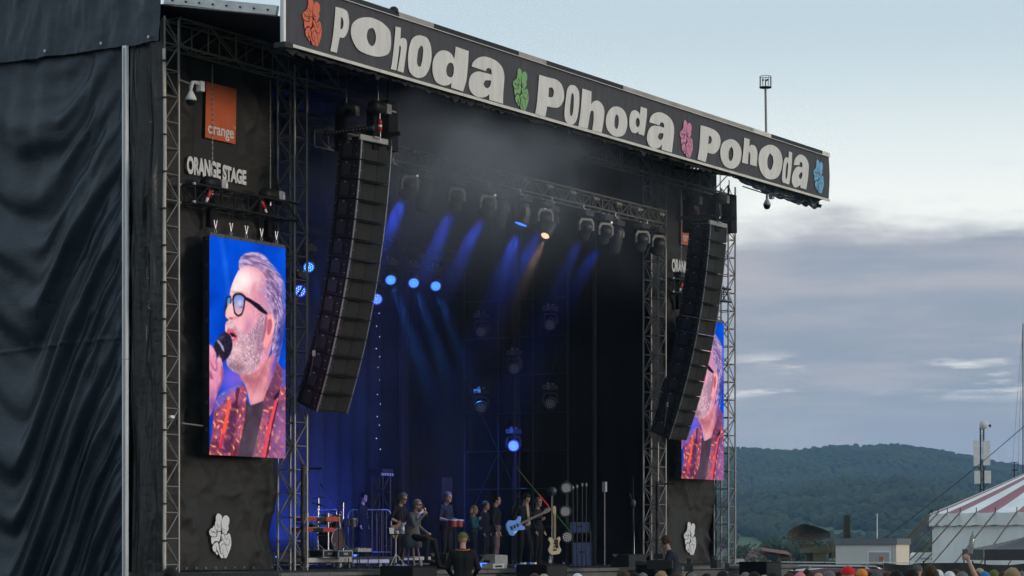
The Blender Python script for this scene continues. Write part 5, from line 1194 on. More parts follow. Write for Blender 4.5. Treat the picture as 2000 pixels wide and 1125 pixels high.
# --- seated singer
SJ = dict(pel=(0, -.05, .72), wa=(0, -.03, .87), ch=(0, .03, 1.06), nk=(.0, .06, 1.23), hd=(0, .12, 1.375), sR=(.175, .04, 1.175), sL=(-.175, .04, 1.175), eR=(.25, .16, .95), wR=(.08, .30, 1.17), eL=(-.25, .02, .92), wL=(-.14, .28, .78), hR=(.09, -.02, .70), hL=(-.10, -.02, .70), kR=(.15, .42, .66), kL=(-.24, .40, .60), aR=(.16, .40, .20), aL=(-.30, .50, .085), tR=(.18, .58, .16), tL=(-.34, .68, .035))
t, j, hp = person('bearded singer in a patterned jacket seated on a stool singing into a microphone', QZ(806, 56, ZD), FACE(8), ('skin', 'singer_jacket', 'cloth_black', 'shoe_black'), 1.80, SJ, 'long', 1.14, yaw=-.1, pitch=.05, hair='hair_grey', hairkind='short', curl=1.5, handdir={'R': (-.5, .2, .6)}); glasses(t, hp)
bd = MB(); bd.ell(hp(0, .062, -.075), (.052, .045, .05), 10); bd.build('beard', 'hair_grey', t, True)
jk = MB(); jk.lathe([(.17, 1.0), (.19, .85), (.24, .66), (.25, .50), (.22, .48)], 24, (0, -.04, 0)); jk.build('jacket_tail', 'singer_jacket', t, True)
wr = j['wR'] + Vector((-.03, .04, .06)); tw = hp(0, .15, -.05)
def microphone(label, root, rz, a, b):
    m = thing('microphone', label, 'microphone', root, rz); a = Vector(a); b = Vector(b); d = (b - a).normalized()
    MB().bar(a, b - d * .04, .012, .018, 10).build('handle', 'black_paint', m, True); MB().ell(b, (.027, .027, .030), 8).build('grille_head', 'grille', m, True); return m
microphone('black microphone held by the seated singer', t.location, t.rotation_euler.z, wr - (tw - wr).normalized() * .13, tw)
# --- percussionist, guitarist, onlookers, crew
person('percussionist in a dark T shirt playing small red drums', QZ(871, 60, ZD), FACE(-2), ('skin', 'cloth_navy', 'cloth_black', 'shoe_black'), 1.80, dict(eR=(.25, -.02, 1.14), wR=(.17, .26, 1.08), eL=(-.25, -.02, 1.14), wL=(-.16, .28, 1.09), hd=(0, .06, 1.63)), 'short', 1.06, yaw=-.1, hair='hair_grey', hairkind='crop', curl=.5)
gp, gj, ghp = person('guitarist in a black jacket playing the bright blue guitar', QZ(1022, 61, ZD), FACE(-14), ('skin', 'cloth_black', 'cloth_black', 'shoe_black'), 1.80, dict(hd=(.0, .09, 1.61), nk=(0, .03, 1.46), eR=(.27, -.08, 1.16), wR=(.12, .19, 1.02), eL=(-.28, -.02, 1.15), wL=(-.40, .20, 1.15), kR=(.12, .05, .5), kL=(-.13, .10, .5), aL=(-.16, .05, .085), tL=(-.2, .22, .035)), 'long', 1.05, yaw=.1, pitch=-.5, hair='hair_black', hairkind='short', curl=1.0)
person('young man in a black sweatshirt and patterned trousers watching behind the guitarist', QZ(968, 64, ZD), FACE(20), ('skin', 'cloth_black', 'print_trousers', 'shoe_black'), 1.80, dict(wR=(.24, .05, .86), wL=(-.24, .05, .86)), 'long', 1.14, hair='hair_black')
person('fair haired woman with one hand at her chin standing in the dark', QZ(925, 65, ZD), FACE(15), ('skin_tan', 'cloth_teal', 'cloth_navy', 'shoe_black'), 1.55, dict(eR=(.22, .05, 1.12), wR=(.03, .16, 1.36), eL=(-.22, .06, 1.12), wL=(.06, .2, 1.1)), 'long', 1.0, hair='hair_blond', hairkind='long', curl=1.2)
person('man in dark clothes standing left of the young man in the sweatshirt', QZ(947, 67, ZD), FACE(10), ('skin_tan', 'cloth_black', 'cloth_black', 'shoe_black'), 1.70, None, 'long', 1.0, hair='hair_brown', vox=.016)
person('man with a grey beard standing right behind the guitarist', QZ(1050, 66, ZD), FACE(6), ('skin', 'cloth_black', 'cloth_black', 'shoe_black'), 1.78, None, 'long', 1.05, hair='hair_grey', yaw=-.4, vox=.016)
pf = thing('camera_platform', 'low black platform in the pit under the man with the green cap', 'platform', QZ(905, 50, 0), BGROT); MB().box((0, 0, .40), (1.6, 1.4, .08)).build('top_board', 'black_paint', pf)
for sx in (-.7, .7):
    for sy in (-.6, .6): block('leg', (sx, sy, .18), (.08, .08, .355), 'dark_steel', pf)
t, j, hp = person('man with an olive cap and headphones in a black hooded jacket seen from behind', QZ(904, 50, .442 + .0), BGROT, ('skin', 'cloth_black', 'cloth_black', 'shoe_black'), 2.0, dict(eR=(.27, .02, 1.15), wR=(.2, .2, 1.02), eL=(-.27, .02, 1.15), wL=(-.2, .2, 1.02)), 'long', 1.16, hair='cloth_olive', hairkind='cap')
t.location.z = .442; 
hpn = MB()
for s in (-1, 1): hpn.ell(hp(s * .098, -.005, .0), (.025, .04, .045), 8)
hpn.build('headphones', 'black_paint', t, True); MB().tube([hp(.1 * math.cos(a), -.01, .03 + .125 * math.sin(a)) for a in np.linspace(0, math.pi, 11)], .008, 6).build('headband', 'black_paint', t)
col_ = MB().tube([(.12 * math.cos(a) * 1.14, -.09 + .09 * math.sin(a) * 1.0, 1.69 + .02 * math.sin(a)) for a in np.linspace(math.pi, 2 * math.pi, 12)], .010, 6); col_.build('orange_collar_cord', 'cloth_orange', t)
pf = thing('camera_platform', 'low black platform in the pit under the camera operator', 'platform', QZ(1312, 56, 0), BGROT); MB().box((0, 0, .40), (1.6, 1.4, .08)).build('top_board', 'black_paint', pf)
for sx in (-.7, .7):
    for sy in (-.6, .6): block('leg', (sx, sy, .18), (.08, .08, .355), 'dark_steel', pf)
t, j, hp = person('camera operator in a dark T shirt with headset filming from the pit', QZ(1312, 56, .442), BGROT + 1.25, ('skin', 'cloth_navy', 'cloth_black', 'shoe_black'), 1.98, dict(hd=(0, .12, 1.615), nk=(0, .05, 1.46), eR=(.24, .12, 1.12), wR=(.10, .38, 1.20), eL=(-.25, .10, 1.10), wL=(-.10, .36, 1.12)), 'short', 1.1, pitch=-.12, hair='hair_brown', hairkind='crop', curl=1.0)
MB().ell(hp(-.09, 0, .0), (.025, .04, .045), 8).build('headset_cup', 'black_paint', t, True); MB().tube([hp(-.095, .02, -.02), hp(-.09, .08, -.06), hp(-.05, .115, -.07)], .006, 5).build('headset_boom', 'black_paint', t)
vc = thing('video_camera', 'black broadcast video camera on a tripod in front of the operator', 'video camera', QZ(1283, 55.8, .442), BGROT + 1.25)
MB().box((0, 0, 1.34), (.16, .42, .2)).build('camera_body', 'black_paint', vc); MB().lathe([(.05, 0), (.07, .1), (.09, .26), (.08, .27), (.001, .25)], 14, (0, .21, 1.34), Euler((-math.pi / 2, 0, 0)).to_matrix()).build('lens_barrel', 'black_paint', vc, True)
MB().box((-.04, -.05, 1.52), (.1, .2, .12)).build('viewfinder', 'black_paint', vc); MB().box((.0, -.28, 1.34), (.12, .16, .18)).build('battery', 'dark_steel', vc); MB().lathe([(.05, 0), (.09, .06), (.06, .12)], 10, (0, 0, 1.12)).build('tripod_head', 'dark_steel', vc, True)
for k in range(3):
    a = k * 2.094 + .4; bar('tripod_leg', (0, 0, 1.15), (.45 * math.cos(a), .45 * math.sin(a), .01), .02, 'dark_steel', vc)
# ================================================================== instruments and things on stage
mat('guitar_blue', (.015, .22, .72), .45, 0, .05, 4); mat('guitar_cream', (.55, .46, .30), .35, 0, .12, 6, coat=.3); mat('guitar_brown', (.16, .085, .045), .3, 0, .2, 5, coat=.4); mat('maple', (.48, .33, .18), .45, 0, .15, 8); mat('rosewood', (.05, .03, .022), .5)
def guitar(label, loc, rz, lean, tilt, body_m, neck_m, bass=False, held=True, strap=False):
    """body in the local XZ plane, neck along +X, front towards +Y"""
    t = thing('bass_guitar' if bass else 'electric_guitar', label, 'guitar', loc, rz); L_ = .62 if not bass else .76
    t.rotation_euler = Euler((lean, tilt, rz), 'XYZ')
    o = [(-.26, .02), (-.24, .12), (-.15, .165), (-.04, .12), (.02, .115), (.10, .165), (.16, .13), (.13, .065), (.10, .035), (.10, -.035), (.14, -.07), (.17, -.13), (.10, -.145), (.02, -.11), (-.05, -.12), (-.15, -.17), (-.24, -.12)]
    MB().prism(smooth_closed(o, 3), -.022, .022, lambda x, y, l: (x, l, y)).build('guitar_body', body_m, t)
    MB().prism(smooth_closed([(-.12, -.03), (.10, .03), (.12, -.02), (.09, -.09), (-.02, -.09), (-.1, -.1)], 3), .0225, .026, lambda x, y, l: (x, l, y)).build('pickguard', 'guitar_blue' if body_m == 'guitar_blue' else 'black_paint', t)
    for x in (-.07, .01): block('pickup', (x, .032, 0), (.025, .014, .075), 'black_paint', t)
    block('bridge', (-.15, .030, 0), (.04, .014, .08), 'dark_steel', t)
    for k in range(2): MB().lathe([(.011, 0), (.011, .015), (.001, .015)], 8, (-.13 + .05 * k, .024, -.11), Euler((-math.pi / 2, 0, 0)).to_matrix()).build('knob', 'chrome', t)
    MB().box((.09 + L_ / 2, .016, 0), (L_, .022, .05)).build('neck', neck_m, t); MB().box((.09 + L_ / 2, .029, 0), (L_, .004, .048)).build('fingerboard', neck_m if neck_m == 'maple' else 'rosewood', t)
    e = .09 + L_; MB().prism(smooth_closed([(e, -.025), (e + .03, -.035), (e + .17, -.03), (e + .20, .01), (e + .17, .05), (e + .05, .045), (e, .025)], 3), .0, .016, lambda x, y, l: (x, l, y)).build('headstock', 'maple' if body_m != 'guitar_blue' else 'rosewood', t)
    for k in range(4 if bass else 6): MB().box((e + .03 + k * (.13 / (3 if bass else 5)), .008, .062), (.012, .01, .025)).build('tuning_peg', 'dark_steel', t)
    for k in range(4): bar('string', (-.14, .036, -.018 + .012 * k), (e + .02, .034, -.015 + .010 * k), .0015, 'chrome', t, 4)
    return t
g1 = gp.matrix_basis @ Vector((0, 0, 0))
def in_person(p, v): return Matrix.Translation(p.location) @ Euler(p.rotation_euler).to_matrix().to_4x4() @ Vector(v)
guitar('bright blue electric guitar with dark neck held by the guitarist', QZ(1009, 60.6, CAMZ + (HZ - 1026) / FPX * 60.6), math.radians(-14), .0, math.radians(-22), 'guitar_blue', 'rosewood').rotation_euler = Euler((0, math.radians(-22), math.radians(-26)), 'XYZ')
for o in D.objects:
    if o.name.startswith('electric_guitar'): o.scale = (1.18, -1.18, 1.18)
b_ = guitar('brown bass guitar with pale neck held by the bass player', QZ(777, 57.6, CAMZ + (HZ - 1033) / FPX * 57.6), 0, 0, 0, 'guitar_brown', 'maple', True); b_.rotation_euler = Euler((0, math.radians(-27), math.radians(-10)), 'XYZ'); b_.scale = (1.0, -1.0, 1.0)
c_g = guitar('cream electric guitar with pale neck hanging upright on a stand', QZ(1083, 60, CAMZ + (HZ - 1062) / FPX * 60), 0, 0, 0, 'guitar_cream', 'maple'); c_g.rotation_euler = Euler((0, math.radians(-90), math.radians(-38)), 'XYZ'); c_g.scale = (1.0, -1.0, 1.0)
stp = MB()
sp = MB(); sp.prism([(-.04, 0), (.04, 0), (.05, .55), (-.03, .55)], -.006, .006, lambda x, y, l: (x, l, y)); st_o = thing('guitar_strap', 'pale strap over the shoulder of the guitarist', 'strap', in_person(gp, (-.06, .155, 1.04)), gp.rotation_euler.z); sp.build('strap_band', 'cloth_beige', st_o, rot=(.05, .1, 0))
gs = thing('guitar_stand', 'black stand carrying the cream guitar below a dark blue ball', 'stand', QZ(1083, 60.2, ZD)); bar('post', (0, .05, .02), (0, .05, 1.9), .014, 'dark_steel', gs)
for k in range(3):
    a = k * 2.094; bar('foot', (0, .05, .12), (.3 * math.cos(a), .05 + .3 * math.sin(a), .01), .012, 'dark_steel', gs)
mat('ball_blue', (.02, .03, .06), .25)
bl = thing('mirror_globe', 'dark blue globe on a thin pole above the cream guitar', 'globe', QZ(1078, 62, ZD)); bar('pole', (0, 0, .02), (0, 0, 1.75), .010, 'aluminium', bl); MB().ell((0, 0, 1.87), (.125, .125, .125), 14).build('globe_ball', 'ball_blue', bl, True); MB().lathe([(.18, 0), (.18, .015), (.001, .02)], 14).build('round_foot', 'dark_steel', bl)

# --- microphone stands
def mic_stand(label, x, d, h, boom, base='tripod', mic=True):
    t = thing('microphone_stand', label, 'mic stand', QZ(x, d, ZD), BGROT)
    bar('post', (0, 0, .03), (0, 0, h), .011, 'dark_steel', t, 7)
    if base == 'tripod':
        for k in range(3):
            a = k * 2.094 + .5; bar('foot', (0, 0, .16), (.30 * math.cos(a), .30 * math.sin(a), .01), .010, 'dark_steel', t, 6)
    else: MB().lathe([(.14, 0), (.14, .015), (.02, .03)], 16).build('round_base', 'dark_steel', t)
    e = Vector((boom[0], 0, h + boom[1])); s = Vector((-boom[0] * .35, 0, h - boom[1] * .35))
    bar('boom', s, e, .008, 'dark_steel', t, 6); MB().ell((0, 0, h), (.025, .025, .03), 7).build('joint', 'dark_steel', t)
    if mic:
        d_ = (e - s).normalized(); MB().bar(e, e + d_ * .13, .012, .018).build('microphone', 'black_paint', t); MB().ell(e + d_ * .15, (.026, .026, .03), 8).build('grille_head', 'grille', t, True)
    return t
mic_stand('tall overhead microphone boom above the drums', 661, 61, 1.42, (-.34, .48))
mic_stand('microphone stand in front of the woman in black', 740, 58, 1.15, (-.12, .40), 'round')
mic_stand('microphone stand in front of the percussionist', 884, 59.6, 1.25, (-.10, .22)); mic_stand('microphone stand left of the guitarist', 1001, 63, 1.50, (.06, .12))
mic_stand('lone microphone stand right of the guitarist', 1058, 63, 1.2, (-.16, .10)); mic_stand('dark microphone stand at the right of the stage by the tower', 1238, 63, 1.5, (-.05, .16))
# --- crowd control barriers behind the band
for lab, x0, x1 in (('silver barrier with rounded corners behind the drums', 612, 669), ('silver barrier with rounded corners behind the woman in black', 680, 764)):
    d = 66.5; t = thing('barrier', lab, 'barrier', QZ((x0 + x1) / 2, d, ZD), BGROT, 'silver barriers behind the band'); w_ = (x1 - x0) / FPX * d / 2
    MB().tube([(-w_, 0, .05), (-w_, 0, 1.30), (-w_ + .03, 0, 1.42), (-w_ + .12, 0, 1.48), (w_ - .12, 0, 1.48), (w_ - .03, 0, 1.42), (w_, 0, 1.30), (w_, 0, .05)], .02, 7).build('frame', 'aluminium', t, True)
    bar('lower_rail', (-w_, 0, .35), (w_, 0, .35), .016, 'aluminium', t)
    for k in range(1, 9): bar('upright', (-w_ + 2 * w_ * k / 9, 0, .35), (-w_ + 2 * w_ * k / 9, 0, 1.48), .007, 'aluminium', t, 5)
    for s in (-1, 1): block('foot', (s * w_ * .8, 0, .02), (.06, .5, .04), 'aluminium', t)
# --- risers with pale edges
mat('riser_edge', (.50, .48, .45), .6, 0, .2, 3); mat('riser_top', (.06, .058, .055), .7)
def riser(label, x0, x1, d, top, th=.09, depth=1.6, caster=False):
    t = thing('stage_riser', label, 'riser', QZ((x0 + x1) / 2, d, ZD), 0, 'low risers with pale edges'); w_ = (x1 - x0) / FPX * d / (SA * .95 + .06) / 2
    MB().box((0, depth / 2, top - .01), (2 * w_, depth, .02)).build('deck_board', 'riser_top', t)
    MB().box((0, -.012, top - th / 2 - .004), (2 * w_, .03, th)).build('front_edge', 'riser_edge', t); MB().box((-w_ - .012, depth / 2, top - th / 2 - .004), (.03, depth, th)).build('side_edge', 'riser_edge', t)
    for sx in (-1, 1):
        for y in (.2, depth - .2):
            if caster:
                c = MB(); c.lathe([(.001, -.03), (.075, -.03), (.08, 0), (.075, .03), (.001, .03)], 14, (sx * w_ * .75, y, .082), Euler((0, math.pi / 2, 0)).to_matrix()); c.build('caster', 'white_plastic', t, True); block('caster_fork', (sx * w_ * .75, y, (.13 + top - th) / 2), (.05, .05, max(.02, top - th - .13)), 'aluminium', t)
            else: block('leg', (sx * w_ * .85, y, (top - .03) / 2), (.06, .06, top - .035), 'aluminium', t)
    return t
riser('rolling riser with white casters at the left of the stage under the keyboards', 603, 684, 57, .25, .10, 1.5, True)
riser('low riser with pale edge behind the microphone stand', 690, 758, 59, .20, .08); riser('low riser with pale edge behind the stool', 778, 840, 60.5, .26, .08)
riser('riser with pale edge carrying the woman in black', 672, 732, 64.5, .205, .09, 3.0); riser('drum riser at the left rear of the stage', 604, 668, 60.5, .36, .09, 2.4)
# --- drum kit
mat('drum_shell', (.02, .025, .06), .2, 0, .2, 5, coat=.6); mat('drum_head', (.09, .05, .06), .35); mat('drum_white', (.55, .55, .56), .5); mat('brass', (.45, .32, .12), .25, 1.0)
DB = QZ(640, 61.6, ZD + .37)
dkt = thing('drum_kit', 'blue and chrome drum kit at the left rear of the stage', 'drum kit', DB, A_)
Rb = Euler((-math.pi / 2, 0, 0)).to_matrix()
kd = MB(); kd.lathe([(.28, -.4), (.28, .0)], 28, (0, .3, .30), Rb); kb = kd.build('bass_drum', 'drum_shell', dkt, True)
MB().lathe([(.001, .002), (.27, .002)], 28, (0, .3, .30), Rb).build('drum_skin', 'drum_head', kb); MB().lathe([(.272, .0), (.30, -.01), (.30, .03), (.272, .03)], 28, (0, .3, .30), Rb).build('hoop', 'chrome', kb, True); MB().lathe([(.001, .006), (.04, .006)], 14, (.14, .3, .18), Rb).build('port_ring', 'chrome', kb)
for x, y, z, r_, hh_ in ((-.2, .12, .70, .15, .22), (.2, .12, .70, .14, .2), (-.5, -.1, .42, .20, .36), (.42, -.15, .55, .17, .14), (-.62, .3, .62, .12, .2)):
    dr = MB(); dr.lathe([(r_, 0), (r_, hh_)], 20, (x, y, z)); q = dr.build('tom_drum', 'drum_shell', dkt, True); MB().lathe([(.001, hh_ + .004), (r_ - .004, hh_ + .004)], 20, (x, y, z)).build('drum_skin', 'drum_white', q); MB().lathe([(r_ + .002, hh_ - .02), (r_ + .012, hh_ - .02), (r_ + .012, hh_ + .01), (r_ + .002, hh_ + .01)], 20, (x, y, z)).build('hoop', 'chrome', q, True)
    for k in range(5): bar('lug', (x + (r_ + .008) * math.cos(k * 1.257), y + (r_ + .008) * math.sin(k * 1.257), z + .02), (x + (r_ + .008) * math.cos(k * 1.257), y + (r_ + .008) * math.sin(k * 1.257), z + hh_ - .02), .008, 'chrome', q, 5)
for x, y, z, r_, tl in ((-.6, .05, 1.22, .24, .2), (.55, .1, 1.16, .22, -.25), (.1, -.2, 1.34, .2, .1), (.75, -.2, .95, .18, 0), (-.8, -.3, 1.02, .2, .1)):
    MB().lathe([(.001, .025), (.05, .018), (r_, -.01)], 24, (x, y, z), Euler((tl, tl * .5, 0)).to_matrix()).build('cymbal', 'brass', dkt, True); bar('cymbal_stand', (x, y, z), (x, y, .02), .011, 'chrome', dkt)
    for k in range(3): bar('stand_foot', (x, y, .2), (x + .2 * math.cos(k * 2.09), y + .2 * math.sin(k * 2.09), .01), .009, 'chrome', dkt, 5)
# --- keyboards
mat('key_red', (.46, .035, .025), .4); mat('key_white', (.7, .7, .7), .3)
def keyboard(label, loc, rz):
    t = thing('keyboard', label, 'keyboard', loc, rz, 'red keyboards at the left of the stage')
    MB().box((0, 0, 0), (1.1, .32, .085)).build('case', 'black_paint', t); MB().box((.36, 0, .002), (.40, .334, .10)).build('red_end', 'key_red', t); MB().box((-.36, 0, .001), (.39, .33, .096)).build('red_end', 'key_red', t)
    for k in range(22): block('white_key', (-.50 + k * .0465, .11, .05), (.044, .13, .014), 'key_white', t)
keyboard('upper red keyboard on the stand beside the drums', QZ(618, 57.2, CAMZ + (HZ - 1014) / FPX * 57.2), math.radians(-8)); keyboard('lower red keyboard on the stand beside the drums', QZ(611, 57.0, CAMZ + (HZ - 1035) / FPX * 57), math.radians(-6))
ks = thing('keyboard_stand', 'silver keyboard stand beside the drums', 'stand', QZ(615, 57.15, ZD + .25)); 
for sx in (-.35, .45):
    bar('column', (sx, -.05, .0), (sx, -.05, 1.02), .022, 'aluminium', ks)
    for z in (.50, .76): bar('arm', (sx, -.05, z), (sx, .28, z + .02), .016, 'aluminium', ks)
    bar('foot', (sx, -.3, .02), (sx, .3, .02), .02, 'aluminium', ks)
bar('mic_arm', (.45, -.05, 1.02), (.78, -.15, .88), .01, 'chrome', ks)
# --- flight case, small mixer, bottles, table, stools
mat('case_black', (.02, .02, .022), .5, 0, .2, 9)
def flight_case(label, loc, rz, s):
    t = thing('flight_case', label, 'case', loc, rz, 'flight cases'); MB().box((0, 0, s[2] / 2), s).build('case_shell', 'case_black', t)
    for sx in (-1, 1):
        for sy in (-1, 1): block('corner_rail', (sx * s[0] / 2, sy * s[1] / 2, s[2] / 2), (.03, .03, s[2] + .006), 'aluminium', t)
        for sz in (0, 1): block('edge_rail', (0, sx * s[1] / 2, s[2] * sz), (s[0] - .03, .028, .028), 'aluminium', t); block('edge_rail', (sx * s[0] / 2, 0, s[2] * sz), (.028, s[1] - .03, .028), 'aluminium', t)
    block('handle', (0, -s[1] / 2 - .012, s[2] * .55), (.16, .02, .05), 'aluminium', t)
flight_case('small black flight case with silver edges on the rolling riser', QZ(631, 56.8, ZD + .255), math.radians(-6), (.45, .4, .16)); flight_case('open dark flight case beside the small case', QZ(659, 57.0, ZD + .255), math.radians(-4), (.5, .45, .15))
kt = thing('mixer_stand', 'small pale mixer on a stand at the front of the risers', 'mixer', QZ(700, 57.6, ZD)); MB().box((0, 0, .42), (.55, .35, .08)).build('mixer_body', 'grey_plastic', kt); 
for k in range(9): block('fader', (-.22 + k * .055, -.05, .465), (.018, .05, .02), 'white_plastic' if k % 2 else 'black_paint', kt)
for sx in (-.22, .22):
    for sy in (-.12, .12): bar('leg', (sx, sy, .38), (sx, sy, .0), .012, 'dark_steel', kt)
def bottle(label, loc, h=.24, capm='cloth_blue', m='bottle_clear', group=None):
    t = thing('water_bottle', label, 'bottle', loc, 0, group); MB().lathe([(.001, 0), (.033, 0), (.035, .01), (.035, h * .62), (.030, h * .75), (.013, h * .88), (.013, h * .93), (.001, h * .93)], 14).build('bottle_body', m, t, True); MB().lathe([(.015, h * .93), (.015, h), (.001, h)], 12).build('bottle_cap', capm, t, True); MB().lathe([(.0355, h * .3), (.0355, h * .55)], 14).build('bottle_label', 'cloth_white', t, True)
mat('bottle_clear', (.55, .65, .75), .15, 0, 0, trans=.6)
bottle('blue lit water bottle on the floor beside the bass drum', QZ(668, 59.2, ZD + .0), .33); bottle('water bottle with blue cap below the cream guitar', QZ(1074, 60.6, ZD), .30)
ta = thing('side_table', 'small dark tray table with silver tripod in front of the bass player', 'table', QZ(773, 55.4, ZD), BGROT); tz = CAMZ + (HZ - 1044) / FPX * 55.4 - ZD
MB().box((.10, 0, tz), (.46, .34, .025)).build('tray', 'black_paint', ta); bar('column', (0, 0, .14), (0, 0, tz), .018, 'aluminium', ta)
for k in range(3): bar('foot', (0, 0, .34), (.28 * math.cos(k * 2.09), .28 * math.sin(k * 2.09), .01), .012, 'chrome', ta)
tb0 = Vector(ta.location); bottle('water bottle with red cap on the tray table', tb0 + RV * .16 + Vector((0, 0, tz + .014)), .26, 'cloth_red')
sn = thing('set_list', 'white sheet of paper propped on the tray table', 'paper', tb0 + RV * -.09 + Vector((0, 0, tz + .014)), BGROT); MB().box((0, 0, .07), (.10, .006, .14), Euler((-.35, 0, .2)).to_matrix()).build('sheet', 'cloth_white', sn)
cu_ = thing('paper_cup', 'white paper cup lying on the tray table', 'cup', tb0 + RV * .03 + Vector((0, 0, tz + .014)), BGROT); MB().lathe([(.001, 0), (.028, 0), (.036, .07), (.033, .07), (.026, .006)], 12).build('cup_wall', 'cloth_white', cu_, True)
sto = thing('bar_stool', 'wooden bar stool under the seated singer', 'stool', QZ(803, 56.05, ZD), .3); MB().lathe([(.001, .60), (.17, .60), (.18, .615), (.17, .635), (.001, .64)], 20).build('seat', 'wood', sto, True)
for k in range(4):
    a = k * math.pi / 2 + .6; bar('leg', (.13 * math.cos(a), .13 * math.sin(a), .60), (.24 * math.cos(a), .24 * math.sin(a), .0), .02, 'wood', sto)
    a2 = a + math.pi / 2; bar('rung', (.19 * math.cos(a), .19 * math.sin(a), .26), (.19 * math.cos(a2), .19 * math.sin(a2), .26), .012, 'aluminium', sto)
mat('bongo_red', (.22, .02, .015), .4); bo = thing('bongo_drums', 'pair of small red drums with silver rims on a stand', 'drums', QZ(890, 59.5, ZD), FACE(0)); bz = CAMZ + (HZ - 1021) / FPX * 59.5 - ZD
for sx in (-.13, .13):
    q = MB().lathe([(.10, -.10), (.11, 0), (.11, .07)], 18, (sx, 0, bz)).build('drum_shell', 'bongo_red', bo, True); MB().lathe([(.001, .075), (.115, .075), (.118, .05), (.112, .05)], 18, (sx, 0, bz)).build('drum_skin', 'drum_white', q, True)
bar('post', (0, 0, bz - .08), (0, 0, .1), .012, 'dark_steel', bo)
for k in range(3): bar('foot', (0, 0, .3), (.3 * math.cos(k * 2.09), .3 * math.sin(k * 2.09), .01), .012, 'chrome', bo)
# --- monitors and boxes
def wedge(label, x, d, w_, dp, h_, rz, m='cabinet', gm='grille', z=ZD):
    t = thing('monitor_wedge', label, 'monitor', QZ(x, d, z), rz, 'stage monitors')
    pf_ = [(-dp / 2, 0), (dp / 2, 0), (dp / 2, h_ * .35), (dp * .1, h_), (-dp / 2, h_ * .95)]
    MB().prism(pf_, -w_ / 2, w_ / 2, lambda x, y, l: (l, x, y)).build('cabinet', m, t)
    a = Vector((0, dp / 2, h_ * .35)); b = Vector((0, dp * .1, h_)); dv = (b - a); nn = Vector((0, dv.z, -dv.y)).normalized(); mid = (a + b) / 2 + nn * .006
    MB().box(mid, (w_ * .9, .012, dv.length * .88), Euler((math.atan2(-dv.y, dv.z) * -1, 0, 0)).to_matrix()).build('grille', gm, t); block('handle', (-w_ / 2 - .006, 0, h_ * .5), (.012, .16, .05), 'black_paint', t); return t
wedge('dark wedge monitor facing the singer', 868, 56.4, .55, .45, .36, 0); wedge('grey wedge monitor on a white edged base facing the guitarist', 963, 58, .55, .45, .32, 0, 'cabinet_plate'); wedge('wide black monitor at the right of the stage edge', 1228, 61, .9, .5, .32, 0)
sbx = thing('amplifier_box', 'pale box under the grey wedge monitor', 'box', QZ(963, 57.4, ZD), 0); MB().box((0, 0, .055), (.5, .3, .11)).build('box_shell', 'riser_edge', sbx); block('slot', (0, -.152, .05), (.3, .01, .04), 'black_paint', sbx)
fl = thing('floor_lamp', 'small floor lamp glowing bright blue left of the grey monitor', 'lamp', QZ(942, 57.6, ZD), BGROT); MB().box((0, 0, .07), (.26, .2, .13)).build('housing', 'fixture', fl); MB().box((.0, -.105, .075), (.22, .012, .10)).build('lens', 'lens_blue', fl)
pb = thing('pedal_board', 'pedal board with small effect pedals at the feet of the guitarist', 'pedal board', QZ(1031, 58.6, ZD), .0); MB().box((0, 0, .05), (.75, .35, .06), Euler((.1, 0, 0)).to_matrix()).build('board', 'cabinet_plate', pb)
for k in range(6): MB().box((-.3 + k * .12, -.05 + .06 * (k % 2), .105), (.07, .12, .05)).build('pedal', ('white_plastic', 'black_paint', 'guitar_blue', 'grey_plastic')[k % 4], pb)
pc = thing('effect_pedal', 'small pedal with glowing blue lights left of the pedal board', 'pedal', QZ(1003, 58.2, ZD), .0); MB().box((0, 0, .04), (.3, .2, .07), Euler((.2, 0, 0)).to_matrix()).build('case', 'case_black', pc); MB().box((.0, -.11, .05), (.2, .01, .04)).build('light_strip', 'lens_violet', pc)
pp = thing('purple_cup', 'small purple cup on the floor right of the cream guitar', 'cup', QZ(1100, 61, ZD)); mat('purple', (.22, .02, .24), .5); MB().lathe([(.001, 0), (.03, 0), (.04, .12), (.036, .12)], 12).build('cup_wall', 'purple', pp, True)
# --- tall stand with three round lamps, rack of poles, blue cases
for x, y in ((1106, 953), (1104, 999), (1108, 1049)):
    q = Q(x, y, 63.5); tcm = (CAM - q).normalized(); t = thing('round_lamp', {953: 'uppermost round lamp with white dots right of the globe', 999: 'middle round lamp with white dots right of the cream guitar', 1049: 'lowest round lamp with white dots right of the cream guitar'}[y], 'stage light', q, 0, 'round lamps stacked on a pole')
    h = link('head', _hd, t, -tcm * .2, tcm.to_track_quat('Z', 'Y').to_euler()); link('lens', _lens['lens_dark'], h, (0, 0, .206)); link('led_cluster', _led['led_glint'], h, (0, 0, .209))['kind'] = 'stuff'; h.scale = (.95, .95, .95)
lp = thing('lamp_pole', 'dark pole behind the three round lamps', 'pole', QZ(1106, 63.9, ZD)); bar('pole', (0, 0, 0), (0, 0, 2.2), .025, 'dark_steel', lp); MB().box((0, 0, .02), (.5, .5, .04)).build('foot_plate', 'dark_steel', lp)
for x, h_ in ((1119, 1.95), (1127, 1.98), (1137, 2.02), (1145, 2.02)):
    t = thing('steel_stand', 'thin steel stand, %s of four right of the round lamps' % {1119: 'first', 1127: 'second', 1137: 'third', 1145: 'last'}[x], 'stand', QZ(x, 61.5, ZD), 0, 'steel stands right of the round lamps'); bar('post', (0, 0, .0), (0, 0, h_), .014, 'dark_steel', t); MB().ell((0, 0, h_), (.03, .03, .05), 7).build('top_knob', 'truss_metal', t); bar('foot', (-.2, 0, .02), (.2, 0, .02), .014, 'dark_steel', t)
mat('case_blue', (.03, .06, .16), .5, 0, .2, 5); mat('cable_grey', (.10, .10, .10), .6)
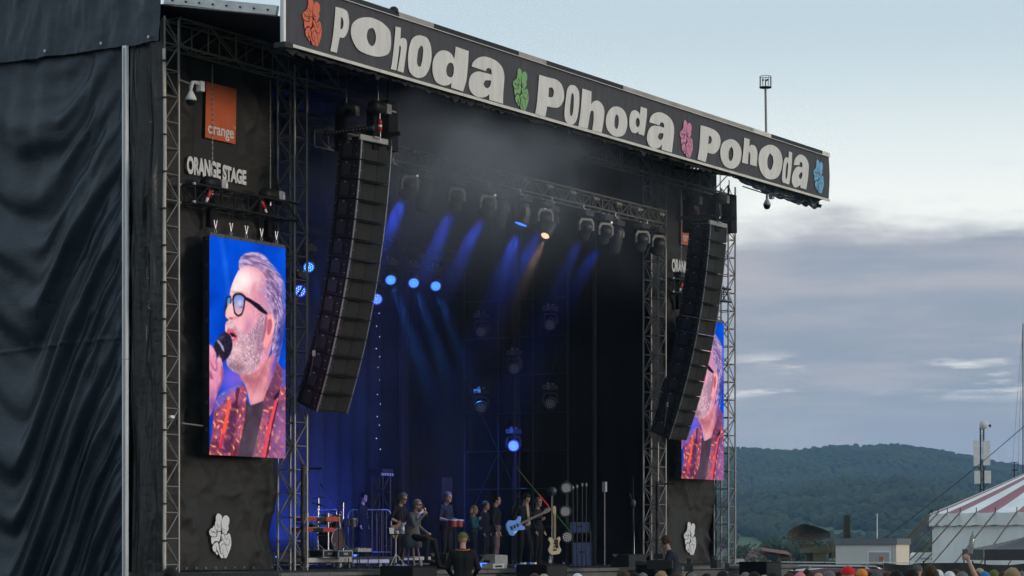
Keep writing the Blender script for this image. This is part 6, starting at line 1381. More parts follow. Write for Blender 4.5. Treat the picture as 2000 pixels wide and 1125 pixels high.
for lab, x, y0, y1 in (('dark blue equipment case behind the steel stands, upper one', 1132, 1020, 1041), ('dark blue equipment case behind the steel stands, lower one', 1136, 1058, 1104)):
    d = 64; t = thing('equipment_case', lab, 'case', QZ(x, d, CAMZ + (HZ - y1) / FPX * d if y1 < 1090 else ZD), BGROT); hh_ = (y1 - y0) / FPX * d; MB().box((0, 0, hh_ / 2), (.5, .5, hh_)).build('case_shell', 'case_blue', t); block('handle', (0, -.26, hh_ * .6), (.15, .02, .05), 'dark_steel', t)
    for sx in (-1, 1): block('corner_rail', (sx * .25, -.25, hh_ / 2), (.03, .03, hh_), 'dark_steel', t)
cst = thing('case_rack', 'dark steel rack carrying the upper blue case', 'rack', QZ(1132, 64, ZD), BGROT)
for sx in (-.28, .28): bar('post', (sx, .1, 0), (sx, .1, .92), .02, 'dark_steel', cst)
MB().box((0, 0, .855), (.56, .5, .03)).build('shelf', 'dark_steel', cst)
gl = thing('guy_cable', 'slanting cable with painted red and green reflections behind the guitarist', 'cable', Q(1008, 912, 63.5)); b0 = Q(1008, 912, 63.5)
mat('red_reflection', (.6, .01, .01), .5, emit=(1, .02, .02), estr=.25, var=0); mat('green_reflection', (.01, .16, .04), .5, emit=(.02, .8, .15), estr=.02, var=0)  # coloured reflections on the cable, painted on and faintly glowing
for x0, y0, x1, y1, m in ((1008, 912, 1044, 956, 'cable_grey'), (1044, 956, 1053, 966, 'green_reflection'), (1053, 966, 1072, 989, 'red_reflection'), (1072, 989, 1087, 1006, 'cable_grey'), (1087, 1006, 1116, 1041, 'green_reflection')):
    bar('cable_run', Q(x0, y0, 63.5) - b0, Q(x1, y1, 63.5) - b0, .010, m, gl, 6)
wb = thing('pole_box', 'pale box on a thin pole in the dark right part of the stage', 'box', QZ(1181, 64, ZD)); bar('pole', (0, 0, 0), (0, 0, 1.9), .012, 'truss_metal', wb); MB().box((0, 0, 2.03), (.09, .09, .26)).build('box_shell', 'grey_plastic', wb); MB().lathe([(.16, 0), (.16, .015), (.001, .02)], 12).build('round_foot', 'dark_steel', wb)
lsd = thing('reading_lamp', 'slim silver stand with small round lamp near the inner right tower', 'lamp', QZ(1239, 64.5, ZD)); bar('pole', (0, 0, 0), (-.05, 0, 1.5), .014, 'aluminium', lsd); MB().ell((-.06, 0, 1.62), (.07, .07, .11), 9).build('lamp_head', 'fixture', lsd, True); MB().ell((-.07, -.06, 1.64), (.02, .02, .02), 6).build('glint', 'chrome', lsd); bar('upper_tube', (-.05, 0, 1.72), (-.08, 0, 2.3), .010, 'dark_steel', lsd); MB().lathe([(.15, 0), (.15, .015), (.001, .02)], 12).build('round_foot', 'dark_steel', lsd)
# small hanging dark speaker behind the percussionist
hs = thing('side_speaker', 'tall grey loudspeaker column standing behind the percussionist', 'loudspeaker', QZ(873, 66, ZD), BGROT); MB().box((0, 0, 2.02), (.27, .25, .60)).build('cabinet', 'cabinet', hs); bar('pole', (0, 0, 0), (0, 0, 1.72), .02, 'dark_steel', hs); MB().box((0, 0, .02), (.5, .4, .04)).build('foot_plate', 'dark_steel', hs)
# unseen blue floods, added to put the blue wash on the rear drape
for i, (x, y) in enumerate(((1.6, 8.0), (3.4, 8.1), (5.2, 8.0))):
    t = thing('added_flood', 'added unseen blue flood lamp on the floor before the rear drape, %s' % ('left', 'middle', 'right')[i], 'lamp', (x, y, ZD), 0, 'added flood lamps before the rear drape'); MB().box((0, 0, .14), (.4, .2, .2), Euler((-.5, 0, 0)).to_matrix()).build('housing', 'fixture', t); block('stand', (0, 0, .03), (.3, .2, .06), 'dark_steel', t)
    MB().box((0, .09, .21), (.36, .012, .16), Euler((-.5, 0, 0)).to_matrix()).build('lens', 'lens_blue', t)
    l = D.lights.new('beam', 'SPOT'); l.color = (.02, .10, 1.0); l.energy = 650; l.spot_size = math.radians(120); l.spot_blend = .8; l.shadow_soft_size = .15
    o = D.objects.new('beam', l); COL.objects.link(o); o.parent = t; o.location = (0, .16, .3); o.rotation_euler = (-Vector((0, .45, 1))).to_track_quat('Z', 'Y').to_euler()
# boom microphones on the towers
for lab, x, y, d in (('short shotgun microphone on the inner left tower', 604, 915, 52.3), ('short shotgun microphone beside the inner right tower', 1298, 945, 65.8)):
    t = thing('shotgun_microphone', lab, 'microphone', Q(x, y, d), BGROT); MB().bar((0, 0, 0), (.26, 0, 0), .022, .022, 10).build('windshield', 'black_matte', t); bar('clip', (.04, 0, 0), (-.03, 0, -.08), .01, 'dark_steel', t)
for lab, x, d in (('thick dark cable bundle running down the inner left tower', 592, 52.2), ('thick dark cable bundle running down the inner right tower', 1284, 66.0)):
    t = thing('cable_bundle', lab, 'cable', QZ(x, d, .3)); MB().tube([(.02 * n3(z, 1, x), .02 * n3(z, 4, x), z) for z in np.linspace(0, 3.6, 26)], .05, 8).build('bundle', 'cable', t, True)
    for k in range(6): MB().lathe([(.055, -.02), (.06, 0), (.055, .02)], 10, (0, 0, .4 + k * .55)).build('tie', 'dark_steel', t)
# --- sub-bass stacks in the pit
for i, x in enumerate((808, 1070, 1300, 1499)):
    c = P(x, 1103, -4.0); t = thing('subwoofer_stack', 'black subwoofer stack in the pit, %s' % ('below the seated singer', 'below the cream guitar', 'below the camera operator', 'rightmost, in front of the black fence')[i], 'subwoofer', (c.x + .42, -3.6, 0), 0, 'subwoofer stacks along the pit')
    for k in range(3):
        q = MB().box((0, 0, .30 + k * .601), (.9, .75, .595)).build('cabinet', 'black_matte' if k < 2 else 'black_matte', t); MB().box((0, -.381, .30 + k * .601), (.84, .012, .53)).build('grille', 'cabinet', q)
# ================================================================== the field right of the stage
mat('fence_cloth', (.020, .020, .022), .75, 0, .3, 3, .3, 8); mat('tent_white', (.82, .82, .82), .6, 0, .10, .5, .3, 2.5); mat('tent_red', (.34, .13, .155), .6, 0, .15, .6); mat('tent_wall', (.82, .83, .84), .55, 0, .12, .4, .4, 1.5, stretch=(1, 1, .4))
mat('olive', (.075, .068, .028), .75, 0, .3, .8); mat('olive_dark', (.035, .032, .018), .8, 0, .3, .8); mat('cabin_wall', (.62, .61, .59), .7, 0, .06, .7); mat('cabin_wall_sunlit', (.70, .62, .52), .7, 0, .06, .7); mat('cabin_fascia', (.15, .16, .18), .6); mat('car_red', (.075, .012, .022), .25, .3, .05, 3, coat=.8); mat('car_glass', (.02, .025, .03), .08, 0, 0); mat('tyre', (.015, .015, .015), .8); mat('antenna_grey', (.60, .60, .60), .5); mat('canopy_black', (.022, .023, .028), .55, 0, .2, 2)
bg_rot = BGROT
def frame_thing(name, label, cat, x, d, z=0, rz=0, group=None): return thing(name, label, cat, QZ(x, d, z), BGROT + rz, group)
def wpx(px_, d): return px_ / FPX * d
# ---- black fence
fn_ = frame_thing('site_fence', 'long black cloth covered fence behind the crowd right of the stage', 'fence', 1437, 72)
fx = 0.0; i = 0
while fx < 9.6:
    w_ = 1.15 + .25 * (i % 3); x0 = fx; hh_ = 1.72 - .010 * fx * .2 - (.05 if i % 4 == 2 else 0)
    MB().grid(lambda u, v: (x0 + w_ * u, .04 * n3((x0 + u) * 3, v * 2, 1) + .02 * n3((x0 + u) * 9, v * 6), v * (hh_ - .06 * math.sin(u * math.pi) * (i % 2) + .012 * n3((x0 + u) * 5, 2))), 16, 10).build('cloth_panel', 'fence_cloth', fn_, True)
    bar('post', (x0 - .01, .06, 0), (x0 - .01, .06, hh_ + .06), .022, 'aluminium' if i % 3 == 0 else 'dark_steel', fn_); fx += w_ + .02; i += 1
bar('top_rail', (0, .06, 1.735), (6.2, .06, 1.70), .014, 'weathered_aluminium', fn_)
# ---- car
def car(label, x, d):
    t = frame_thing('parked_car', label, 'car', x, d, 0, .12)
    W2 = .9
    body = [(-2.3, .35), (2.3, .35), (2.35, .75), (2.25, 1.0), (1.4, 1.08), (-1.9, 1.1), (-2.3, 1.02)]
    cab = [(-2.05, 1.10), (1.15, 1.08), (.55, 1.55), (.2, 1.62), (-1.2, 1.65), (-1.75, 1.58)]
    MB().prism(body, -W2, W2, lambda a, b, l: (a, l, b)).build('car_body', 'car_red', t); 
    c = MB(); n_ = len(cab); c.v = [(a, -W2 * (1 - .22 * (b - 1.08) / .57), b) for a, b in cab] + [(a, W2 * (1 - .22 * (b - 1.08) / .57), b) for a, b in cab]; c.f = [tuple(range(n_)), tuple(range(2 * n_ - 1, n_ - 1, -1))] + [(k, n_ + k, n_ + (k + 1) % n_, (k + 1) % n_) for k in range(n_)]; c.mi = [0] * len(c.f); c.build('cabin', 'car_red', t)
    for s in (-1, 1):
        for x0, x1 in ((-1.85, -1.15), (-1.05, -.2), (-.1, .75)):
            yb = lambda z: s * (W2 * (1 - .22 * (z - 1.08) / .57) + .004); zt = 1.50; q = MB(); q.add([(x0 + .02, yb(1.16), 1.16), (x1, yb(1.16), 1.16), (x1 - (.28 if x1 > .5 else 0), yb(zt), zt), (x0 + (.15 if x0 < -1.5 else .02), yb(zt), zt)], [(0, 1, 2, 3)]); q.build('side_window', 'car_glass', t)
        MB().tube([(-1.65, s * .62, 1.60), (-1.5, s * .62, 1.70), (.1, s * .62, 1.69), (.3, s * .62, 1.61)], .024, 8).build('roof_rail', 'chrome', t, True)
        for wx in (-1.4, 1.45):
            q = MB().lathe([(.001, -.1), (.2, -.1), (.33, -.11), (.34, 0), (.33, .11), (.2, .1), (.001, .1)], 20, (wx, s * .82, .34), Euler((math.pi / 2, 0, 0)).to_matrix()).build('wheel', 'tyre', t, True); MB().lathe([(.001, .115), (.2, .112)], 16, (wx, s * .82, .34), Euler((math.pi / 2 * (1 if s < 0 else -1), 0, 0)).to_matrix()).build('rim', 'aluminium', q)
        block('headlight', (2.26, s * .68, .82), (.12, .3, .12), 'white_plastic', t); block('rear_light', (-2.29, s * .7, .9), (.06, .25, .2), 'red_plastic', t)
    w1 = MB(); w1.add([(1.12, -.78, 1.13), (1.12, .78, 1.13), (.6, .7, 1.53), (.6, -.7, 1.53)], [(0, 1, 2, 3)]); w1.v = [(a + .02, b, c_ + .01) for a, b, c_ in w1.v]; w1.build('windscreen', 'car_glass', t)
    return t
car('dark red estate car with chrome roof rails parked behind the crowd', 1688, 62)
# ---- white site cabin
cb = frame_thing('site_cabin', 'pale flat roofed site cabin with a grey door and orange sticker', 'cabin', 1704, 112, 0, -.42)
CW_, CD_, CHh = 2.75, 2.2, 2.25
MB().box((0, 0, CHh / 2), (CW_, CD_, CHh)).build('wall', 'cabin_wall', cb); MB().box((CW_ / 2 + .012, 0, CHh / 2), (.02, CD_ - .01, CHh - .01)).build('end_wall', 'cabin_wall_sunlit', cb); MB().box((0, 0, CHh + .14), (CW_ + .16, CD_ + .16, .27)).build('roof_fascia', 'cabin_fascia', cb)  # end wall colour carries the warm low sun falling on that side
dr_ = MB().box((.62, -CD_ / 2 - .02, 1.0), (1.05, .04, 1.95)).build('door', 'white_plastic', cb); MB().box((.62, -CD_ / 2 - .045, 1.0), (.93, .012, 1.82)).build('door_leaf', 'grey_plastic', dr_); block('handle', (.98, -CD_ / 2 - .07, .95), (.1, .04, .03), 'dark_steel', dr_); block('orange_sticker', (.72, -CD_ / 2 - .056, 1.62), (.17, .008, .19), 'logo_orange', dr_); block('notice', (.72, -CD_ / 2 - .056, 1.36), (.28, .008, .17), 'cloth_white', dr_); block('notice_print', (.72, -CD_ / 2 - .062, 1.36), (.18, .004, .03), 'case_blue', dr_)
for xx in (CW_ / 2 - .1, ): bar('downpipe', (xx, -CD_ / 2 - .06, .1), (xx, -CD_ / 2 - .06, 2.2), .035, 'grey_plastic', cb)
bar('flag_pole', (.05, .6, CHh + .27), (.05, .6, CHh + .27 + wpx(49, 112)), .022, 'white_plastic', cb)
# ---- radar vehicles
rd = frame_thing('radar_truck', 'olive green radar truck with a large oval lattice dish', 'radar', 1585, 300, gz(300))
ez = lambda y: CAMZ + (HZ - y) / FPX * 300 - gz(300); ex = lambda x: wpx(x - 1585, 300)
dish = [(1537, 1046), (1541, 1038), (1550, 1031), (1562, 1025), (1574, 1024), (1590, 1028), (1606, 1033), (1620, 1040), (1621, 1049), (1605, 1053), (1585, 1057), (1570, 1058), (1552, 1056), (1541, 1053)]
dp = smooth_closed([(ex(x), ez(y)) for x, y in dish], 3); cx_ = sum(p[0] for p in dp) / len(dp); cz_ = sum(p[1] for p in dp) / len(dp)
dm = MB(); rings = 6
for r_ in range(rings + 1):
    f_ = r_ / rings; dm.v += [(cx_ + (x - cx_) * f_, .9 * (1 - f_ * f_) - .2, cz_ + (z - cz_) * f_) for x, z in dp]
nn_ = len(dp); dm.f = [(a * nn_ + k, a * nn_ + (k + 1) % nn_, (a + 1) * nn_ + (k + 1) % nn_, (a + 1) * nn_ + k) for a in range(rings) for k in range(nn_)]; dm.mi = [0] * len(dm.f)
dso = dm.build('dish', 'olive', rd, True)
for f_ in (.35, .7, 1.0): MB().tube([(cx_ + (x - cx_) * f_, .9 * (1 - f_ * f_) - .32, cz_ + (z - cz_) * f_) for x, z in dp + dp[:1]], .05, 5).build('dish_ring', 'olive_dark', dso)
for k in range(0, nn_, 3): MB().tube([(cx_ + (dp[k][0] - cx_) * f_, .9 * (1 - f_ * f_) - .30, cz_ + (dp[k][1] - cz_) * f_) for f_ in (0.05, .4, .7, 1)], .04, 5).build('dish_rib', 'olive_dark', dso)
for x0, y0, x1, y1 in ((1559, 1058, 1566, 1069), (1575, 1060, 1572, 1069), (1590, 1056, 1604, 1068), (1566, 1066, 1604, 1062)): bar('mount_strut', (ex(x0), .2, ez(y0)), (ex(x1), .3, ez(y1)), .10, 'olive', rd)
for nm, x0, y0, x1, y1, dp_ in (('turret', 1565, 1063, 1588, 1072, 2), ('feed_box', 1601, 1057, 1609, 1067, 1), ('motor_housing', 1617, 1057, 1632, 1064, 1.2), ('platform', 1566, 1069, 1634, 1080, 3), ('cab', 1586, 1078, 1612, 1101, 2.6), ('side_box', 1622, 1064, 1634, 1090, 2.2), ('rear_box', 1574, 1080, 1584, 1101, 2)):
    MB().box(((ex(x0) + ex(x1)) / 2, .5, (ez(y0) + ez(y1)) / 2), (ex(x1) - ex(x0), dp_, ez(y0) - ez(y1))).build(nm, 'olive_dark' if nm in ('rear_box', 'turret') else 'olive', rd)
for x_ in (1576, 1591, 1607, 1626): MB().lathe([(.001, -.2), (.62, -.2), (.65, 0), (.62, .2), (.001, .2)], 16, (ex(x_), -.7, .65), Euler((math.pi / 2, 0, 0)).to_matrix()).build('wheel', 'tyre', rd, True)
MB().box((ex(1602), .3, (1.2 + ez(1100)) / 2), (ex(1634) - ex(1570), 2.2, ez(1100) - .6)).build('chassis', 'olive_dark', rd)
for x_ in (1615, 1623): bar('ladder_rail', (ex(x_), -1.35, ez(1068)), (ex(x_), -1.35, ez(1098)), .05, 'olive', rd)
rm = frame_thing('radar_mast', 'tall narrow olive radar antenna standing behind the white cabin', 'radar', 1654, 290, gz(290)); ez2 = lambda y: CAMZ + (HZ - y) / FPX * 290 - gz(290)
MB().box((0, .3, (ez2(1007) + ez2(1052)) / 2), (wpx(11, 290), .35, ez2(1007) - ez2(1052))).build('antenna_back', 'olive', rm); z0_ = ez2(1052); dz_ = ez2(1007) - z0_
for s in (-1, 1): bar('mast_rail', (s * wpx(6.5, 290), 0, z0_), (s * wpx(5, 290), 0, z0_ + dz_), .07, 'olive_dark', rm)
for k in range(7):
    bar('mast_brace', (-.36, 0, z0_ + dz_ * k / 6), (.36, 0, z0_ + dz_ * k / 6), .05, 'olive_dark', rm); 
    if k < 6: bar('mast_brace', (-.36 * (-1) ** k, 0, z0_ + dz_ * k / 6), (.36 * (-1) ** k, 0, z0_ + dz_ * (k + 1) / 6), .045, 'olive_dark', rm)
MB().box((0, .3, z0_ / 2), (2.2, 2.4, z0_)).build('trailer', 'olive_dark', rm)
# ---- rusty scaffold frame and white car by the village
sfm = frame_thing('shelter_frame', 'light wooden shelter frame with brown roof left of the radar truck', 'shelter', 1515, 200, gz(200)); e3 = lambda x, y: (wpx(x - 1515, 200), CAMZ + (HZ - y) / FPX * 200 - gz(200)); mat('rusty', (.16, .10, .06), .8)
for a, b in (((1490, 1080), (1544, 1087)), ((1523, 1086), (1523, 1099)), ((1544, 1087), (1546, 1100)), ((1490, 1082), (1500, 1099)), ((1523, 1091), (1546, 1092))):
    (x0, z0), (x1, z1) = e3(*a), e3(*b); bar('beam', (x0, 0, z0), (x1, 0, z1), .06, 'rusty', sfm)
(x0, z0), (x1, z1) = e3(1490, 1078), e3(1545, 1086); q = MB(); q.add([(x0, -.6, z0), (x1, -.6, z1), (x1, 2.5, z1 + .3), (x0, 2.5, z0 + .3)], [(0, 1, 2, 3)]); q.add([(x0, -.6, z0 + .08), (x1, -.6, z1 + .08), (x1, 2.5, z1 + .38), (x0, 2.5, z0 + .38)], [(0, 1, 2, 3)]); q.build('roof_sheet', 'roof_tile', sfm)
for a in (1491, 1523, 1546):
    x0, z0 = e3(a, 1092); bar('post', (x0, .3, 0), (x0, .3, z0), .07, 'rusty', sfm)
# ---- van with lettering
vn = frame_thing('white_van', 'white van with dark lettering on its side next to the striped tent', 'van', 1804, 186, 0); e4 = lambda x: wpx(x - 1804, 186)
vp = [(e4(1781), .5), (e4(1900), .5), (e4(1900), 1.68), (e4(1880), 1.70), (e4(1784), 1.70), (e4(1781), 1.5)]; MB().prism(vp, -.9, .9, lambda a, b, l: (a, l, b)).build('van_body', 'tent_white', vn)
tw = text_mesh('van_lettering', 'www.ecomind', .34, 'case_blue'); link('van_lettering', tw, vn, (e4(1793), -.906, 1.16), (math.pi / 2, 0, 0))
for xx in (e4(1790), e4(1885)): MB().lathe([(.001, -.12), (.33, -.12), (.33, .12), (.001, .12)], 16, (xx, -.8, .33), Euler((math.pi / 2, 0, 0)).to_matrix()).build('wheel', 'tyre', vn, True)
# ---- small white sign by the tower
sg = frame_thing('white_sign', 'small white sign on a post just right of the outer right tower', 'sign', 1446, 78); zz = CAMZ + (HZ - 1095) / FPX * 78; MB().box((0, 0, zz), (wpx(15, 78), .02, wpx(7, 78))).build('board', 'cloth_white', sg); bar('post', (0, .03, 0), (0, .03, zz), .02, 'aluminium', sg)
# ---- striped circus tent
TD = 172.0; TR = 10.9; tx_ = 2130
ct = frame_thing('circus_tent', 'round circus tent with dark red and white striped roof and white walls', 'tent', tx_, TD, 0)
EZ = CAMZ + (HZ - 998) / FPX * 161; AZ = CAMZ + (HZ - 868) / FPX * TD; NG = 42
for k in range(NG):
    a0 = 2 * math.pi * k / NG; a1 = 2 * math.pi * (k + 1) / NG
    def gf(u, v, a0=a0, a1=a1):
        a = a0 + (a1 - a0) * u; r = TR * (1 - v * .985); z = EZ + (AZ - EZ) * (v ** 1.05) + .12 * math.sin(u * math.pi) * (-1) * (1 - v)
        return (r * math.cos(a), r * math.sin(a), z)
    MB().grid(gf, 4, 10).build('roof_gore', 'tent_red' if k % 2 else 'tent_white', ct, True)
    def vf(u, v, a0=a0, a1=a1):
        a = a0 + (a1 - a0) * u; r = TR + .05 + .07 * n3(a * 12, v * 2, 3); return (r * math.cos(a), r * math.sin(a), EZ - .02 - (.82 + .07 * math.sin(u * math.pi)) * v + .05 * math.sin(u * math.pi) * (-1) * (1 - v))
    MB().grid(vf, 6, 3).build('valance', 'tent_white', ct, True)
    def wf(u, v, a0=a0, a1=a1):
        a = a0 + (a1 - a0) * u; r = TR - .18 + .05 * n3(a * 18, v * 3, 6) + .03 * math.sin(u * 12.6); return (r * math.cos(a), r * math.sin(a), (EZ - .8) * (1 - v))
    MB().grid(wf, 8, 6).build('wall_panel', 'tent_wall', ct, True)
    ca, sa = math.cos(a0), math.sin(a0)
    bar('eave_pin', (TR * ca, TR * sa, EZ - .05), (TR * ca, TR * sa, EZ + .30), .03, 'dark_steel', ct, 6)
    bar('guy_strap', ((TR + .05) * ca, (TR + .05) * sa, EZ - .05), ((TR + 3.9) * ca - 1.6 * abs(sa), (TR + 3.9) * sa, .05), .045, 'rope', ct, 6)
    bar('side_pole', ((TR - .3) * ca, (TR - .3) * sa, 0), ((TR - .3) * ca, (TR - .3) * sa, EZ - .15), .04, 'aluminium', ct, 6)
# ---- telephone mast behind the tent
tm_ = frame_thing('phone_mast', 'lattice phone mast with white panel antennas and round dish behind the tent', 'antenna mast', 1918, 205, gz(205)); e5 = lambda y: CAMZ + (HZ - y) / FPX * 205 - gz(205)
lattice(tm_, (0, 0, 0), (0, 0, e5(832)), (0, 1, 0), .28, .28, .5, 'dark_steel', 'truss_metal', .035, .02, 5)
for x0, x1, y0, y1 in ((1900.5, 1912, 861, 910), (1919, 1932, 861, 909), (1902, 1913, 920, 945), (1921.5, 1934, 919.5, 944)):
    a = wpx(x0 - 1918, 205); b = wpx(x1 - 1918, 205); q = MB().box(((a + b) / 2, -.28, (e5(y0) + e5(y1)) / 2), (b - a, .16, e5(y0) - e5(y1))).build('panel_antenna', 'antenna_grey', tm_); bar('bracket', ((a + b) / 2, -.2, e5(y1) + .3), (0, 0, e5(y1) + .3), .04, 'dark_steel', tm_); bar('jumper_cable', ((a + b) / 2, -.28, e5(y1) - .02), (0.05, -.1, e5(y1) - .55), .03, 'cable', tm_)
MB().lathe([(.001, -.06), (.3, -.05), (.37, 0), (.36, .08), (.001, .1)], 20, (.1, -.2, e5(830)), Euler((math.pi / 2, 0, -.2)).to_matrix()).build('dish', 'antenna_grey', tm_, True); bar('dish_arm', (.1, -.2, e5(830)), (.7, -.2, e5(832)), .03, 'dark_steel', tm_); block('dish_box', (.62, -.2, e5(832)), (.12, .1, .25), 'dark_steel', tm_)
m2 = frame_thing('thin_mast', 'thin dark mast with small fittings at the right behind the tent', 'mast', 1981, 230, gz(230)); e6 = lambda y: CAMZ + (HZ - y) / FPX * 230 - gz(230); bar('mast_tube', (0, 0, 0), (0, 0, e6(902)), .06, 'dark_steel', m2); bar('cross_bar', (-.35, 0, e6(903)), (.35, 0, e6(903)), .03, 'dark_steel', m2); bar('cross_bar', (-.25, 0, e6(918)), (.3, 0, e6(918)), .05, 'dark_steel', m2)
hm_ = frame_thing('guyed_mast', 'very thin tall mast at the right edge of the picture', 'mast', 1998, 240, gz(240)); e7 = lambda y: CAMZ + (HZ - y) / FPX * 240 - gz(240); bar('mast_tube', (0, 0, 0), (0, 0, e7(632)), .05, 'dark_steel', hm_); bar('stay', (0, 0, e7(634)), (-1.1, 0, e7(930)), .012, 'cable', hm_, 4); bar('stay', (0, 0, e7(634)), (-.5, 0, e7(930)), .012, 'cable', hm_, 4)
# long guy cable of the tent's king pole
gc = thing('tent_guy_cable', 'long thin cable running down from the right edge past the white cabin', 'cable', Q(2060, 780, 120)); b0 = Q(2060, 780, 120)
MB().tube([(Q(2060 + (1660 - 2060) * s, 780 + 320 * s + 10 * math.sin(s * math.pi), 120) - b0) for s in np.linspace(0, 1.15, 24)], .018, 5).build('cable_run', 'cable', gc, True)
# ---- black pop up canopy
pc_ = frame_thing('black_canopy', 'black pop up canopy at the lower right in front of the tent', 'canopy', 1922, 84); e8 = lambda y: CAMZ + (HZ - y) / FPX * 84; S_ = 4.0
MB().grid(lambda u, v: (S_ * u, S_ * v, e8(1073) + (e8(1044) - e8(1073)) * max(0, 1 - 2 * max(abs(u - .5), abs(v - .5))) ** 1.35), 24, 24).build('roof_cloth', 'canopy_black', pc_, True)
for f_ in (lambda u, v: (S_ * u, -.01 + .02 * n3(u * 8, v), e8(1073) - v * (e8(1073) - e8(1094.5))), lambda u, v: (-.01, S_ * u, e8(1073) - v * (e8(1073) - e8(1094.5)))): MB().grid(f_, 20, 3).build('valance', 'canopy_black', pc_, True)
for a in (.04, S_ - .04):
    for b in (.04, S_ - .04): bar('leg', (a, b, 0), (a, b, e8(1075)), .025, 'dark_steel', pc_)

# ================================================================== the crowd
BASES = {}
def base(key, hair, kind, top, skin='skin', J=None, sleeve='short'):
    t, j, hp = person('x', (0, 0, 0), 0, (skin, top, 'cloth_navy', 'shoe_black'), 1.75, J, sleeve, 1.08, hair=hair, hairkind=kind, vox=.026, name='spectator')
    BASES[key] = [t, False]
base('black', 'hair_black', 'short', 'cloth_black'); base('brown', 'hair_brown', 'short', 'cloth_grey'); base('grey', 'hair_grey', 'short', 'cloth_navy'); base('bald', None, 'crop', 'cloth_black', 'skin_tan')
base('longbrown', 'hair_brown', 'long', 'cloth_olive'); base('blond', 'hair_blond', 'bushy', 'cloth_white'); base('redcap', 'cloth_red', 'cap', 'cloth_black'); base('whitecap', 'cloth_white', 'cap', 'cloth_red'); base('pinkcap', 'cloth_pink', 'cap', 'cloth_grey'); base('bluecap', 'cloth_blue', 'cap', 'cloth_white'); base('olivecap', 'cloth_olive', 'cap', 'cloth_black'); base('orangecap', 'cloth_orange', 'cap', 'cloth_black'); base('greycap', 'cloth_grey', 'cap', 'cloth_navy'); base('tancap', 'cloth_beige', 'cap', 'cloth_grey')
LOOK = dict(black='black haired spectator', brown='brown haired spectator', grey='grey haired spectator', bald='close shaven spectator', longbrown='long haired brunette spectator', blond='fair bushy haired spectator', redcap='spectator in a bright red cap', whitecap='spectator in a white cap', pinkcap='spectator in a pink cap', bluecap='spectator in a blue cap', olivecap='spectator in an olive cap', orangecap='spectator in an orange cap', greycap='spectator in a dark grey cap', tancap='spectator in a beige cap')
def near(x):
    for a, s in ((600, 'in front of the outer left tower'), (1010, 'in front of the stage below the monitor'), (1080, 'in front of the stage below the guitarist'), (1200, 'in front of the right part of the stage'), (1290, 'in front of the inner right tower'), (1345, 'below the camera operator'), (1440, 'in front of the right wing drape'), (1480, 'below the small white sign'), (1530, 'below the shelter frame'), (1600, 'below the radar dish'), (1640, 'left of the red cap'), (1700, 'below the left part of the cabin'), (1745, 'below the cabin door'), (1780, 'below the right end of the cabin'), (1830, 'below the white van'), (1900, 'below the left part of the tent wall'), (1950, 'below the left end of the black canopy'), (2100, 'at the right edge below the black canopy')):
        if x < a: return s
CR = [(333, 1107, 36, 'black'), (978, 1121, 40, 'black'), (1044, 1120, 39, 'brown'), (1063, 1121, 42, 'tancap'), (1128, 1120, 40, 'whitecap'), (1218, 1113, 37, 'brown'), (1240, 1118, 40, 'black'), (1256, 1119, 42, 'grey'), (1292, 1117, 41, 'blond'), (1321, 1118, 39, 'brown'), (1352, 1119, 40, 'grey'), (1380, 1120, 42, 'black'), (1412, 1115, 38, 'black'),
 (1456, 1118, 40, 'grey'), (1474, 1117, 37, 'black'), (1493, 1119, 42, 'bald'), (1511, 1118, 38, 'black'), (1541, 1119, 40, 'brown'), (1563, 1118, 37, 'pinkcap'), (1566, 1111, 47, 'bald'), (1577, 1113, 44, 'black'), (1586, 1118, 41, 'brown'), (1599, 1115, 39, 'bald'), (1621, 1115, 38, 'grey'), (1640, 1117, 42, 'black'), (1657, 1106, 34, 'redcap'), (1684, 1111, 40, 'orangecap'), (1700, 1118, 41, 'black'), (1713, 1115, 38, 'greycap'), (1733, 1118, 40, 'brown'), (1752, 1114, 37, 'black'), (1782, 1111, 36, 'black'), (1792, 1103, 44, 'greycap'), (1817, 1103, 37, 'longbrown'), (1833, 1113, 43, 'whitecap'), (1855, 1116, 39, 'whitecap'), (1868, 1112, 42, 'brown'), (1906, 1116, 37, 'brown'), (1914, 1110, 46, 'tancap'), (1924, 1116, 40, 'bluecap'), (1941, 1113, 42, 'olivecap'), (1962, 1116, 38, 'longbrown'), (1978, 1111, 34, 'blond'), (1988, 1108, 46, 'black'), (1996, 1116, 38, 'grey')]
cnt = {}
for x, y, d, key in CR:
    lab = LOOK[key] + ' ' + near(x); cnt.setdefault(lab, []).append(x)
seen = {}
for x, y, d, key in CR:
    b, used = BASES[key]
    o = b if not used else copy_tree(b); BASES[key][1] = True
    h = CAMZ - (y - HZ) / FPX * d; k = h / 1.775
    o.location = QZ(x, d, 0); o.rotation_euler = (0, 0, BGROT + random.uniform(-.25, .45)); o.scale = (k, k, k)
    lab = LOOK[key] + ' ' + near(x); n_ = len(cnt[lab]); seen[lab] = seen.get(lab, 0) + 1
    tag(o, lab if n_ == 1 else lab + (', %s one' % ('left', 'middle', 'right')[0 if seen[lab] == 1 else 2 if seen[lab] == n_ else 1]), 'person', 'spectators in the crowd')
for key, (b, used) in BASES.items():
    if not used:
        for c in list(b.children): D.objects.remove(c)
        D.objects.remove(b)
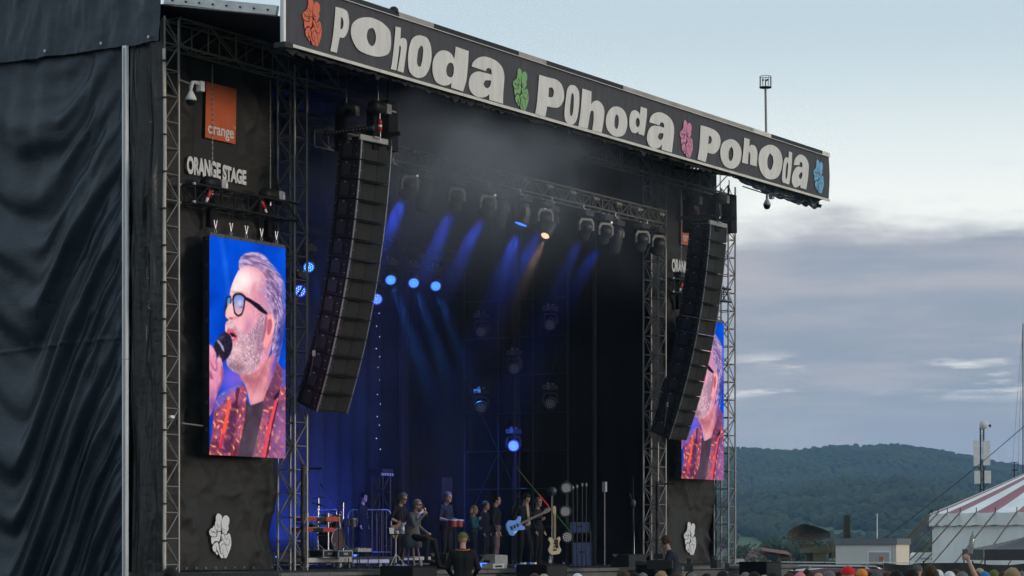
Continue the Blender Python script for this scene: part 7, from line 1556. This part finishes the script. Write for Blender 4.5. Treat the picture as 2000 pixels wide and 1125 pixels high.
# raised hands
t, j, hp = person('spectator with long sleeves raising an open hand below the white van', QZ(1806, 38, 0), BGROT + .2, ('skin', 'cloth_grey', 'cloth_navy', 'shoe_black'), 1.70, dict(eR=(.26, .05, 1.62), wR=(.22, .08, 1.80)), 'long', 1.05, hair='hair_brown', vox=.02, curl=.15, name='spectator', group='spectators in the crowd'); t.location.z = 0
hb_ = 36.0
t, j, hp = person('spectator in white raising a glass bottle in one hand before the tent', QZ(1880, hb_, 0), BGROT + .1, ('skin', 'cloth_white', 'cloth_navy', 'shoe_black'), 1.80, dict(eR=(.22, .05, 1.66), wR=(.11, .08, 1.93), sR=(.18, -.01, 1.45)), 'short', 1.05, hair='hair_grey', vox=.014, curl=1.3, name='spectator', group='spectators in the crowd')
hq = in_person(t, j['wR']); mat('bottle_glass', (.55, .62, .55), .1, 0, 0, trans=.7); mat('amber_drink', (.22, .12, .02), .2)
bt = thing('glass_bottle', 'clear bottle with amber drink and green neck held up before the tent', 'bottle', hq + RV * .02 + Vector((0, 0, .10)), BGROT); bt.rotation_euler = (0, .14, BGROT)
MB().lathe([(.001, 0), (.036, .0), (.038, .01), (.038, .1)], 14).build('drink', 'amber_drink', bt, True); MB().lathe([(.0385, .0), (.0385, .2), (.03, .24), (.014, .29), (.014, .33)], 14).build('glass_wall', 'bottle_glass', bt, True); MB().lathe([(.016, .29), (.016, .335), (.001, .335)], 12).build('green_foil', 'emblem_green', bt, True)
t, j, hp = person('photographer raising a camera overhead beside the right wing drape', QZ(1349, 44, 0), BGROT + .1, ('skin', 'cloth_black', 'cloth_navy', 'shoe_black'), 1.72, dict(eR=(.26, .12, 1.5), wR=(.10, .2, 1.66), eL=(-.26, .12, 1.5), wL=(-.08, .2, 1.66)), 'long', 1.05, hair='hair_black', vox=.02, curl=1.2, name='spectator', group='spectators in the crowd')
ph_ = in_person(t, (0, .2, 1.86)); pcam = thing('photo_camera', 'black photo camera with flash held overhead beside the right wing drape', 'camera', ph_, BGROT); MB().box((0, 0, -.06), (.15, .08, .11)).build('camera_body', 'black_paint', pcam); MB().bar((0, .04, -.06), (0, .17, -.06), .04, .045, 12).build('lens_barrel', 'black_paint', pcam); MB().box((0, 0, .06), (.07, .06, .12)).build('flash', 'black_paint', pcam)
t, j, hp = person('spectator raising a phone beside the outer right tower', QZ(1437, 42, 0), BGROT + .1, ('skin', 'cloth_grey', 'cloth_navy', 'shoe_black'), 1.70, dict(eL=(-.26, .1, 1.56), wL=(-.16, .14, 1.76)), 'short', 1.05, hair='hair_brown', vox=.02, curl=1.0, name='spectator', group='spectators in the crowd')
pq_ = in_person(t, j['wL']); phn = thing('mobile_phone', 'dark mobile phone held up beside the outer right tower', 'phone', pq_ + Vector((0, 0, .12)) + RV * .03, BGROT); MB().box((0, 0, 0), (.075, .01, .15)).build('phone_case', 'black_paint', phn); MB().box((0, -.006, 0), (.066, .003, .135)).build('phone_screen', 'car_glass', phn)
vc2 = thing('shoulder_camera', 'black shoulder video camera held above the crowd at the right wing', 'video camera', Q(1398, 1102, 45), BGROT - .3); MB().box((0, 0, 0), (.12, .36, .14)).build('camera_body', 'black_paint', vc2); MB().bar((-.02, .17, 0), (-.02, .36, 0), .045, .055, 12).build('lens_barrel', 'black_paint', vc2); MB().box((-.02, -.02, .10), (.05, .26, .05)).build('top_handle', 'black_paint', vc2); MB().bar((-.05, -.1, .1), (-.05, .2, .13), .025, .025, 8).build('microphone', 'black_matte', vc2)
D.scenes.remove(TMP)
